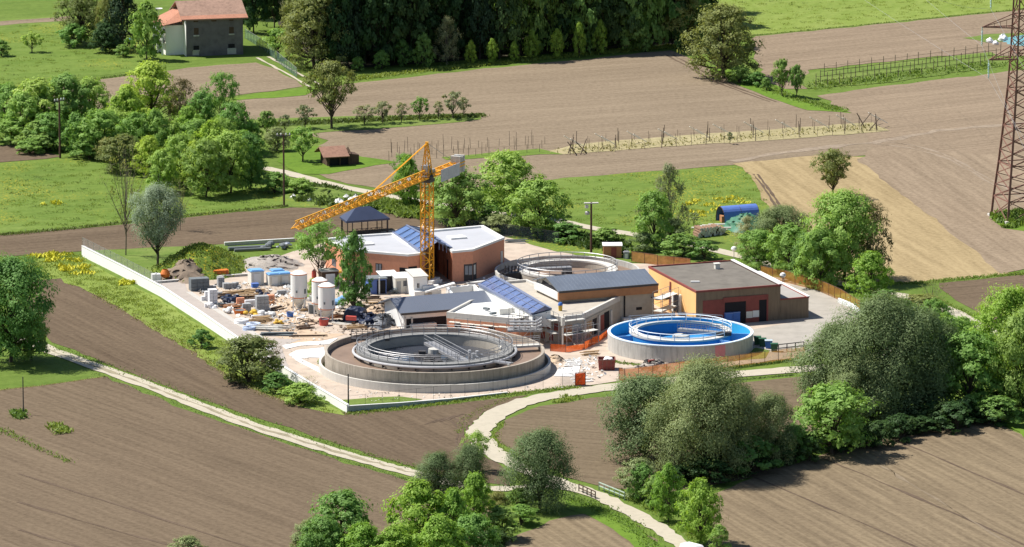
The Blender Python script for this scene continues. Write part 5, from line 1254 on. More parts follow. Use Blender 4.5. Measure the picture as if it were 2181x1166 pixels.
for t_ in (.05, .5, .95): q = wg[1].lerp(wg[2], t_) - hd * .6; mb.beam(V(q, 0), V(q, 5.5), .35)
for zz in (2.6, 4.2): mb.beam(V(wg[1] - hd * .6, zz), V(wg[2] - hd * .6, zz), .25, .9)
mb.build('balcony', m_whitew, h1)
mb = MB(); [wallbox(mb, wg[1], wg[2], x, y, x + 5, y + 9, .0, .1) for x, y in ((338, 55), (346, 60), (338, 78), (346, 84))]; mb.build('window', m_dark, h1)
q = P(338, 22, 6.6); mb = MB(); mb.lathe(q, [(0, .0), (.5, .1), (.75, .35)], 16); mb.beam(q - Z * 1.0, q, .08); o = mb.build('satellite_dish', m_coping, h1)
q = P(356, 97); mb = MB(); mb.box(q + Z * .6, (1.6, 1.0, .7), .3); mb.tube(q + Vector((-.5, 0, 0)), q + Vector((-.5, 0, .7)), .2); mb.build('garden_cart', m_red, label='small dark red cart on the grass left of the old house', cat='cart', pivot=q)
q = P(262, 93); t = thing('parked_car', q, 'dark blue car parked in the shade under the dark conifer', 'car', rz=.25)
mb = MB(); mb.hexa([(-2, -.8, .35), (2, -.8, .35), (2, .8, .35), (-2, .8, .35)], [(-2, -.78, .95), (1.9, -.78, .85), (1.9, .78, .85), (-2, .78, .95)]); mb.build('body', m_bluetarp, t)
mb = MB(); mb.hexa([(-1.6, -.74, .95), (.9, -.74, .92), (.9, .74, .92), (-1.6, .74, .95)], [(-1.2, -.6, 1.45), (.2, -.6, 1.45), (.2, .6, 1.45), (-1.2, .6, 1.45)]); mb.build('cabin', m_glassd, t)
mb = MB(); mb.hexa([(-1.2, -.6, 1.455), (.2, -.6, 1.455), (.2, .6, 1.455), (-1.2, .6, 1.455)], [(-1.1, -.55, 1.5), (.1, -.55, 1.5), (.1, .55, 1.5), (-1.1, .55, 1.5)]); mb.build('roof', m_bluelt, t)
for sx in (-1.25, 1.25):
    for sy in (-.8, .8): mb = MB(); mb.tube((sx, sy - .1, .33), (sx, sy + .1, .33), .33, n=14); mb.build('wheel', m_dark, t)

# ------------------------------------------------------------------ gazebo and wooden hut
ge = R([(738, 472), (830, 465), (815.5, 455), (723.5, 461.5)], 2.35)
gz = thing('gazebo', V(ge[0], 0), 'open gazebo with a navy blue hipped canopy on dark posts', 'gazebo')
ra, rb = (ge[0] + ge[3]) / 2, (ge[1] + ge[2]) / 2; ra, rb = ra.lerp(rb, .30) + Z * 1.75, ra.lerp(rb, .62) + Z * 1.75
mb = MB(); mb.face([ge[0], ge[1], rb, ra]); mb.face([ge[1], ge[2], rb]); mb.face([ge[2], ge[3], ra, rb]); mb.face([ge[3], ge[0], ra]); mb.face([k - Z * .02 for k in reversed(ge)])
o = mb.build('canopy', m_navy, gz); mb = MB()
for i in range(4): mb.beam(ge[i] - Z * .15, ge[(i + 1) % 4] - Z * .15, .06, .3)
mb.build('valance', m_navy, o); gi = [V(k, 0) for k in offset(ge, .25)]
gi = [Vector((k.x, k.y, 0)) for k in offset(ge, .25)]
for i in range(4):
    for t_ in ((0, .12, .5) if i % 2 == 0 else (0, .12)):
        p = gi[i].lerp(gi[(i + 1) % 4], t_); mb = MB(); mb.beam(p - Z * .02, p + Z * 2.3, .16); mb.box(p - Z * .02, (.3, .3, .15)); mb.build('post', m_steeld, gz)
mb = MB(); p, q = gi[0].lerp(gi[1], .12), gi[0].lerp(gi[1], .82)
mb.beam(p + Z * .95, q + Z * .95, .07); mb.beam(p + Z * .15, q + Z * .15, .07)
for i in range(6):
    a, b = p.lerp(q, i / 6), p.lerp(q, (i + 1) / 6); mb.beam(a + Z * .15, b + Z * .95, .05); mb.beam(a + Z * .95, b + Z * .15, .05); mb.beam(a + Z * .1, a + Z * .95, .06)
mb.build('railing', m_steeld, gz)
HA, HB = P(697, 355), P(749, 352)
hu = thing('wooden_hut', HA, 'small dark wooden hut with a terracotta roof on the lawn', 'hut')
d = (HB - HA).normalized(); n = Vector((-d.y, d.x, 0)); HC, HDp = HB + n * 4, HA + n * 4
mb = MB(); mb.hexa([V(k, -.05) for k in (HA, HB, HC, HDp)], [V(k, 1.95) for k in (HA, HB, HC, HDp)]); mb.face([V(HA, 1.95), V(HDp, 1.95), V((HA + HDp) / 2, 2.85)]); mb.face([V(HB, 1.95), V(HC, 1.95), V((HB + HC) / 2, 2.85)]); mb.build('wall', m_woodd, hu)
e0, e1, k0, k1 = HA - d * .9 - n * .9, HB - d * .6 - n * .9, HDp - d * .9 + n * .6, HC - d * .6 + n * .6; rr0, rr1 = (HA + HDp) / 2 - d * .9, (HB + HC) / 2 - d * .6
mb = MB(); mb.hexa([V(e0, 1.6), V(e1, 1.6), V(rr1, 2.95), V(rr0, 2.95)], [V(e0, 1.72), V(e1, 1.72), V(rr1, 3.07), V(rr0, 3.07)]); mb.hexa([V(rr0, 2.95), V(rr1, 2.95), V(k1, 1.7), V(k0, 1.7)], [V(rr0, 3.07), V(rr1, 3.07), V(k1, 1.82), V(k0, 1.82)]); mb.build('roof', M('old hut tiles', (.30, .17, .12), .95, .35, 2, .4), hu)
mb = MB(); mb.hexa([V(k, 0) for k in (HB + d * .02, HB + d * 1.3, HC + d * 1.3 - n * 1.4, HC + d * .02 - n * 1.4)], [V(HB + d * .02, 1.9), V(HB + d * 1.3, 1.7), V(HC + d * 1.3 - n * 1.4, 1.7), V(HC + d * .02 - n * 1.4, 1.9)]); mb.build('lean_to', m_woodd, hu)
mb = MB(); wallbox(mb, HA, HB, 703, 338, 744, 352, -.1, .03); mb.build('dark_opening', m_dark, hu)
mb = MB(); [wallbox(mb, HA, HB, x, 332, x + 2, 354, .3, .45) for x in (698, 722, 741)]; mb.build('post', m_woodd, hu)

# ------------------------------------------------------------------ tower crane
cb = P(910, 606); ZJ = 16.1
cr = thing('tower_crane', cb, 'yellow lattice tower crane standing over the construction yard', 'crane')
tip = P(629, 493, ZJ); jd = (tip - V(cb, ZJ)); JL = jd.length; jd.normalize(); jn = Vector((-jd.y, jd.x, 0)); mw = .72
def lattice(mb, a, b, corners, k, r, rb):
    ps = [(a + c, b + c) for c in corners]; m_ = len(ps)
    for p, q in ps: mb.beam(p, q, r)
    for i in range(m_):
        p, q = ps[i], ps[(i + 1) % m_]
        for j in range(k):
            t0, t1 = j / k, (j + 1) / k
            s0 = p[0].lerp(p[1], t0) if j % 2 == 0 else q[0].lerp(q[1], t0); s1 = q[0].lerp(q[1], t1) if j % 2 == 0 else p[0].lerp(p[1], t1)
            mb.beam(s0, s1, rb); mb.beam(p[0].lerp(p[1], t0), q[0].lerp(q[1], t0), rb * .8)
sq = [jd * i * mw + jn * j * mw for i, j in ((-1, -1), (1, -1), (1, 1), (-1, 1))]
mb = MB(); lattice(mb, V(cb, .2), V(cb, ZJ - .4), sq, 13, .2, .1); mast = mb.build('mast', m_yellow, cr)
mb = MB(); c = jd * .45; mb.beam(V(cb, .5) - c, V(cb, ZJ - .5) - c, .08); mb.beam(V(cb, .5) + c, V(cb, ZJ - .5) + c, .08)
for i in range(34): zz = .8 + i * .44; mb.beam(V(cb, zz) - c, V(cb, zz) + c, .05)
mb.build('ladder', m_steeld, mast)
mb = MB(); mb.box(V(cb, ZJ - .4), (1.8, 1.8, .5), math.atan2(jd.y, jd.x)); mb.lathe(V(cb, ZJ), [(1.0, .1), (1.0, .5), (.7, .7)], 16); mb.build('slewing_ring', m_steeld, cr)
jr = [Vector((0, 0, 1.15)), jn * .65, -jn * .65]
mb = MB(); lattice(mb, V(cb, ZJ + .3) + jd * .8, V(tip, ZJ + .3), jr, 34, .15, .085); jib = mb.build('jib', m_yellow, cr)
for px_, py_ in ((645, 480), (690, 460), (737, 441), (787, 412), (806, 405), (851, 391), (872, 391)):
    t_ = max(.03, min(.99, (910 - px_) / (910 - 629))); 
    s_ = t_; pc = V(cb, ZJ + 1.15).lerp(V(tip, ZJ + 1.15), s_) + Vector((-.15, -.5, 0))
    nrm = Vector((-.35, -.9, .25)).normalized(); tx = nrm.cross(Z).normalized(); tz = tx.cross(nrm); mb = MB()
    q = [pc + nrm * .12 + tx * .36 * math.cos(i * .524) + tz * .27 * math.sin(i * .524) for i in range(12)]; mb.hexa([k - nrm * .1 for k in q], q); mb.build('sign_plate', m_coping, jib)
ct = V(P(975, 358, ZJ + .6), ZJ + .3); cd_ = (ct - V(cb, ZJ + .3)); CL = 12.2
mb = MB(); lattice(mb, V(cb, ZJ + .3) - jd * .6, V(cb, ZJ + .3) - jd * CL, [jn * .75, -jn * .75, jn * .75 + Z * .5, -jn * .75 + Z * .5], 9, .17, .09); cj = mb.build('counter_jib', m_yellow, cr)
mb = MB()
for i in range(3): mb.box(V(cb, ZJ - .7) - jd * (CL - .3 - i * .62), (.55, 1.6, 2.5 - .15 * (i % 2)), math.atan2(jd.y, jd.x))
mb.build('counterweight', m_conc, cj)
sg = jn * (1 if jn.x < 0 else -1)
mb = MB(); s0, s1 = V(cb, ZJ - .9) - jd * 3.0 + jn * .95, V(cb, ZJ - .9) - jd * (CL - 2.4) + jn * .95
mb.hexa([s0, s1, s1 + jn * .06, s0 + jn * .06], [s0 + Z * 1.9, s1 + Z * 1.9, s1 + jn * .06 + Z * 1.9, s0 + jn * .06 + Z * 1.9]); sb = mb.build('sign_board', m_sign, cj)
mb = MB(); mb.box(V(cb, ZJ + .8) + jn * -.2 - jd * .1, (1.3, 1.1, 1.3), math.atan2(jd.y, jd.x)); mb.box(V(cb, ZJ + .5) - jd * 1.2, (1.1, 1.2, .9), math.atan2(jd.y, jd.x)); mb.build('winch_cabinet', m_steel, cr)
pk = V(cb, zat(cb, 305))
mb = MB()
bs = [V(cb, ZJ + .4) + k * .9 for k in sq]; tp = [pk + k * .18 for k in sq]
for i in range(4):
    mb.beam(bs[i], tp[i], .15); j = (i + 1) % 4
    for k in range(6):
        t0, t1 = k / 6, (k + 1) / 6; mb.beam(bs[i].lerp(tp[i], t0), bs[j].lerp(tp[j], t1), .07)
mb.box(pk - Z * .1, (.5, .5, .25)); mb.build('tower_head', m_yellow, cr)
at = V(cb, ZJ + 1.4) + jd * JL * .42
mb = MB(); mb.beam(pk, at, .09); mb.beam(pk + jn * .15, at + jn * .15, .06); mb.build('tie_bar', m_yellow, cr)
mb = MB(); mb.beam(pk, V(cb, ZJ + .7) - jd * (CL - 1.5), .06); mb.build('rear_tie', m_steel, cr)
mb = MB()
for k in (-1, 1): mb.box(V(cb, 0) + jn * k * 1.1, (3.4, .8, .9), math.atan2(jd.y, jd.x) + .1); mb.box(V(cb, .0) + jd * k * 1.6, (.7, 3.2, .55), math.atan2(jd.y, jd.x) + .1)
mb.build('ballast', m_coping, cr)
# ------------------------------------------------------------------ lattice pylon
pb = P(2173, 466)
py = thing('lattice_pylon', pb, 'rust red lattice power pylon at the right picture edge', 'pylon')
prof = [(0, 3.55), (3.4, 3.3), (9, 2.75), (15, 2.25), (21, 1.8), (27, 1.5), (33, 1.3), (40, 1.1), (47, .6)]
cs = ((-1, -1), (1, -1), (1, 1), (-1, 1)); ROT = .30
def pc(z, h, i): 
    x, y = cs[i][0] * h, cs[i][1] * h; return pb + Vector((x * math.cos(ROT) - y * math.sin(ROT), x * math.sin(ROT) + y * math.cos(ROT), z))
mb = MB(); mbb = MB()
for (z0, h0), (z1, h1_) in zip(prof, prof[1:]):
    sub = 1 if z0 < 3 else (3 if z0 < 30 else 2)
    for i in range(4):
        j = (i + 1) % 4; mb.beam(pc(z0, h0, i), pc(z1, h1_, i), .34 if z0 < 20 else .26)
        for s_ in range(sub):
            a0, a1 = s_ / sub, (s_ + 1) / sub; za, zb = z0 + (z1 - z0) * a0, z0 + (z1 - z0) * a1; ha, hb = h0 + (h1_ - h0) * a0, h0 + (h1_ - h0) * a1
            mbb.beam(pc(za, ha, i), pc(zb, hb, j), .12); mbb.beam(pc(za, ha, j), pc(zb, hb, i), .12)
        mbb.beam(pc(z1, h1_, i), pc(z1, h1_, j), .16)
mb.build('leg', m_rust, py); mbb.build('bracing', m_rust, py)
for i in range(4): mb = MB(); q = pc(-.1, 3.6, i); mb.box(q, (.9, .9, .5), ROT); mb.build('footing', m_concl, py)
def pylon_arm(tippx, tippy, z, back, ins, wires):
    t_ = P(tippx, tippy, z); mb = MB()
    h = 1.4
    for i in (0, 3): mb.beam(pc(z, h, i), t_, .17); mb.beam(pc(z + 1.9, h * .95, i), t_, .12)
    for k in range(1, 6):
        f_ = k / 6; u, v, w_ = pc(z, h, 0).lerp(t_, f_), pc(z, h, 3).lerp(t_, f_), pc(z + 1.9, h * .95, 0).lerp(t_, f_); mb.beam(u, v, .07); mb.beam(u, w_, .07)
    mir = pb * 2 - t_; mir.z = z
    for i in (1, 2): mb.beam(pc(z, h, i), mir, .17); mb.beam(pc(z + 1.9, h * .95, i), mir, .12)
    mb.build('cross_arm', m_rust, py)
    mb = MB()
    for k in range(9): mb.lathe(t_ - Z * (.7 + k * .24), [(0.02, .1), (.16, .04), (.17, 0), (0.02, -.05)], 10)
    mb.tube(t_, t_ - Z * 3.0, .07); mb.build('insulator', M('pale glass insulator', (.45, .62, .62), .3), py)
    e = t_ - Z * 3.0; mb = MB()
    for tx, ty, tz in wires:
        q = P(tx, ty, tz); pts = [e.lerp(q, s / 14) - Z * 3.2 * math.sin(math.pi * s / 14) * .5 for s in range(15)]; mb.path(pts, .016, 4)
    mb.build('power_line', m_steel, py)
pylon_arm(2092, 58, 31.0, 1, 1, [(2420, 820, 22), (1720, -260, 40)])
pylon_arm(2106, 128, 26.0, 1, 1, [(2380, 560, 20), (1500, -260, 34)])
pylon_arm(2111, -20, 36.5, 1, 1, [(2480, 600, 28), (1900, -60, 44)])

# ------------------------------------------------------------------ poles and lamps
def pole(name, cat, label, px, pyb, pyt, r, m, arm=None, rz=0.0):
    b = P(px, pyb); h = zat(b, pyt); t = thing(name, b, label, cat)
    MB().tube(b - Z * .05, b + Z * h, r, r * .75, 10).build('pole', m, t)
    if arm == 'cross':
        mb = MB(); d = Vector((math.cos(rz), math.sin(rz), 0)); mb.beam(b + Z * (h - .25) - d * 1.1, b + Z * (h - .25) + d * 1.1, .14); o = mb.build('cross_arm', m_steeld, t)
        mb = MB(); [mb.lathe(b + Z * (h - .15) + d * s, [(0, .35), (.1, .25), (.1, 0)], 8) for s in (-1, -.4, .4, 1)]; mb.build('insulator', m_coping, o)
    if arm == 'switch':
        mb = MB(); mb.box(b + Z * (h - .2), (2.2, .5, .14), rz); mb.box(b + Z * (h - .9) + Vector((-.7, -.2, 0)), (.5, .4, .5), rz); mb.build('cross_arm', m_concl, t)
        mb = MB(); mb.lathe(b + Z * (h - 1.9) + Vector((-.6, -.2, 0)), [(.35, 0), (.38, .4), (.2, .5)], 10); mb.build('switch_box', m_steel, t)
    if arm == 'lamp':
        mb = MB(); mb.box(b + Z * (h - .12), (1.3, .4, .18), rz); mb.build('lamp_head', m_coping, t)
    if arm == 'globe':
        mb = MB(); mb.lathe(b + Z * (h - .2), [(0, .75), (.35, .6), (.48, .3), (.3, 0), (0, 0)], 14); mb.build('lamp_head', m_coping, t)
    return t
pole('power_pole', 'power pole', 'tarred wooden power pole in front of the left grove', 128, 337, 212, .19, m_pole, 'cross', .8)
pole('power_pole', 'power pole', 'slender wooden power pole with crossarm right of the left grove', 605, 441, 286, .17, m_pole, 'cross', .1)
pole('power_pole', 'power pole', 'wooden power pole with a switch box beside the middle meadow', 1259, 541, 431, .19, m_pole, 'switch', .1)
pole('thin_pole', 'pole', 'thin pole standing alone in the lower left field', 50, 884, 803, .09, m_steeld)
pole('fence_mast', 'pole', 'dark slim mast behind the corner of the white site wall', 742, 866, 797, .11, m_steeld)
pole('street_lamp', 'street lamp', 'lamp post with a flat white head at the front corner of the workshop', 1480, 676, 600, .08, m_steel, 'lamp')
pole('street_lamp', 'street lamp', 'white headed lamp post behind the annex by the orange fence', 1667, 634, 588, .08, m_red, 'globe')
pole('street_lamp', 'street lamp', 'small white globe lamp behind the workshop roof', 1563, 575, 532, .06, m_steel, 'globe')
pole('thin_pole', 'pole', 'thin dark pole behind the jib of the crane', 857, 440, 404, .07, m_steeld)
pole('thin_pole', 'pole', 'thin dark post left of the brick building yard lamp', 815, 705, 660, .06, m_steeld)
pole('thin_pole', 'pole', 'small frame post at the left end of the largest tank railing', 793, 722, 690, .07, m_steeld, 'cross')

# ------------------------------------------------------------------ walls and fences
def wall_run(name, pts, h, th, m, label, cap=None, tops=None):
    g = [P(*p) for p in pts]; t = thing(name, g[0], label, 'wall'); mb = MB(); mc = MB()
    for i in range(len(g) - 1):
        a, b = g[i], g[i + 1]; d = (b - a).normalized(); n = Vector((-d.y, d.x, 0)) * th / 2; h0, h1_ = (h, h) if tops is None else (tops[i], tops[i + 1])
        mb.hexa([a - n - Z * .05, b - n - Z * .05, b + n - Z * .05, a + n - Z * .05], [V(a - n, h0), V(b - n, h1_), V(b + n, h1_), V(a + n, h0)])
        n2 = n * 1.3; mc.hexa([V(a - n2, h0), V(b - n2, h1_), V(b + n2, h1_), V(a + n2, h0)], [V(a - n2, h0 + .08), V(b - n2, h1_ + .08), V(b + n2, h1_ + .08), V(a + n2, h0 + .08)])
    mb.build('wall', m, t); mc.build('coping', cap or m_coping, t); return t
wall_run('site_wall', [(176, 546), (260, 588), (345, 633), (430, 688), (520, 748), (640, 820), (741, 880)], 1.25, .3, m_whitew, 'long bright white wall along the left side of the construction yard', tops=[1.6, 1.6, 1.6, 1.5, 1.3, 1.1, 1.1])
wall_run('site_wall', [(741.5, 880), (850, 868), (960, 856), (1080, 840)], .8, .25, M('greenish white wall', (.42, .46, .42), .85, .2, 1, .1, streak=True), 'low greenish white wall along the front of the yard below the largest tank', tops=[.95, .6, .4, .25])
wall_run('low_wall', [(318, 606), (395, 600), (480, 592), (535, 588)], .35, .25, m_conc, 'low concrete edging wall at the rear of the block storage')
wall_run('low_wall', [(478, 524), (560, 519), (628, 515)], .5, .3, m_concl, 'low pale wall in front of the dark pipe rolls')
def fence(pts, h, gap, nm, pm, label, mesh=True, r=.035, sag=0.0, top=True):
    g = [P(*p) for p in pts]; t = thing('fence', g[0], label, 'fence'); mb = MB(); mn = MB()
    for a, b in zip(g, g[1:]):
        k = max(1, int((b - a).length / gap))
        for i in range(k):
            p, q = a.lerp(b, i / k), a.lerp(b, (i + 1) / k); mb.beam(p - Z * .02, p + Z * h, r * 2)
            j0, j1 = (random.uniform(-sag, 0), random.uniform(-sag, 0)); mn.face([p + Z * .05, q + Z * .05, q + Z * (h + j1 - .05), p + Z * (h + j0 - .05)])
            if top: mb.beam(p + Z * (h - .05), q + Z * (h - .05), r * 1.2)
    mb.beam(g[-1], g[-1] + Z * h, r * 2); mb.build('post', pm, t)
    if mesh: mn.build('mesh', nm, t)
    return t
fence([(176, 546), (260, 588), (345, 632)], 3.0, 2.4, n_grey, m_steel, 'pale see through mesh panel above the far end of the white wall', r=.02)
fence([(742, 874), (850, 862), (960, 850), (1080, 834), (1195, 824)], 2.0, 2.2, n_grey, m_steeld, 'thin wire fence standing along the low front wall', mesh=False, r=.02)
fence([(1198, 824), (1228, 822)], 1.9, 2.0, n_grey, m_steel, 'grey wire gate panel with a blue notice left of the orange panel', r=.03)
q0, q1 = P(1225, 823), P(1247, 821); mb = MB(); mb.beam(q0 + Z * .95, q1 + Z * .95, .04, 1.7); t = thing('netted_gate', q0, 'gate panel covered in bright orange netting beside the road', 'gate'); mb.build('netting', n_orange, t)
mb = MB(); [mb.beam(k, k + Z * 1.95, .08) for k in (q0, q1)]; mb.beam(q0 + Z * 1.9, q1 + Z * 1.9, .07); mb.beam(q0 + Z * .1, q1 + Z * .1, .07); mb.beam(q0 + Z * .1, q1 + Z * 1.9, .05); mb.build('frame', m_rust, t)
fence([(1318, 812), (1330, 814), (1420, 803), (1500, 792)], 1.95, 1.9, n_oran2, m_rust, 'rust orange netting fence in front of the blue lined tank', sag=.12)
fence([(1500, 792), (1600, 779), (1715, 764)], 1.85, 1.9, n_oran3, m_rust, 'yellowish orange netting fence between the blue lined tank and the willow', sag=.15)
fence([(1345, 558), (1400, 566), (1470, 574)], 1.7, 2.0, n_oran2, m_rust, 'brownish netting fence behind the workshop', sag=.1)
fence([(1620, 592), (1670, 602), (1740, 620), (1790, 642), (1832, 668)], 1.9, 2.0, n_oran3, m_rust, 'curved yellow orange netting fence right of the workshop', sag=.1)
fence([(1172, 749), (1205, 752), (1245, 745), (1275, 730), (1298, 714)], 1.25, 2.0, n_orange, m_rust, 'vivid orange netting in front of the unfinished facade', sag=.35, top=False)
fence([(925, 492), (1000, 496), (1080, 506), (1190, 522)], 2.1, 2.4, n_dark, m_steeld, 'dark mesh fence behind the brick building')
fence([(522, 82), (560, 106), (600, 140), (632, 166)], 1.9, 2.2, n_green, m_steel, 'greenish mesh fence along the drive right of the old house')
wb = P(1800, 642); mb = MB(); pts = [P(1786, 640, 1.9), P(1812, 650, 1.9), P(1836, 668, 1.9)]
for a, b in zip(pts, pts[1:]): mb.beam(a, b, .25, .7)
mb.build('white_sheet', m_tarpw, label='white sheet laid over the end of the curved netting fence', cat='sheet')
def rail_fence(a, b, h, n, m, label, nm='railing'):
    p, q = P(*a), P(*b); mb = MB()
    for i in range(n + 1): k = p.lerp(q, i / n); mb.beam(k - Z * .02, k + Z * h, .14)
    for zz in (h, h * .55): mb.beam(p + Z * zz, q + Z * zz, .11)
    return mb.build(nm, m, label=label, cat='railing', pivot=p)
rail_fence((1233, 1048), (1268, 1064), 1.0, 4, m_woodd, 'dark wooden bridge railing on the lower side of the road')
rail_fence((1276, 1044), (1330, 1066), 1.0, 5, M('pale green paint', (.42, .52, .44), .6), 'pale green bridge railing on the upper side of the road')
rail_fence((1658, 752), (1712, 746), 1.2, 3, m_steeld, 'dark metal barrier at the court beside the green bins')
rail_fence((2006, 756), (2052, 748), .9, 4, m_cream, 'white railing half hidden behind the big willow clump')

# ------------------------------------------------------------------ vineyards
pm = MB(); pm.tube((0, 0, -.02), (0, 0, 1), .5, .4, 6); pmesh = bpy.data.meshes.new('vine_post'); pmesh.from_pydata(pm.v, [], pm.f); pmesh.materials.append(M('grey vine post', (.17, .13, .10), .95, .25, 2)); pmesh.update()
ps = MB(); ps.beam((0, 0, 0), (0, 0, 1), 1.0); smesh = bpy.data.meshes.new('vine_strut'); smesh.from_pydata(ps.v, [], ps.f); smesh.materials.append(m_cream); smesh.update()
def vpost(px, py, h, r, label, group, lean=0.0, me=None, name='vine_post'):
    b = P(px, py); o = bpy.data.objects.new(name, me or pmesh); COL.objects.link(o); o.location = b; o.scale = (r * 2, r * 2, h); o.rotation_euler = (random.gauss(0, .03), lean + random.gauss(0, .03), random.random() * .5)
    return tag(o, label, 'post', group)
for row in range(4):
    f = row / 3
    a, b = (1212 + 12 * f, 331 - 22 * f), (1868 - 10 * f, 282 - 20 * f)
    for i in range(21):
        t_ = i / 20; x, y = a[0] + (b[0] - a[0]) * t_ + random.uniform(-4, 4), a[1] + (b[1] - a[1]) * t_
        big = i % 3 == 0; vpost(x, y, 2.4 if big else random.uniform(1.2, 1.9), .07 if big else .04, 'vine post standing in the dry yellow vineyard strip', 'posts of the dry yellow vineyard')
for i in range(11):
    x = 1213 + i * 64 + random.uniform(-8, 8); y = 318 - i * 5
    for k in range(2):
        b = P(x + k * 14, y + k * 6 - 4); o = bpy.data.objects.new('vine_strut', smesh); COL.objects.link(o); o.location = b + Vector((1.6, 0, .6)); o.scale = (.12, .12, 3.2); o.rotation_euler = (0, -.85, .5)
        o.rotation_euler = (.5, -.95, 0); tag(o, 'pale slanting strut bracing the posts of the dry yellow vineyard', 'strut', 'slanting struts of the dry vineyard')
for x, y, l in ((1210, 328, .35), (1228, 330, -.6), (1236, 331, .3), (1250, 328, -.7), (1850, 280, .7), (1868, 279, -.1), (1842, 272, -.5), (1832, 270, .7)):
    vpost(x, y, 3.0, .1, 'leaning end post of the dry yellow vineyard', 'leaning end posts of the dry vineyard', l)
for row in range(3):
    for i in range(22):
        x = 825 + i * 15.5 + random.uniform(-5, 5) + row * 5; y = 344 - i * .9 - row * 9
        if random.random() < .85: vpost(x, y, random.choice((1.4, 1.7, 2.6)) * random.uniform(.85, 1.1), .045, 'thin vine post in the bare soil behind the crane', 'thin posts behind the crane')
for row in range(3):
    for i in range(16):
        x = 1738 + i * 25 + row * 9; y = 186 - i * 3.1 - row * 11
        vpost(x, y, 2.5 if row != 1 else 2.2, .075, 'vine post in the green upper right vineyard', 'posts of the upper right vineyard')
for row in range(3):
    mb = MB(); a, b = P(1738 + row * 9, 186 - row * 11, 0), P(2113 + row * 9, 139.5 - row * 11, 0)
    mb.beam(a + Z * 1.0, b + Z * 1.0, .05); mb.beam(a + Z * 1.9, b + Z * 1.9, .04)
    mb.build('trellis_wire', m_woodd, label=('front', 'middle', 'rear')[row] + ' wires strung between the posts of the upper right vineyard', cat='wire')
line_tufts('vine_growth', [(1738, 184), (1900, 166), (2113, 138)], 4.0, 1800, .5, L_ver, 'green vine growth between the upper right vineyard posts', 'vines')
line_tufts('vine_growth', [(1215, 322), (1500, 300), (1860, 272)], 3.5, 900, .4, L_dry, 'dry growth between the posts of the yellow vineyard', 'vines')
q = P(1555, 308); tree('orch', 1555, 308, 14, 26, 'tiny tree standing in front of the dry yellow vineyard')
# ------------------------------------------------------------------ mounds and heaps
def heap(name, pts, h, m, kind=None, label=None, cat=None, rough=.25, res=34, power=1.0, mat2=None, cut=None):
    w = [P(*p) for p in pts]; cx = sum(p.x for p in w) / len(w); cy = sum(p.y for p in w) / len(w); c = Vector((cx, cy, 0))
    ang = sorted(((math.atan2(p.y - cy, p.x - cx), (p - c).length) for p in w)); mb = MB(); rings = 12
    def rad(a):
        for i in range(len(ang)):
            a0, r0 = ang[i - 1]; a1, r1 = ang[i]
            if i == 0: a0 -= 2 * math.pi
            if a0 <= a <= a1: return r0 + (r1 - r0) * (a - a0) / max(1e-6, a1 - a0)
        a0, r0 = ang[-1]; a1, r1 = ang[0][0] + 2 * math.pi, ang[0][1]; return r0 + (r1 - r0) * (a - a0) / (a1 - a0)
    for k in range(rings + 1):
        f = k / rings
        for i in range(res):
            a = -math.pi + 2 * math.pi * i / res; r = rad(a) * f; z = h * (.5 + .5 * math.cos(math.pi * f)) ** power
            x, y = cx + r * math.cos(a), cy + r * math.sin(a)
            if 0 < k < rings: z += rough * h * random.gauss(0, .12); x += random.gauss(0, rough * .5); y += random.gauss(0, rough * .5)
            if k == rings: z = -.03
            if cut: z = cut(x - cx, y - cy, z)
            mb.v.append((x, y, z))
    for k in range(rings):
        for i in range(res):
            j = (i + 1) % res; A = k * res; mb.f.append((A + i, A + res + i, A + res + j, A + j)); mb.m.append(0)
    o = mb.build(name, m, kind=kind, label=label, cat=cat, smooth=True); return o
mound = heap('earth_mound', [(345, 590), (372, 560), (410, 530), (470, 538), (520, 570), (500, 590), (440, 600), (400, 604), (370, 602)], 3.6, m_mead, kind='structure', rough=.3, power=.7)
heap('earth_mound', [(352, 600), (372, 578), (395, 572), (425, 576), (446, 592), (430, 604), (390, 607)], 2.6, m_earth, kind='structure', rough=.5)
def tufts_on(name, o, n, h, m, label):
    ps = [p for p in o.data.polygons]; i = rng.integers(0, len(ps), n); C = np.array([tuple(ps[k].center) for k in i]) + rng.normal(scale=.35, size=(n, 3)) * np.array([1, 1, .2])
    hh = h * (.4 + rng.random(n)); C[:, 2] += hh * .3
    T = np.column_stack([rng.normal(scale=.6, size=n), rng.normal(scale=.6, size=n), np.ones(n)]); Nn = np.column_stack([rng.normal(size=n), rng.normal(size=n), np.zeros(n) + .5])
    return stuff_mesh(name, quads_mesh(name, C, Nn, hh * .6, .45, m, T), label=label, cat='grass')
tufts_on('mound_growth', mound, 3200, .34, L_ver, 'rough grass growing over the mound in the yard corner')
tufts_on('mound_growth', mound, 900, .32, L_dk, 'dark weeds growing over the mound in the yard corner')
heap('gravel_heap', [(508, 562), (530, 548), (590, 545), (640, 556), (650, 572), (600, 582), (540, 580)], 1.3, m_gravel, label='large grey gravel heap behind the blue topped site boxes', cat='gravel heap', rough=.6)
heap('gravel_heap', [(1352, 786), (1370, 776), (1400, 772), (1425, 782), (1410, 794), (1375, 797)], 1.2, m_gravel, label='pile of grey rubble in front of the blue lined tank', cat='rubble heap', rough=.6)
heap('sand_heap', [(1166, 762), (1180, 756), (1196, 764), (1200, 774), (1184, 780), (1170, 772)], .8, m_yard2, label='small heap of tan sand by the right side of the largest tank', cat='sand heap', rough=.3)
heap('sand_heap', [(775, 660), (800, 650), (830, 654), (835, 668), (805, 676), (780, 672)], 1.1, m_yard2, label='tan earth heap behind the lower metal roofed wing', cat='sand heap', rough=.5)
heap('sand_heap', [(628, 685), (650, 678), (672, 682), (670, 694), (640, 696)], .5, m_yard2, label='low trampled earth heap left of the red tub', cat='sand heap', rough=.6)
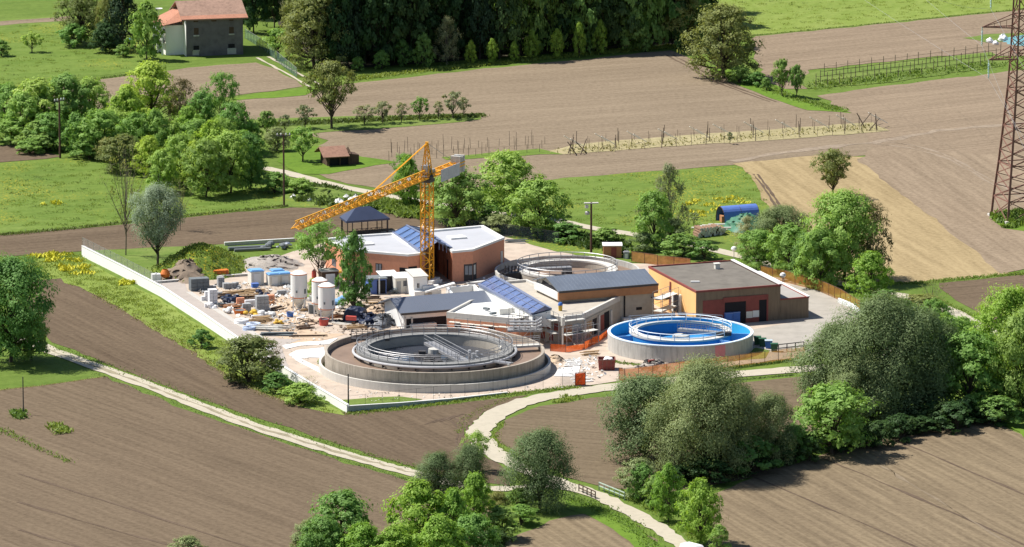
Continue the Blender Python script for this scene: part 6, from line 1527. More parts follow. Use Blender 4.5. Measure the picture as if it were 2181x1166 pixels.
heap('rough_bank', [(600, 396), (640, 392), (720, 404), (790, 420), (800, 440), (740, 446), (640, 430)], 1.0, m_rough, kind='structure', rough=.5)
tufts('bank_growth', [(600, 396), (660, 390), (800, 422), (830, 450), (740, 446), (640, 432)], 3000, .7, L_dk, 'dark scrub growing on the stony bank below the path')
tufts('bank_growth', [(790, 428), (900, 440), (900, 470), (840, 460), (800, 445)], 2600, .8, L_ver, 'bright scrub on the bank behind the gazebo')
tufts('bank_growth', [(940, 478), (1020, 474), (1200, 500), (1340, 525), (1340, 548), (1200, 520), (1080, 500)], 4200, .9, L_dk, 'scrub along the fence behind the brick building')
def rock(q, s, m, label, cat='boulder', name='boulder', group=None, seed=0):
    r = random.Random(seed); mb = MB(); n = 9; L = []
    for k in range(5):
        f = k / 4; rr = s * (.55, .62, .55, .38, .08)[k]
        L.append([(q.x + rr * math.cos(2 * math.pi * i / n) * r.uniform(.75, 1.2), q.y + rr * math.sin(2 * math.pi * i / n) * r.uniform(.75, 1.2), -.05 + s * .85 * f * r.uniform(.85, 1.1)) for i in range(n)])
    for k in range(4):
        for i in range(n): j = (i + 1) % n; mb.face([L[k][i], L[k][j], L[k + 1][j], L[k + 1][i]])
    mb.face(L[4]); return mb.build(name, m, label=label, cat=cat, group=group, pivot=q)
for i, (x, y, s, lb) in enumerate(((722, 438, 1.5, 'big white boulder nearest the crane jib tip end of the row'), (726, 424, .9, 'small white boulder at the top of the boulder cluster'), (737, 428, 1.3, 'slanting white boulder beside the topmost small one'), (749, 435, 1.4, 'round white boulder right of the biggest one'), (757, 428, 1.3, 'white boulder at the right end of the cluster by the jib'), (704, 436, .8, 'small white boulder left of the cluster'), (680, 410, .8, 'flat pale stone high on the stony bank'), (660, 430, .9, 'flat pale stone low on the stony bank'), (640, 418, .8, 'narrow pale stone at the left of the stony bank'), (625, 423, .9, 'low pale stone right of the thin power pole'), (702, 424, .6, 'tiny tan stone in the scrub of the stony bank'))):
    rock(P(x, y), s, m_stone, lb, seed=i)

# ------------------------------------------------------------------ silos and yard stock
def silo(px, py, h, dia, label):
    q = P(px, py); t = thing('silo', q, label, 'silo', 'mortar silos in the yard'); r = dia / 2; zb = h * .3
    mb = MB(); mb.lathe(q, [(0, h), (r * .45, h - .05), (r, h - .42), (r, zb)], 28); mb.build('body', m_white, t, smooth=False)
    MB().lathe(q, [(r, zb), (r * .92, zb - .1), (.45, zb * .3), (.45, zb * .15), (0, zb * .15)], 24).build('hopper', m_cream, t)
    mb = MB()
    for z in (h - .55, zb + .1): mb.lathe(q, [(r + .02, z), (r + .03, z + .12), (r, z + .13)], 28)
    mb.build('orange_band', m_orangep, t)
    for i in range(4):
        a = math.pi / 4 + i * math.pi / 2; mb = MB(); mb.beam(q + Vector((r * .98 * math.cos(a), r * .98 * math.sin(a), 0)), q + Vector((r * .98 * math.cos(a), r * .98 * math.sin(a), zb + .5)), .16); mb.build('leg', m_coping, t)
    mb = MB()
    for i in range(4):
        a, b = math.pi / 4 + i * math.pi / 2, math.pi / 4 + (i + 1) * math.pi / 2; p0, p1 = [q + Vector((r * .98 * math.cos(k), r * .98 * math.sin(k), 0)) for k in (a, b)]
        mb.beam(p0 + Z * .4, p1 + Z * zb * .8, .08); mb.beam(p0 + Z * zb * .85, p1 + Z * zb * .85, .08)
    mb.build('brace', m_coping, t)
    mb = MB(); mb.tube(q + Vector((-.3, -r - .05, zb + 1)), q + Vector((-.3, -r - .08, zb + 1.35)), .12); mb.build('gauge', m_blkd, t); mb = MB(); mb.box(q + Vector((r * .75, -r * .68, zb + .8)), (.3, .1, .7), .8); mb.build('hatch', m_blkd, t)
silo(637, 660, 5.9, 2.45, 'white silo with orange bands standing alone, leftmost of the three')
silo(681, 672, 5.7, 2.3, 'white silo with orange bands mostly hidden behind the front right one')
silo(696, 684, 5.7, 2.45, 'white silo with orange bands in front of the square dark mass, right one of the pair')
def tub(px, py, r, h, m, label, nm='tub'):
    q = P(px, py); t = thing(nm, q, label, nm); MB().lathe(q, [(r * .88, 0), (r, h), (r + .06, h + .03), (r + .06, h - .1)], 20).build('body', m, t)
    MB().lathe(q, [(r, h - .02), (r * .9, h * .8), (0, h * .75)], 20).build('filling', m_blkd, t); return t
tub(690, 694, .7, 1.0, m_redp, 'red round tub in front of the silos')
tub(510, 673 - 4, .85, .6, m_orangep, 'orange round mortar tub beside the kerb')
def site_box(px, py, w_, d_, h_, rz, label, roofm=m_bluelt, bodym=m_cream, grp=None, cat='site box', nm='site_box'):
    q = P(px, py); t = thing(nm, q, label, cat, grp); mb = MB(); mb.box(q, (w_, d_, h_), rz); mb.build('body', bodym, t)
    mb = MB(); mb.box(q + Z * h_, (w_ + .16, d_ + .16, .14), rz); mb.box(q + Z * (h_ + .14), (w_ * .85, d_ * .85, .1), rz); mb.build('roof', roofm, t)
    ca, sa = math.cos(rz), math.sin(rz); f = q + Vector((sa * (d_ / 2 + .02), -ca * (d_ / 2 + .02), 0)); mb = MB(); mb.box(f + Z * .1, (w_ * .55, .05, h_ * .8), rz); mb.build('door', m_coping, t); return t
site_box(545, 606, 2.0, 1.8, 2.1, .35, 'tallest pale site box with a blue top, left of the other blue topped ones')
site_box(582, 608, 1.7, 1.5, 1.7, .35, 'middle pale site box with a blue top')
site_box(604, 605, 1.9, 1.6, 1.6, .35, 'right pale site box with a blue top beside the lone silo')
site_box(590, 600, 1.8, 1.5, 1.7, .35, 'rear pale site box with a blue top behind two others')
q = P(543, 613); t = thing('crate', q, 'small bright blue crate in front of the tallest blue topped box', 'crate'); mb = MB(); mb.box(q, (1.0, .8, .6), .3); mb.build('body', m_blue, t); mb = MB(); mb.box(q + Z * .6, (1.1, .9, .08), .3); mb.build('rim', m_bluetarp, t)
def block_stack(px, py, nx, ny, nz, sz, m, label, rz=.3, gap=.04):
    q = P(px, py); t = thing('block_stack', q, label, 'block stack'); ca, sa = math.cos(rz), math.sin(rz); mb = MB(); sx, sy, szz = sz
    W_, D_ = nx * sx, ny * sy; mb.box(q, (W_, D_, .06), rz)
    for i in (-1, 0, 1): mb.box(q + Vector((ca * i * W_ * .42, sa * i * W_ * .42, -.02)), (.12, D_, .1), rz)
    mb.build('pallet', m_wood, t); mb = MB()
    for k in range(nz):
        for i in range(nx):
            for j in range(ny):
                if k == nz - 1 and random.random() < .06: continue
                x, y = (i - (nx - 1) / 2) * sx, (j - (ny - 1) / 2) * sy; mb.box(q + Vector((ca * x - sa * y, sa * x + ca * y, .1 + k * szz)), (sx - gap, sy - gap, szz - gap), rz)
    mb.build('blocks', m, t); return t
block_stack(424, 619, 3, 2, 3, (.95, .8, .62), m_blkd, 'large dark grey block stack at the corner of the storage')
block_stack(452, 618, 2, 1, 1, (.6, .6, .6), m_blk, 'small grey blocks behind the large dark grey stack')
block_stack(470, 612, 2, 2, 3, (.5, .5, .5), m_blk, 'grey block stack behind the long low one')
block_stack(492, 615, 5, 2, 2, (.5, .5, .42), m_blk, 'long low grey block stack in front of the edging wall')
block_stack(436, 642, 2, 1, 2, (.55, .6, .7), m_blkw, 'white block pair left of the tall white stack')
block_stack(453, 648, 2, 2, 4, (.62, .6, .55), m_blkw, 'tall white block stack beside the kerb')
block_stack(443, 660 - 4, 2, 1, 1, (.5, .5, .6), m_blkw, 'low white blocks at the foot of the tall white stack')
block_stack(558, 662, 3, 2, 4, (.62, .6, .55), m_blk, 'tall grey block stack with white items on top')
block_stack(524, 664, 2, 2, 2, (.65, .6, .6), m_blk, 'grey block stack left of the tall grey one')
block_stack(533, 654, 3, 1, 2, (.55, .6, .5), m_blkw, 'pale block stack behind the lower grey one')
block_stack(462, 630, 3, 1, 1, (.6, .6, .45), m_blk, 'low grey blocks behind the tall white stack')
def sacks(px, py, n, s, m, label, nm='sack_pile', cat='sacks', spread=1.0, flat=.55):
    q = P(px, py); t = thing(nm, q, label, cat)
    for i in range(n):
        a = random.random() * 6.28; r = spread * math.sqrt(random.random()); c = q + Vector((r * math.cos(a), r * .7 * math.sin(a), .15 + .25 * (i % 3))); mb = MB()
        sc = s * random.uniform(.7, 1.2); k = 8
        mb.lathe(c, [(0, sc * flat), (sc * .55, sc * flat * .8), (sc * .8, sc * flat * .2), (sc * .7, -sc * .3), (0, -sc * .35)], k); mb.build('sack', m, t)
    return t
sacks(452, 658, 4, .8, m_tarpw, 'white bulging bags at the foot of the tall white block stack', spread=.7)
sacks(483, 643, 7, .75, m_blacktarp, 'black plastic bags in the middle of the block storage', spread=1.5)
sacks(560, 630, 4, .7, m_blacktarp, 'dark plastic bags behind the tall grey block stack', spread=.9)
sacks(535, 672, 6, .55, m_ochrep, 'yellowish bags and rubbish in front of the grey block stack', spread=.9)
sacks(490, 668, 5, .5, m_coping, 'small white lumps beside the orange tub', spread=.9)
sacks(710, 650, 6, .65, m_bluelt, 'blue and white bags behind the pair of silos', spread=1.2)
sacks(722, 658, 4, .6, m_tarpw, 'white bags right of the pair of silos', spread=.8)
sacks(655, 640, 3, .9, m_tarpw, 'white sheet bundle between the silos', spread=.8)
sacks(778, 628, 4, .7, m_cream, 'cream heap in front of the dark blue container', spread=.8)
def coil(px, py, R_, r, m, label, tilt=0.0):
    q = P(px, py); t = thing('pipe_coil', q, label, 'pipe coil'); t.rotation_euler = (tilt, tilt * .4, 0); mb = MB()
    for k in range(3):
        rr = R_ - k * .02
        for j in range(3): mb.path([Vector((( rr - j * r * 1.7) * math.cos(2 * math.pi * i / 22), (rr - j * r * 1.7) * math.sin(2 * math.pi * i / 22), r + k * r * 1.7)) + (q if tilt == 0 else q) for i in range(22)], r, 6, True)
    o = mb.build('hose', m, t); return t
coil(515, 690, 1.0, .13, m_tarpw, 'white pipe coil lying flat beside the kerb, leftmost of three')
coil(540, 696, 1.0, .10, M('pale blue hose', (.55, .62, .75), .5), 'pale blue pipe coil behind the grey one')
coil(531, 704, .9, .10, M('grey blue hose', (.38, .46, .62), .5), 'grey blue pipe coil nearest the kerb end')
def planks(px, py, n, L, rz, m, label, w_=.22, nm='timber_pile', cat='timber', spread=.9, hz=.12):
    q = P(px, py); mb = MB()
    for i in range(n):
        a = rz + random.gauss(0, .12); d = Vector((math.cos(a), math.sin(a), 0)); c = q + Vector((random.gauss(0, .25), random.uniform(-spread, spread), .08 + hz * (i % 4)))
        mb.beam(c - d * L / 2, c + d * L / 2, w_, .1)
    return mb.build(nm, m, label=label, cat=cat, pivot=q)
planks(505, 626, 14, 4.0, .35, m_wood, 'long timber pile behind the black bags')
planks(545, 624, 10, 3.0, .1, m_wood, 'timber pile below the bright blue crate')
planks(520, 640, 12, 3.0, .3, m_woodd, 'dark timber pile left of the tall grey block stack')
planks(560, 684, 18, 2.6, .5, m_wood, 'tangle of pale timber below the grey block stack', spread=1.6)
planks(565, 702, 14, 4.6, -.15, m_cream, 'long pale boards lying near the kerb end', spread=1.5)
planks(590, 716, 6, 4.8, -.05, m_blkd, 'dark sheet strips lying at the end of the boards', w_=.5, spread=.5)
planks(495, 656, 10, 3.0, .2, m_woodr, 'brown timber pile beside the black bags')
planks(575, 648, 6, 1.6, 1.2, m_woodr, 'rusty brown bundle right of the tall grey block stack')
planks(660, 662, 10, 2.4, .3, m_wood, 'timber scraps between the lone silo and the pair')
planks(808, 648, 10, 3.4, .3, m_wood, 'boards behind the left gable of the lower metal roofed wing')
planks(760, 700, 8, 3.0, .25, m_wood, 'scaffold boards on the ground right of the silos')
planks(728, 692, 3, 3.4, -.6, m_cream, 'bent pale board leaning beside the silos')
planks(660, 718, 3, 5.2, .1, m_woodd, 'long dark beam on the ground before the largest tank')
planks(1222, 775, 12, 2.2, .2, m_coping, 'scattered white boards beside the red skip', spread=2.2, hz=.03)
planks(1240, 812, 9, 2.4, .15, m_coping, 'white debris strips below the red skip', spread=1.0, hz=.03)
planks(1020, 606, 8, 3.4, .5, m_coping, 'white boards in front of the brick building door')
planks(970, 640 - 12, 8, 3.0, .6, m_concl, 'concrete planks behind the lower metal roofed wing')
planks(1128, 616, 8, 2.4, .4, m_coping, 'white planks beside the rear round tank')
q = P(700, 604); t = site_box(700, 607, 2.6, 2.0, 2.2, .3, 'dark brown shed behind the loose light green tree', m_concl, m_woodd, cat='shed', nm='tool_shed')
site_box(727, 592, 1.5, 1.2, .9, .2, 'yellow topped grey box beside the dark green column tree', m_ochrep, m_blk)
q = P(669, 604); t = thing('red_canister', q, 'tall red cylinder standing behind the lone silo', 'cylinder'); MB().lathe(q, [(0, 2.0), (.3, 1.95), (.36, 1.6), (.33, 0)], 14).build('body', m_redp, t); mb = MB(); mb.lathe(q, [(0, 2.2), (.14, 2.15), (.14, 1.95)], 10); mb.build('cap', m_red, t)
def mixer(px, py, label):
    q = P(px, py); t = thing('cement_mixer', q, label, 'cement mixer'); mb = MB(); mb.lathe(q + Z * .9, [(0, -.5), (.6, -.4), (.78, .1), (.4, .75), (.35, .75)], 16); mb.build('drum', m_orangep, t)
    mb = MB(); [mb.beam(q + Vector((sx * .7, sy * .5, 0)), q + Vector((sx * .3, 0, 1.0)), .1) for sx in (-1, 1) for sy in (-1, 1)]; mb.build('stand', m_rust, t)
mixer(352, 597, 'orange cement mixer in front of the shaded mound')
q = P(332, 599); t = thing('water_tank', q, 'white plastic cube tank left of the orange cement mixer', 'tank'); mb = MB(); mb.box(q + Z * .12, (1.3, 1.0, 1.0), .3); mb.lathe(q + Z * 1.12, [(0, .12), (.2, .12), (.2, 0)], 10); mb.build('body', m_tarpw, t); mb = MB(); mb.box(q, (1.4, 1.1, .12), .3); mb.build('pallet', m_wood, t)
q = P(470, 590); t = thing('formwork_rack', q, 'orange red rack of panels at the foot of the mound', 'rack'); mb = MB(); [mb.box(q + Vector((0, 0, .5 + i * .16)), (2.3, 1.3, .12), .2) for i in range(4)]; mb.build('panels', m_orangep, t); mb = MB(); [mb.beam(q + Vector((sx, sy * .5, 0)), q + Vector((sx, sy * .5, 1.2)), .1) for sx in (-1, 1) for sy in (-1, 1)]; mb.build('stand', m_red, t)
# containers and huts near the crane
def hut(name, label, cat, px, py, w_, d_, h0, h1_, rz, bm, rm, win=True):
    q = P(px, py); t = thing(name, q, label, cat, rz=rz); c = [(-w_ / 2, -d_ / 2), (w_ / 2, -d_ / 2), (w_ / 2, d_ / 2), (-w_ / 2, d_ / 2)]; hs_ = (h0, h0, h1_, h1_)
    mb = MB(); mb.hexa([(x, y, -.02) for x, y in c], [(x, y, z) for (x, y), z in zip(c, hs_)]); mb.build('wall', bm, t)
    k = [(x * 1.1, y * 1.15) for x, y in c]; mb = MB(); mb.hexa([(x, y, z + .01) for (x, y), z in zip(k, hs_)], [(x, y, z + .13) for (x, y), z in zip(k, hs_)]); mb.build('roof', rm, t)
    if win:
        mb = MB(); mb.box((w_ * .18, -d_ / 2 - .02, h0 * .48), (w_ * .3, .06, h0 * .36)); o = mb.build('window', m_glassd, t); mb = MB(); mb.box((w_ * .18, -d_ / 2 - .03, h0 * .44), (w_ * .36, .1, .06)); mb.build('sill', m_coping, o)
        mb = MB(); mb.box((-w_ * .27, -d_ / 2 - .02, .05), (w_ * .28, .05, h0 * .8)); mb.build('door', m_blk, t)
    return t
hut('site_hut', 'white site hut with a slanting roof, small window and door', 'hut', 853, 622, 2.3, 2.6, 2.3, 2.6, .3, m_cream, m_coping)
hut('storage_shelter', 'open dark shelter under pale roof sheets left of the white site hut', 'shelter', 826, 618, 2.6, 2.6, 2.35, 2.6, .3, m_steeld, m_coping, False)
q = P(808, 628); mb = MB(); mb.box(q, (.22, .22, 2.6)); mb.build('white_post', m_coping, label='white post at the corner of the dark blue container', cat='post', pivot=q)
t = hut('blue_container', 'dark blue site container with an open front right of the column tree', 'container', 800, 624, 2.8, 2.4, 2.3, 2.3, .25, m_bluetarp, m_blkd, False)
mb = MB(); mb.box((.6, -1.24, .1), (1.3, .06, 2.0)); mb.build('doorway', m_dark, t)
t = hut('white_shed', 'tall white rendered shed beside the foot of the crane', 'shed', 888, 628, 2.2, 3.2, 3.0, 3.5, .35, m_whitew, m_concl, False)
mb = MB(); [mb.box((x, -1.62, 1.35), (.12, .06, .7)) for x in (-.45, -.25)]; mb.build('slit_window', m_dark, t)
mb = MB(); mb.box((.5, -1.62, .4), (.7, .06, .5)); mb.box((1.11, .2, 1.6), (.05, 1.2, .9)); mb.build('opening', m_concd, t)
q = P(908, 632); t = thing('stepped_block', q, 'white stepped concrete block in front of the crane foot', 'concrete block'); mb = MB(); mb.box(q, (4.2, 1.6, 1.0), .35); mb.box(q + Vector((.6, .5, 1.0)), (2.6, .9, .6), .35); mb.build('body', m_coping, t); mb = MB(); mb.box(q + Vector((.35, -.95, .3)), (1.0, .3, .45), .35); mb.build('recess', m_concd, t)
q = P(930, 628); mb = MB(); a, b = P(905, 622, .9), P(968, 604, 1.9); mb.beam(a, b, .9, .25); mb.build('white_beam', m_coping, label='long white beam lying aslant right of the crane foot', cat='beam', pivot=q)
# dark mass for tree shade and container, sheeted piles and skip
q = P(757, 682); mb = MB(); K = 7; top = []
def tp_(u, v): return q + Vector((u * 1.35 + v * .3, v * 1.1 - u * .25, 2.0 - .35 * (u * u + v * v) + random.uniform(-.15, .15)))
g_ = [[tp_(-1 + 2 * i / K, -1 + 2 * j / K) for i in range(K + 1)] for j in range(K + 1)]
for j in range(K):
    for i in range(K): mb.face([g_[j][i], g_[j][i + 1], g_[j + 1][i + 1], g_[j + 1][i]])
rim = g_[0] + [g_[j][K] for j in range(1, K + 1)] + g_[K][-2::-1] + [g_[j][0] for j in range(K - 1, 0, -1)]
ft = [V(q + (p - q) * 1.12 * random.uniform(.95, 1.1), 0) for p in rim]
for i in range(len(rim)): j = (i + 1) % len(rim); mb.face([ft[i], ft[j], rim[j], rim[i]])
mb.build('dark_pile', m_blacktarp, label='square dark blue mass for tree shade and a container right of the silos', cat='sheeted pile')  # boxy mass standing in for tree shade and a dark container
heap('dark_pile', [(766, 690), (775, 678), (800, 676), (808, 688), (795, 698), (772, 698)], 1.4, m_blacktarp, label='low pile under dark sheeting in front of the taller dark blue mass', cat='sheeted pile', rough=.5, power=.5)
heap('dark_pile', [(800, 692), (810, 680), (826, 684), (828, 698), (812, 704)], 1.5, M('grey sheeting', (.12, .13, .15), .5, .4, 2, .6), label='pile under grey sheeting beside the left gable of the lower wing', cat='sheeted pile', rough=.5, power=.5)
def pallets_box(px, py, s, label):
    q = P(px, py); t = thing('cage_box', q, label, 'box'); mb = MB(); mb.box(q + Z * .1, s, .2); mb.build('body', m_blkd, t); mb = MB(); c = [(-s[0] / 2, -s[1] / 2), (s[0] / 2, -s[1] / 2), (s[0] / 2, s[1] / 2), (-s[0] / 2, s[1] / 2)]
    for x, y in c: mb.beam(q + Vector((x, y, 0)), q + Vector((x, y, s[2] + .2)), .12)
    mb.beam(q + Vector((*c[0], s[2] + .15)), q + Vector((*c[1], s[2] + .15)), .12); mb.build('frame', m_coping, t)
pallets_box(667, 668, (1.3, 1.0, 1.3), 'dark box in a pale frame behind the pair of silos')
q = P(1292, 787); t = thing('skip', q, 'dark red skip filled with white bags in front of the blue lined tank', 'skip', rz=.02)
c0 = [(-1.1, -.85), (1.1, -.85), (1.1, .85), (-1.1, .85)]; c1_ = [(-1.2, -1.1), (1.2, -1.1), (1.2, 1.1), (-1.2, 1.1)]
mb = MB(); H_ = 1.55
for i in range(4):
    j = (i + 1) % 4; mb.face([(*c0[i], .05), (*c0[j], .05), (*c1_[j], H_), (*c1_[i], H_)]); k0, k1 = [(x * .93, y * .93) for x, y in (c1_[i], c1_[j])]; mb.face([(*c1_[i], H_), (*c1_[j], H_), (*k1, H_), (*k0, H_)]); mb.face([(*k0, H_), (*k1, H_), (*k1, .6), (*k0, .6)])
mb.face([(*p, .05) for p in reversed(c0)]); mb.face([(x * .93, y * .93, .6) for x, y in c1_]); mb.build('body', m_red, t)
mb = MB(); [mb.beam((*c1_[i], H_), (*c1_[(i + 1) % 4], H_), .12) for i in range(4)]; [mb.beam((x, -.87, .1), (x, -1.1, H_), .1) for x in (-.6, 0, .6)]; mb.build('rib', m_rust, t)
for i in range(6):
    mb = MB(); c = Vector((random.uniform(-.6, .6), random.uniform(-.5, .6), 1.35)); mb.lathe(c, [(0, .4), (.35, .3), (.5, 0), (.4, -.3)], 9); mb.build('white_bag', m_tarpw, t)
def wheelie(px, py, m, lm, label):
    q = P(px, py); t = thing('wheeled_bin', q, label, 'bin', 'wheeled bins beside the court'); mb = MB()
    mb.hexa([q + Vector(k) for k in ((-.4, -.35, .1), (.4, -.35, .1), (.4, .35, .1), (-.4, .35, .1))], [q + Vector(k) for k in ((-.52, -.45, 1.15), (.52, -.45, 1.15), (.52, .45, 1.15), (-.52, .45, 1.15))]); mb.build('body', m, t)
    mb = MB(); mb.box(q + Z * 1.15, (1.1, .98, .1), 0); mb.beam(q + Vector((-.5, .5, 1.15)), q + Vector((.5, .5, 1.15)), .08); mb.build('lid', lm, t)
    mb = MB(); [mb.tube(q + Vector((x, .3, .12)), q + Vector((x + .1, .3, .12)), .12) for x in (-.4, .3)]; mb.build('wheel', m_dark, t)
wheelie(1613, 735, m_greenb, m_greenb, 'green wheeled bin, leftmost beside the blue lined tank')
wheelie(1624, 739, m_greenb, m_greenb, 'green wheeled bin second from the tank')
wheelie(1637, 743, m_blue, M('pale bin lid', (.45, .55, .6), .5), 'blue wheeled bin with a pale lid')
wheelie(1649, 750, m_greenb, m_greenb, 'green wheeled bin at the right end of the row')
q = P(1387, 786); t = thing('red_pump', q, 'small rusty red machine beside the rubble pile', 'machine'); mb = MB(); mb.tube(q, q + Z * 1.2, .25); mb.box(q + Z * .9, (.9, .4, .4), .5); mb.build('body', m_red, t); mb = MB(); mb.beam(q + Vector((-.5, 0, 0)), q + Vector((.5, .2, 0)), .2); mb.build('base', m_rust, t)
q = P(1310, 542); t = hut('red_hut', 'small red brown hut with a white roof beside the power pole', 'hut', 1304, 548, 2.8, 2.0, 1.9, 2.0, .02, m_woodr, m_coping, False)
mb = MB(); mb.box((.2, -1.03, .2), (.8, .06, 1.5)); mb.build('door', m_red, t)
q = P(1334, 552); t = site_box(1334, 552, .8, .6, 1.0, 0, 'small grey cabinet right of the red brown hut', m_blk, m_blk, cat='cabinet', nm='cabinet')
q = P(1094, 516); planks(1096, 517, 6, 3.2, -.1, m_blkd, 'stack of dark pipes lying behind the brick building', nm='pipe_stack', cat='pipes')
# dark rolls behind the low wall
q = P(560, 528); mb = MB(); a, b = P(486, 530, .4), P(590, 526, .4); mb.tube(a, b - Vector((2, 0, 0)), .3, n=12); mb.tube(a + Vector((1, -.8, -.1)), b + Vector((-1, -.8, -.1)), .25, n=12); mb.build('pipe_roll', m_blkd, label='long dark pipe rolls lying before the low pale wall', cat='pipes', pivot=q)
sacks(578, 530, 9, .7, m_blkd, 'heap of dark crumpled pipe pieces at the end of the pipe rolls', 'scrap_heap', 'scrap', 2.4)
sacks(600, 528, 5, .5, M('silver wrapping', (.5, .52, .58), .3, metal=.6), 'silver wrapped pieces beside the dark pipe rolls', 'scrap_heap', 'scrap', 1.4)
# sheets on the ground
def flat_sheet(pts, label, m=m_tarpw, z=.13):
    w_ = [P(*p) for p in pts]; mb = MB(); mb.prism([(p.x, p.y) for p in w_], z - .05, z); return mb.build('ground_sheet', m, label=label, cat='sheet')
flat_sheet([(615, 757), (632, 748), (690, 742), (693, 764), (660, 763), (640, 766), (690, 790), (684, 797), (635, 772)], 'white sheeting spread on the ground left of the largest tank')
flat_sheet([(600, 738), (640, 731), (690, 728), (720, 722), (700, 735), (640, 738), (610, 745)], 'strip of white sheeting behind the left end of the largest tank')
flat_sheet([(1180, 803), (1190, 786), (1236, 782), (1230, 804)], 'white sheet on the ground between the largest tank and the road')
flat_sheet([(548, 742), (575, 736), (590, 742), (565, 750)], 'small white patch of sheeting on the site road')
# shelter, green heap, logs
SA, SB = P(1543, 478), P(1618, 472)
t = thing('tarpaulin_shelter', SA, 'arched blue tarpaulin shelter in the middle meadow', 'shelter')
d = (SB - SA).normalized(); n = Vector((-d.y, d.x, 0)); L_ = (SB - SA).length; mb = MB(); k = 14; arc = []
for i in range(k + 1):
    a = math.pi * i / k; arc.append((-math.cos(a) * 1.6, max(0, math.sin(a)) ** .7 * 2.6))
for i in range(k):
    (u0, z0), (u1, z1) = arc[i], arc[i + 1]; p = [SA + n * (u0 + 1.6), SB + n * (u0 + 1.6), SB + n * (u1 + 1.6), SA + n * (u1 + 1.6)]
    mb.face([V(p[0], z0), V(p[1], z0), V(p[2], z1), V(p[3], z1)])
mb.build('tarpaulin', m_bluetarp, t, smooth=True); mb = MB()
for f in (0, .5, 1): mb.path([SA.lerp(SB, f) + n * (u + 1.6) + Z * (z - .05) for u, z in arc], .06, 5)
mb.build('hoop', m_woodd, t); mb = MB(); [mb.box(SA.lerp(SB, .1 + .2 * i) + n * 1.6, (1.0, 1.6, 1.1 + .2 * (i % 2)), .2) for i in range(4)]; mb.build('stored_wood', m_woodr, t)
heap('sheeted_heap', [(1553, 490), (1562, 476), (1590, 472), (1616, 476), (1622, 490), (1600, 498), (1570, 498)], 2.2, m_greentarp, label='heap under a crumpled green tarpaulin before the blue shelter', cat='sheeted pile', rough=.45, power=.5, res=26)
m_woodl = M('log bark', (.24, .15, .10), .95, .3, 2.5, .3)
for i in range(34):
    row = i // 9; px_, py_ = 1488 + (i % 9) * 6.6 + row * 2 + random.uniform(-2, 2), 507 - (i % 9) * .9
    q = P(px_, py_) + Z * (.22 + row * .36) + Vector((0, random.uniform(-.3, .3), 0)); L_ = random.uniform(1.8, 2.6); d = Vector((-.35, .94, 0)); mb = MB(); mb.tube(q - d * .1, q + d * L_, random.uniform(.2, .3), n=8)
    o = mb.build('log', m_woodl, label='log in the stacked pile left of the blue shelter', cat='log', group='logs of the stacked pile', pivot=q)
    MB().tube(q - d * .1, q - d * .13, .24, n=8).build('cut_end', m_cream, o)
for i in range(12):
    q = P(1490 + i * 4.5, 489 + (i % 4) * 2.5) + Z * (.2 + .3 * (i % 3)); a = random.gauss(-.15, .2); d = Vector((math.cos(a), math.sin(a), 0)); mb = MB(); mb.tube(q - d * 1.3, q + d * 1.3, .15, n=7); mb.build('pole_log', m_cream, label='peeled pale pole lying behind the stacked logs', cat='log', group='pale poles behind the stacked logs', pivot=q)
# far right sheets, vehicle roof at the bottom edge
for i, (x, y, s) in enumerate(((2108, 91, 1.3), (2120, 95, 1.0), (2136, 88, 1.7))):
    rock(P(x, y), s, m_tarpw, ('left', 'low middle', 'larger right')[i] + ' white bundle in the upper right garden strip', 'bundle', 'white_bundle', seed=40 + i)
heap('sheeted_heap', [(2140, 92), (2150, 80), (2200, 78), (2240, 86), (2220, 98), (2160, 98)], 1.0, M('teal sheeting', (.12, .28, .32), .5), label='low heap under teal sheeting behind the pylon', cat='sheeted pile', rough=.4, power=.6)
q = P(1482, 1194); t = thing('white_van', q, 'white vehicle on the road of which only the roof shows at the bottom edge', 'van', rz=-.9)
mb = MB(); mb.hexa([(-2.3, -.9, .4), (2.3, -.9, .4), (2.3, .9, .4), (-2.3, .9, .4)], [(-2.3, -.88, 1.1), (2.2, -.85, .95), (2.2, .85, .95), (-2.3, .88, 1.1)]); mb.hexa([(-2.3, -.86, 1.1), (1.4, -.84, 1.05), (1.4, .84, 1.05), (-2.3, .86, 1.1)], [(-2.1, -.7, 1.85), (.4, -.7, 1.9), (.4, .7, 1.9), (-2.1, .7, 1.85)]); mb.build('body', m_tarpw, t)
for sx in (-1.4, 1.4):
    for sy in (-.86, .86): mb = MB(); mb.tube((sx, sy - .1, .34), (sx, sy + .1, .34), .34, n=14); mb.build('wheel', m_dark, t)

# loose rubble and scraps lying about the yard
def scatter(name, pts, n, s, m, label):
    q = inpoly([P(*p) for p in pts], n); C = np.column_stack([q, .10 + rng.random(n) * .12]); Nn = np.column_stack([rng.normal(scale=.6, size=n), rng.normal(scale=.6, size=n), np.ones(n)])
    Nn /= np.linalg.norm(Nn, axis=1, keepdims=True)
    return stuff_mesh(name, quads_mesh(name, C, Nn, s * (.3 + rng.random(n) ** 2 * 1.6), .7, m), label=label, cat='rubble')
YD = [(420, 625), (520, 600), (640, 610), (720, 640), (830, 660), (820, 720), (690, 712), (600, 715), (560, 700), (480, 660)]
scatter('yard_rubble', YD, 500, .16, m_concl, 'pale chips and scraps scattered over the block storage yard')
scatter('yard_rubble', YD, 420, .18, m_yard2, 'tan clods scattered over the block storage yard')
scatter('yard_rubble', YD, 260, .18, m_woodd, 'dark scraps scattered over the block storage yard')
scatter('yard_rubble', [(1190, 770), (1270, 760), (1290, 800), (1250, 818), (1190, 800)], 300, .2, m_coping, 'white scraps scattered round the red skip')
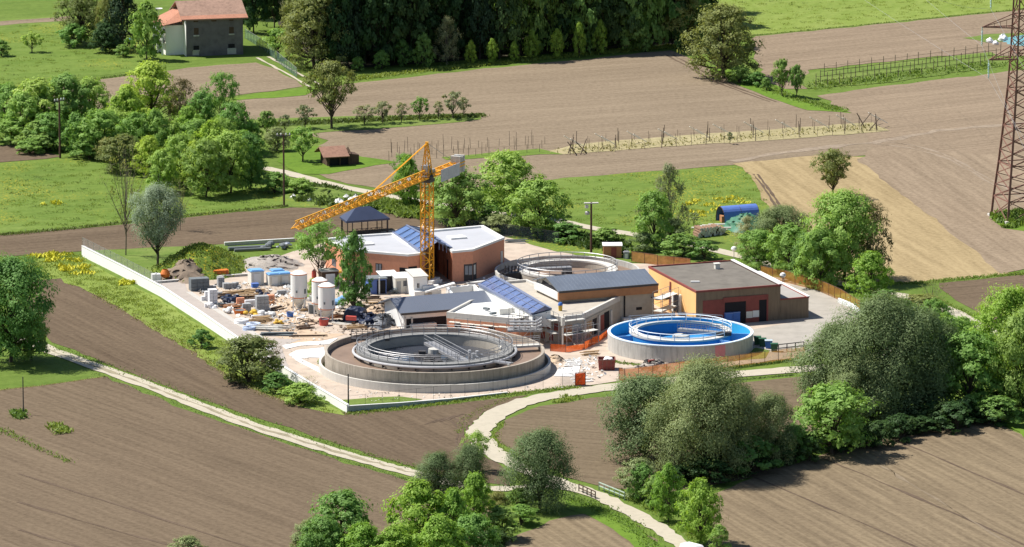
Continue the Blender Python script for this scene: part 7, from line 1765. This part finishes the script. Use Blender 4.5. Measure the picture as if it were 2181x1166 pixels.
scatter('yard_rubble', [(600, 720), (690, 715), (690, 740), (620, 800), (690, 830), (900, 840), (1200, 820), (1200, 830), (800, 860), (640, 800)], 320, .14, m_concl, 'small stones on the ground round the largest tank')
scatter('yard_rubble', [(940, 600), (1060, 590), (1110, 640), (980, 640)], 200, .25, m_coping, 'pale scraps around the rear of the treatment building')
scatter('heap_stones', [(1356, 792), (1370, 776), (1400, 770), (1422, 782), (1405, 792)], 240, .22, m_concl, 'broken pieces on the rubble pile before the blue lined tank')
scaffold(P(1200, 738), P(1240, 733), .9, 2, 'tall scaffold bay at the boarded opening of the unfinished facade', True)
scaffold(P(1092, 722), P(1138, 728), 1.0, 2, 'two level scaffold between the low front block and the facade corner')

# more stock in the yard
block_stack(408, 616, 1, 2, 2, (.6, .6, .5), m_blkd, 'small dark grey stack left of the large dark one')
block_stack(512, 648, 2, 1, 2, (.6, .5, .45), m_brick, 'small stack of red bricks in the middle of the storage')
block_stack(577, 640, 2, 2, 2, (.5, .5, .4), m_brick, 'stack of red bricks right of the tall grey block stack')
block_stack(600, 628, 2, 1, 1, (.7, .6, .6), m_blk, 'low grey blocks in front of the blue topped boxes')
block_stack(640, 684, 2, 1, 1, (.6, .5, .5), m_blkw, 'low white blocks in front of the lone silo')
block_stack(548, 678, 3, 1, 1, (.6, .5, .4), m_blkw, 'low white blocks below the tall grey block stack')
planks(480, 634, 9, 2.4, .5, m_woodd, 'dark timber scraps between the white stack and the long timber pile')
planks(530, 632, 12, 3.2, .2, m_wood, 'second long timber pile behind the red brick stack')
planks(590, 660, 9, 2.2, .9, m_woodd, 'dark timber scraps at the edge of the trodden track')
planks(545, 690, 12, 2.2, .0, m_wood, 'broken pale timber between the pipe coils and the rubbish bags', spread=1.3)
planks(605, 700, 8, 3.0, -.3, m_concl, 'pale boards scattered right of the white pipe coil', spread=1.2)
planks(650, 700, 8, 2.2, .5, m_woodd, 'dark scraps in front of the silos', spread=1.2)
planks(712, 676, 8, 2.4, .4, m_woodr, 'brown boards behind the red tub', spread=1.0)
planks(790, 640, 8, 2.6, .2, m_woodd, 'dark boards in front of the dark blue container', spread=1.0)
planks(840, 640, 6, 2.6, .3, m_concl, 'pale boards in front of the white site hut', spread=.8)
sacks(500, 640, 5, .6, m_blacktarp, 'dark bags beside the small red brick stack', spread=.9)
sacks(570, 676, 6, .6, m_coping, 'pale bags in front of the tall grey block stack', spread=1.1)
sacks(598, 690, 5, .45, m_ochrep, 'yellowish bags at the edge of the trodden track', spread=.9)
sacks(735, 640, 5, .6, m_bluelt, 'pale blue bags behind the square dark blue mass', spread=.9)
sacks(840, 626, 3, .5, m_blkd, 'dark bags beside the white site hut', spread=.6)
sacks(1005, 625, 6, .5, m_coping, 'white bags on the ground behind the roof well', spread=1.4)
tub(618, 676, .5, .7, m_blue, 'small blue tub in front of the lone silo')
tub(470, 655, .45, .6, m_blkd, 'small dark tub beside the white bags')
planks(1130, 600, 10, 2.6, .8, m_steel, 'steel tubes lying beside the rear round tank', w_=.1)
planks(1118, 628, 8, 2.6, .4, m_woodr, 'orange brown boards on the rear of the flat roof', nm='timber_pile')
planks(1258, 757, 8, 2.2, .3, m_wood, 'timber scraps below the orange netting', spread=.9)
scatter('yard_rubble', [(400, 610), (640, 600), (660, 700), (580, 712), (480, 664)], 420, .26, m_blk, 'grey broken blocks scattered over the block storage yard')
scatter('yard_rubble', [(400, 610), (640, 600), (660, 700), (580, 712), (480, 664)], 300, .3, m_coping, 'white scraps scattered over the block storage yard')
scatter('yard_rubble', [(700, 640), (840, 640), (850, 700), (720, 710)], 320, .28, m_woodd, 'dark scraps scattered round the sheeted piles')
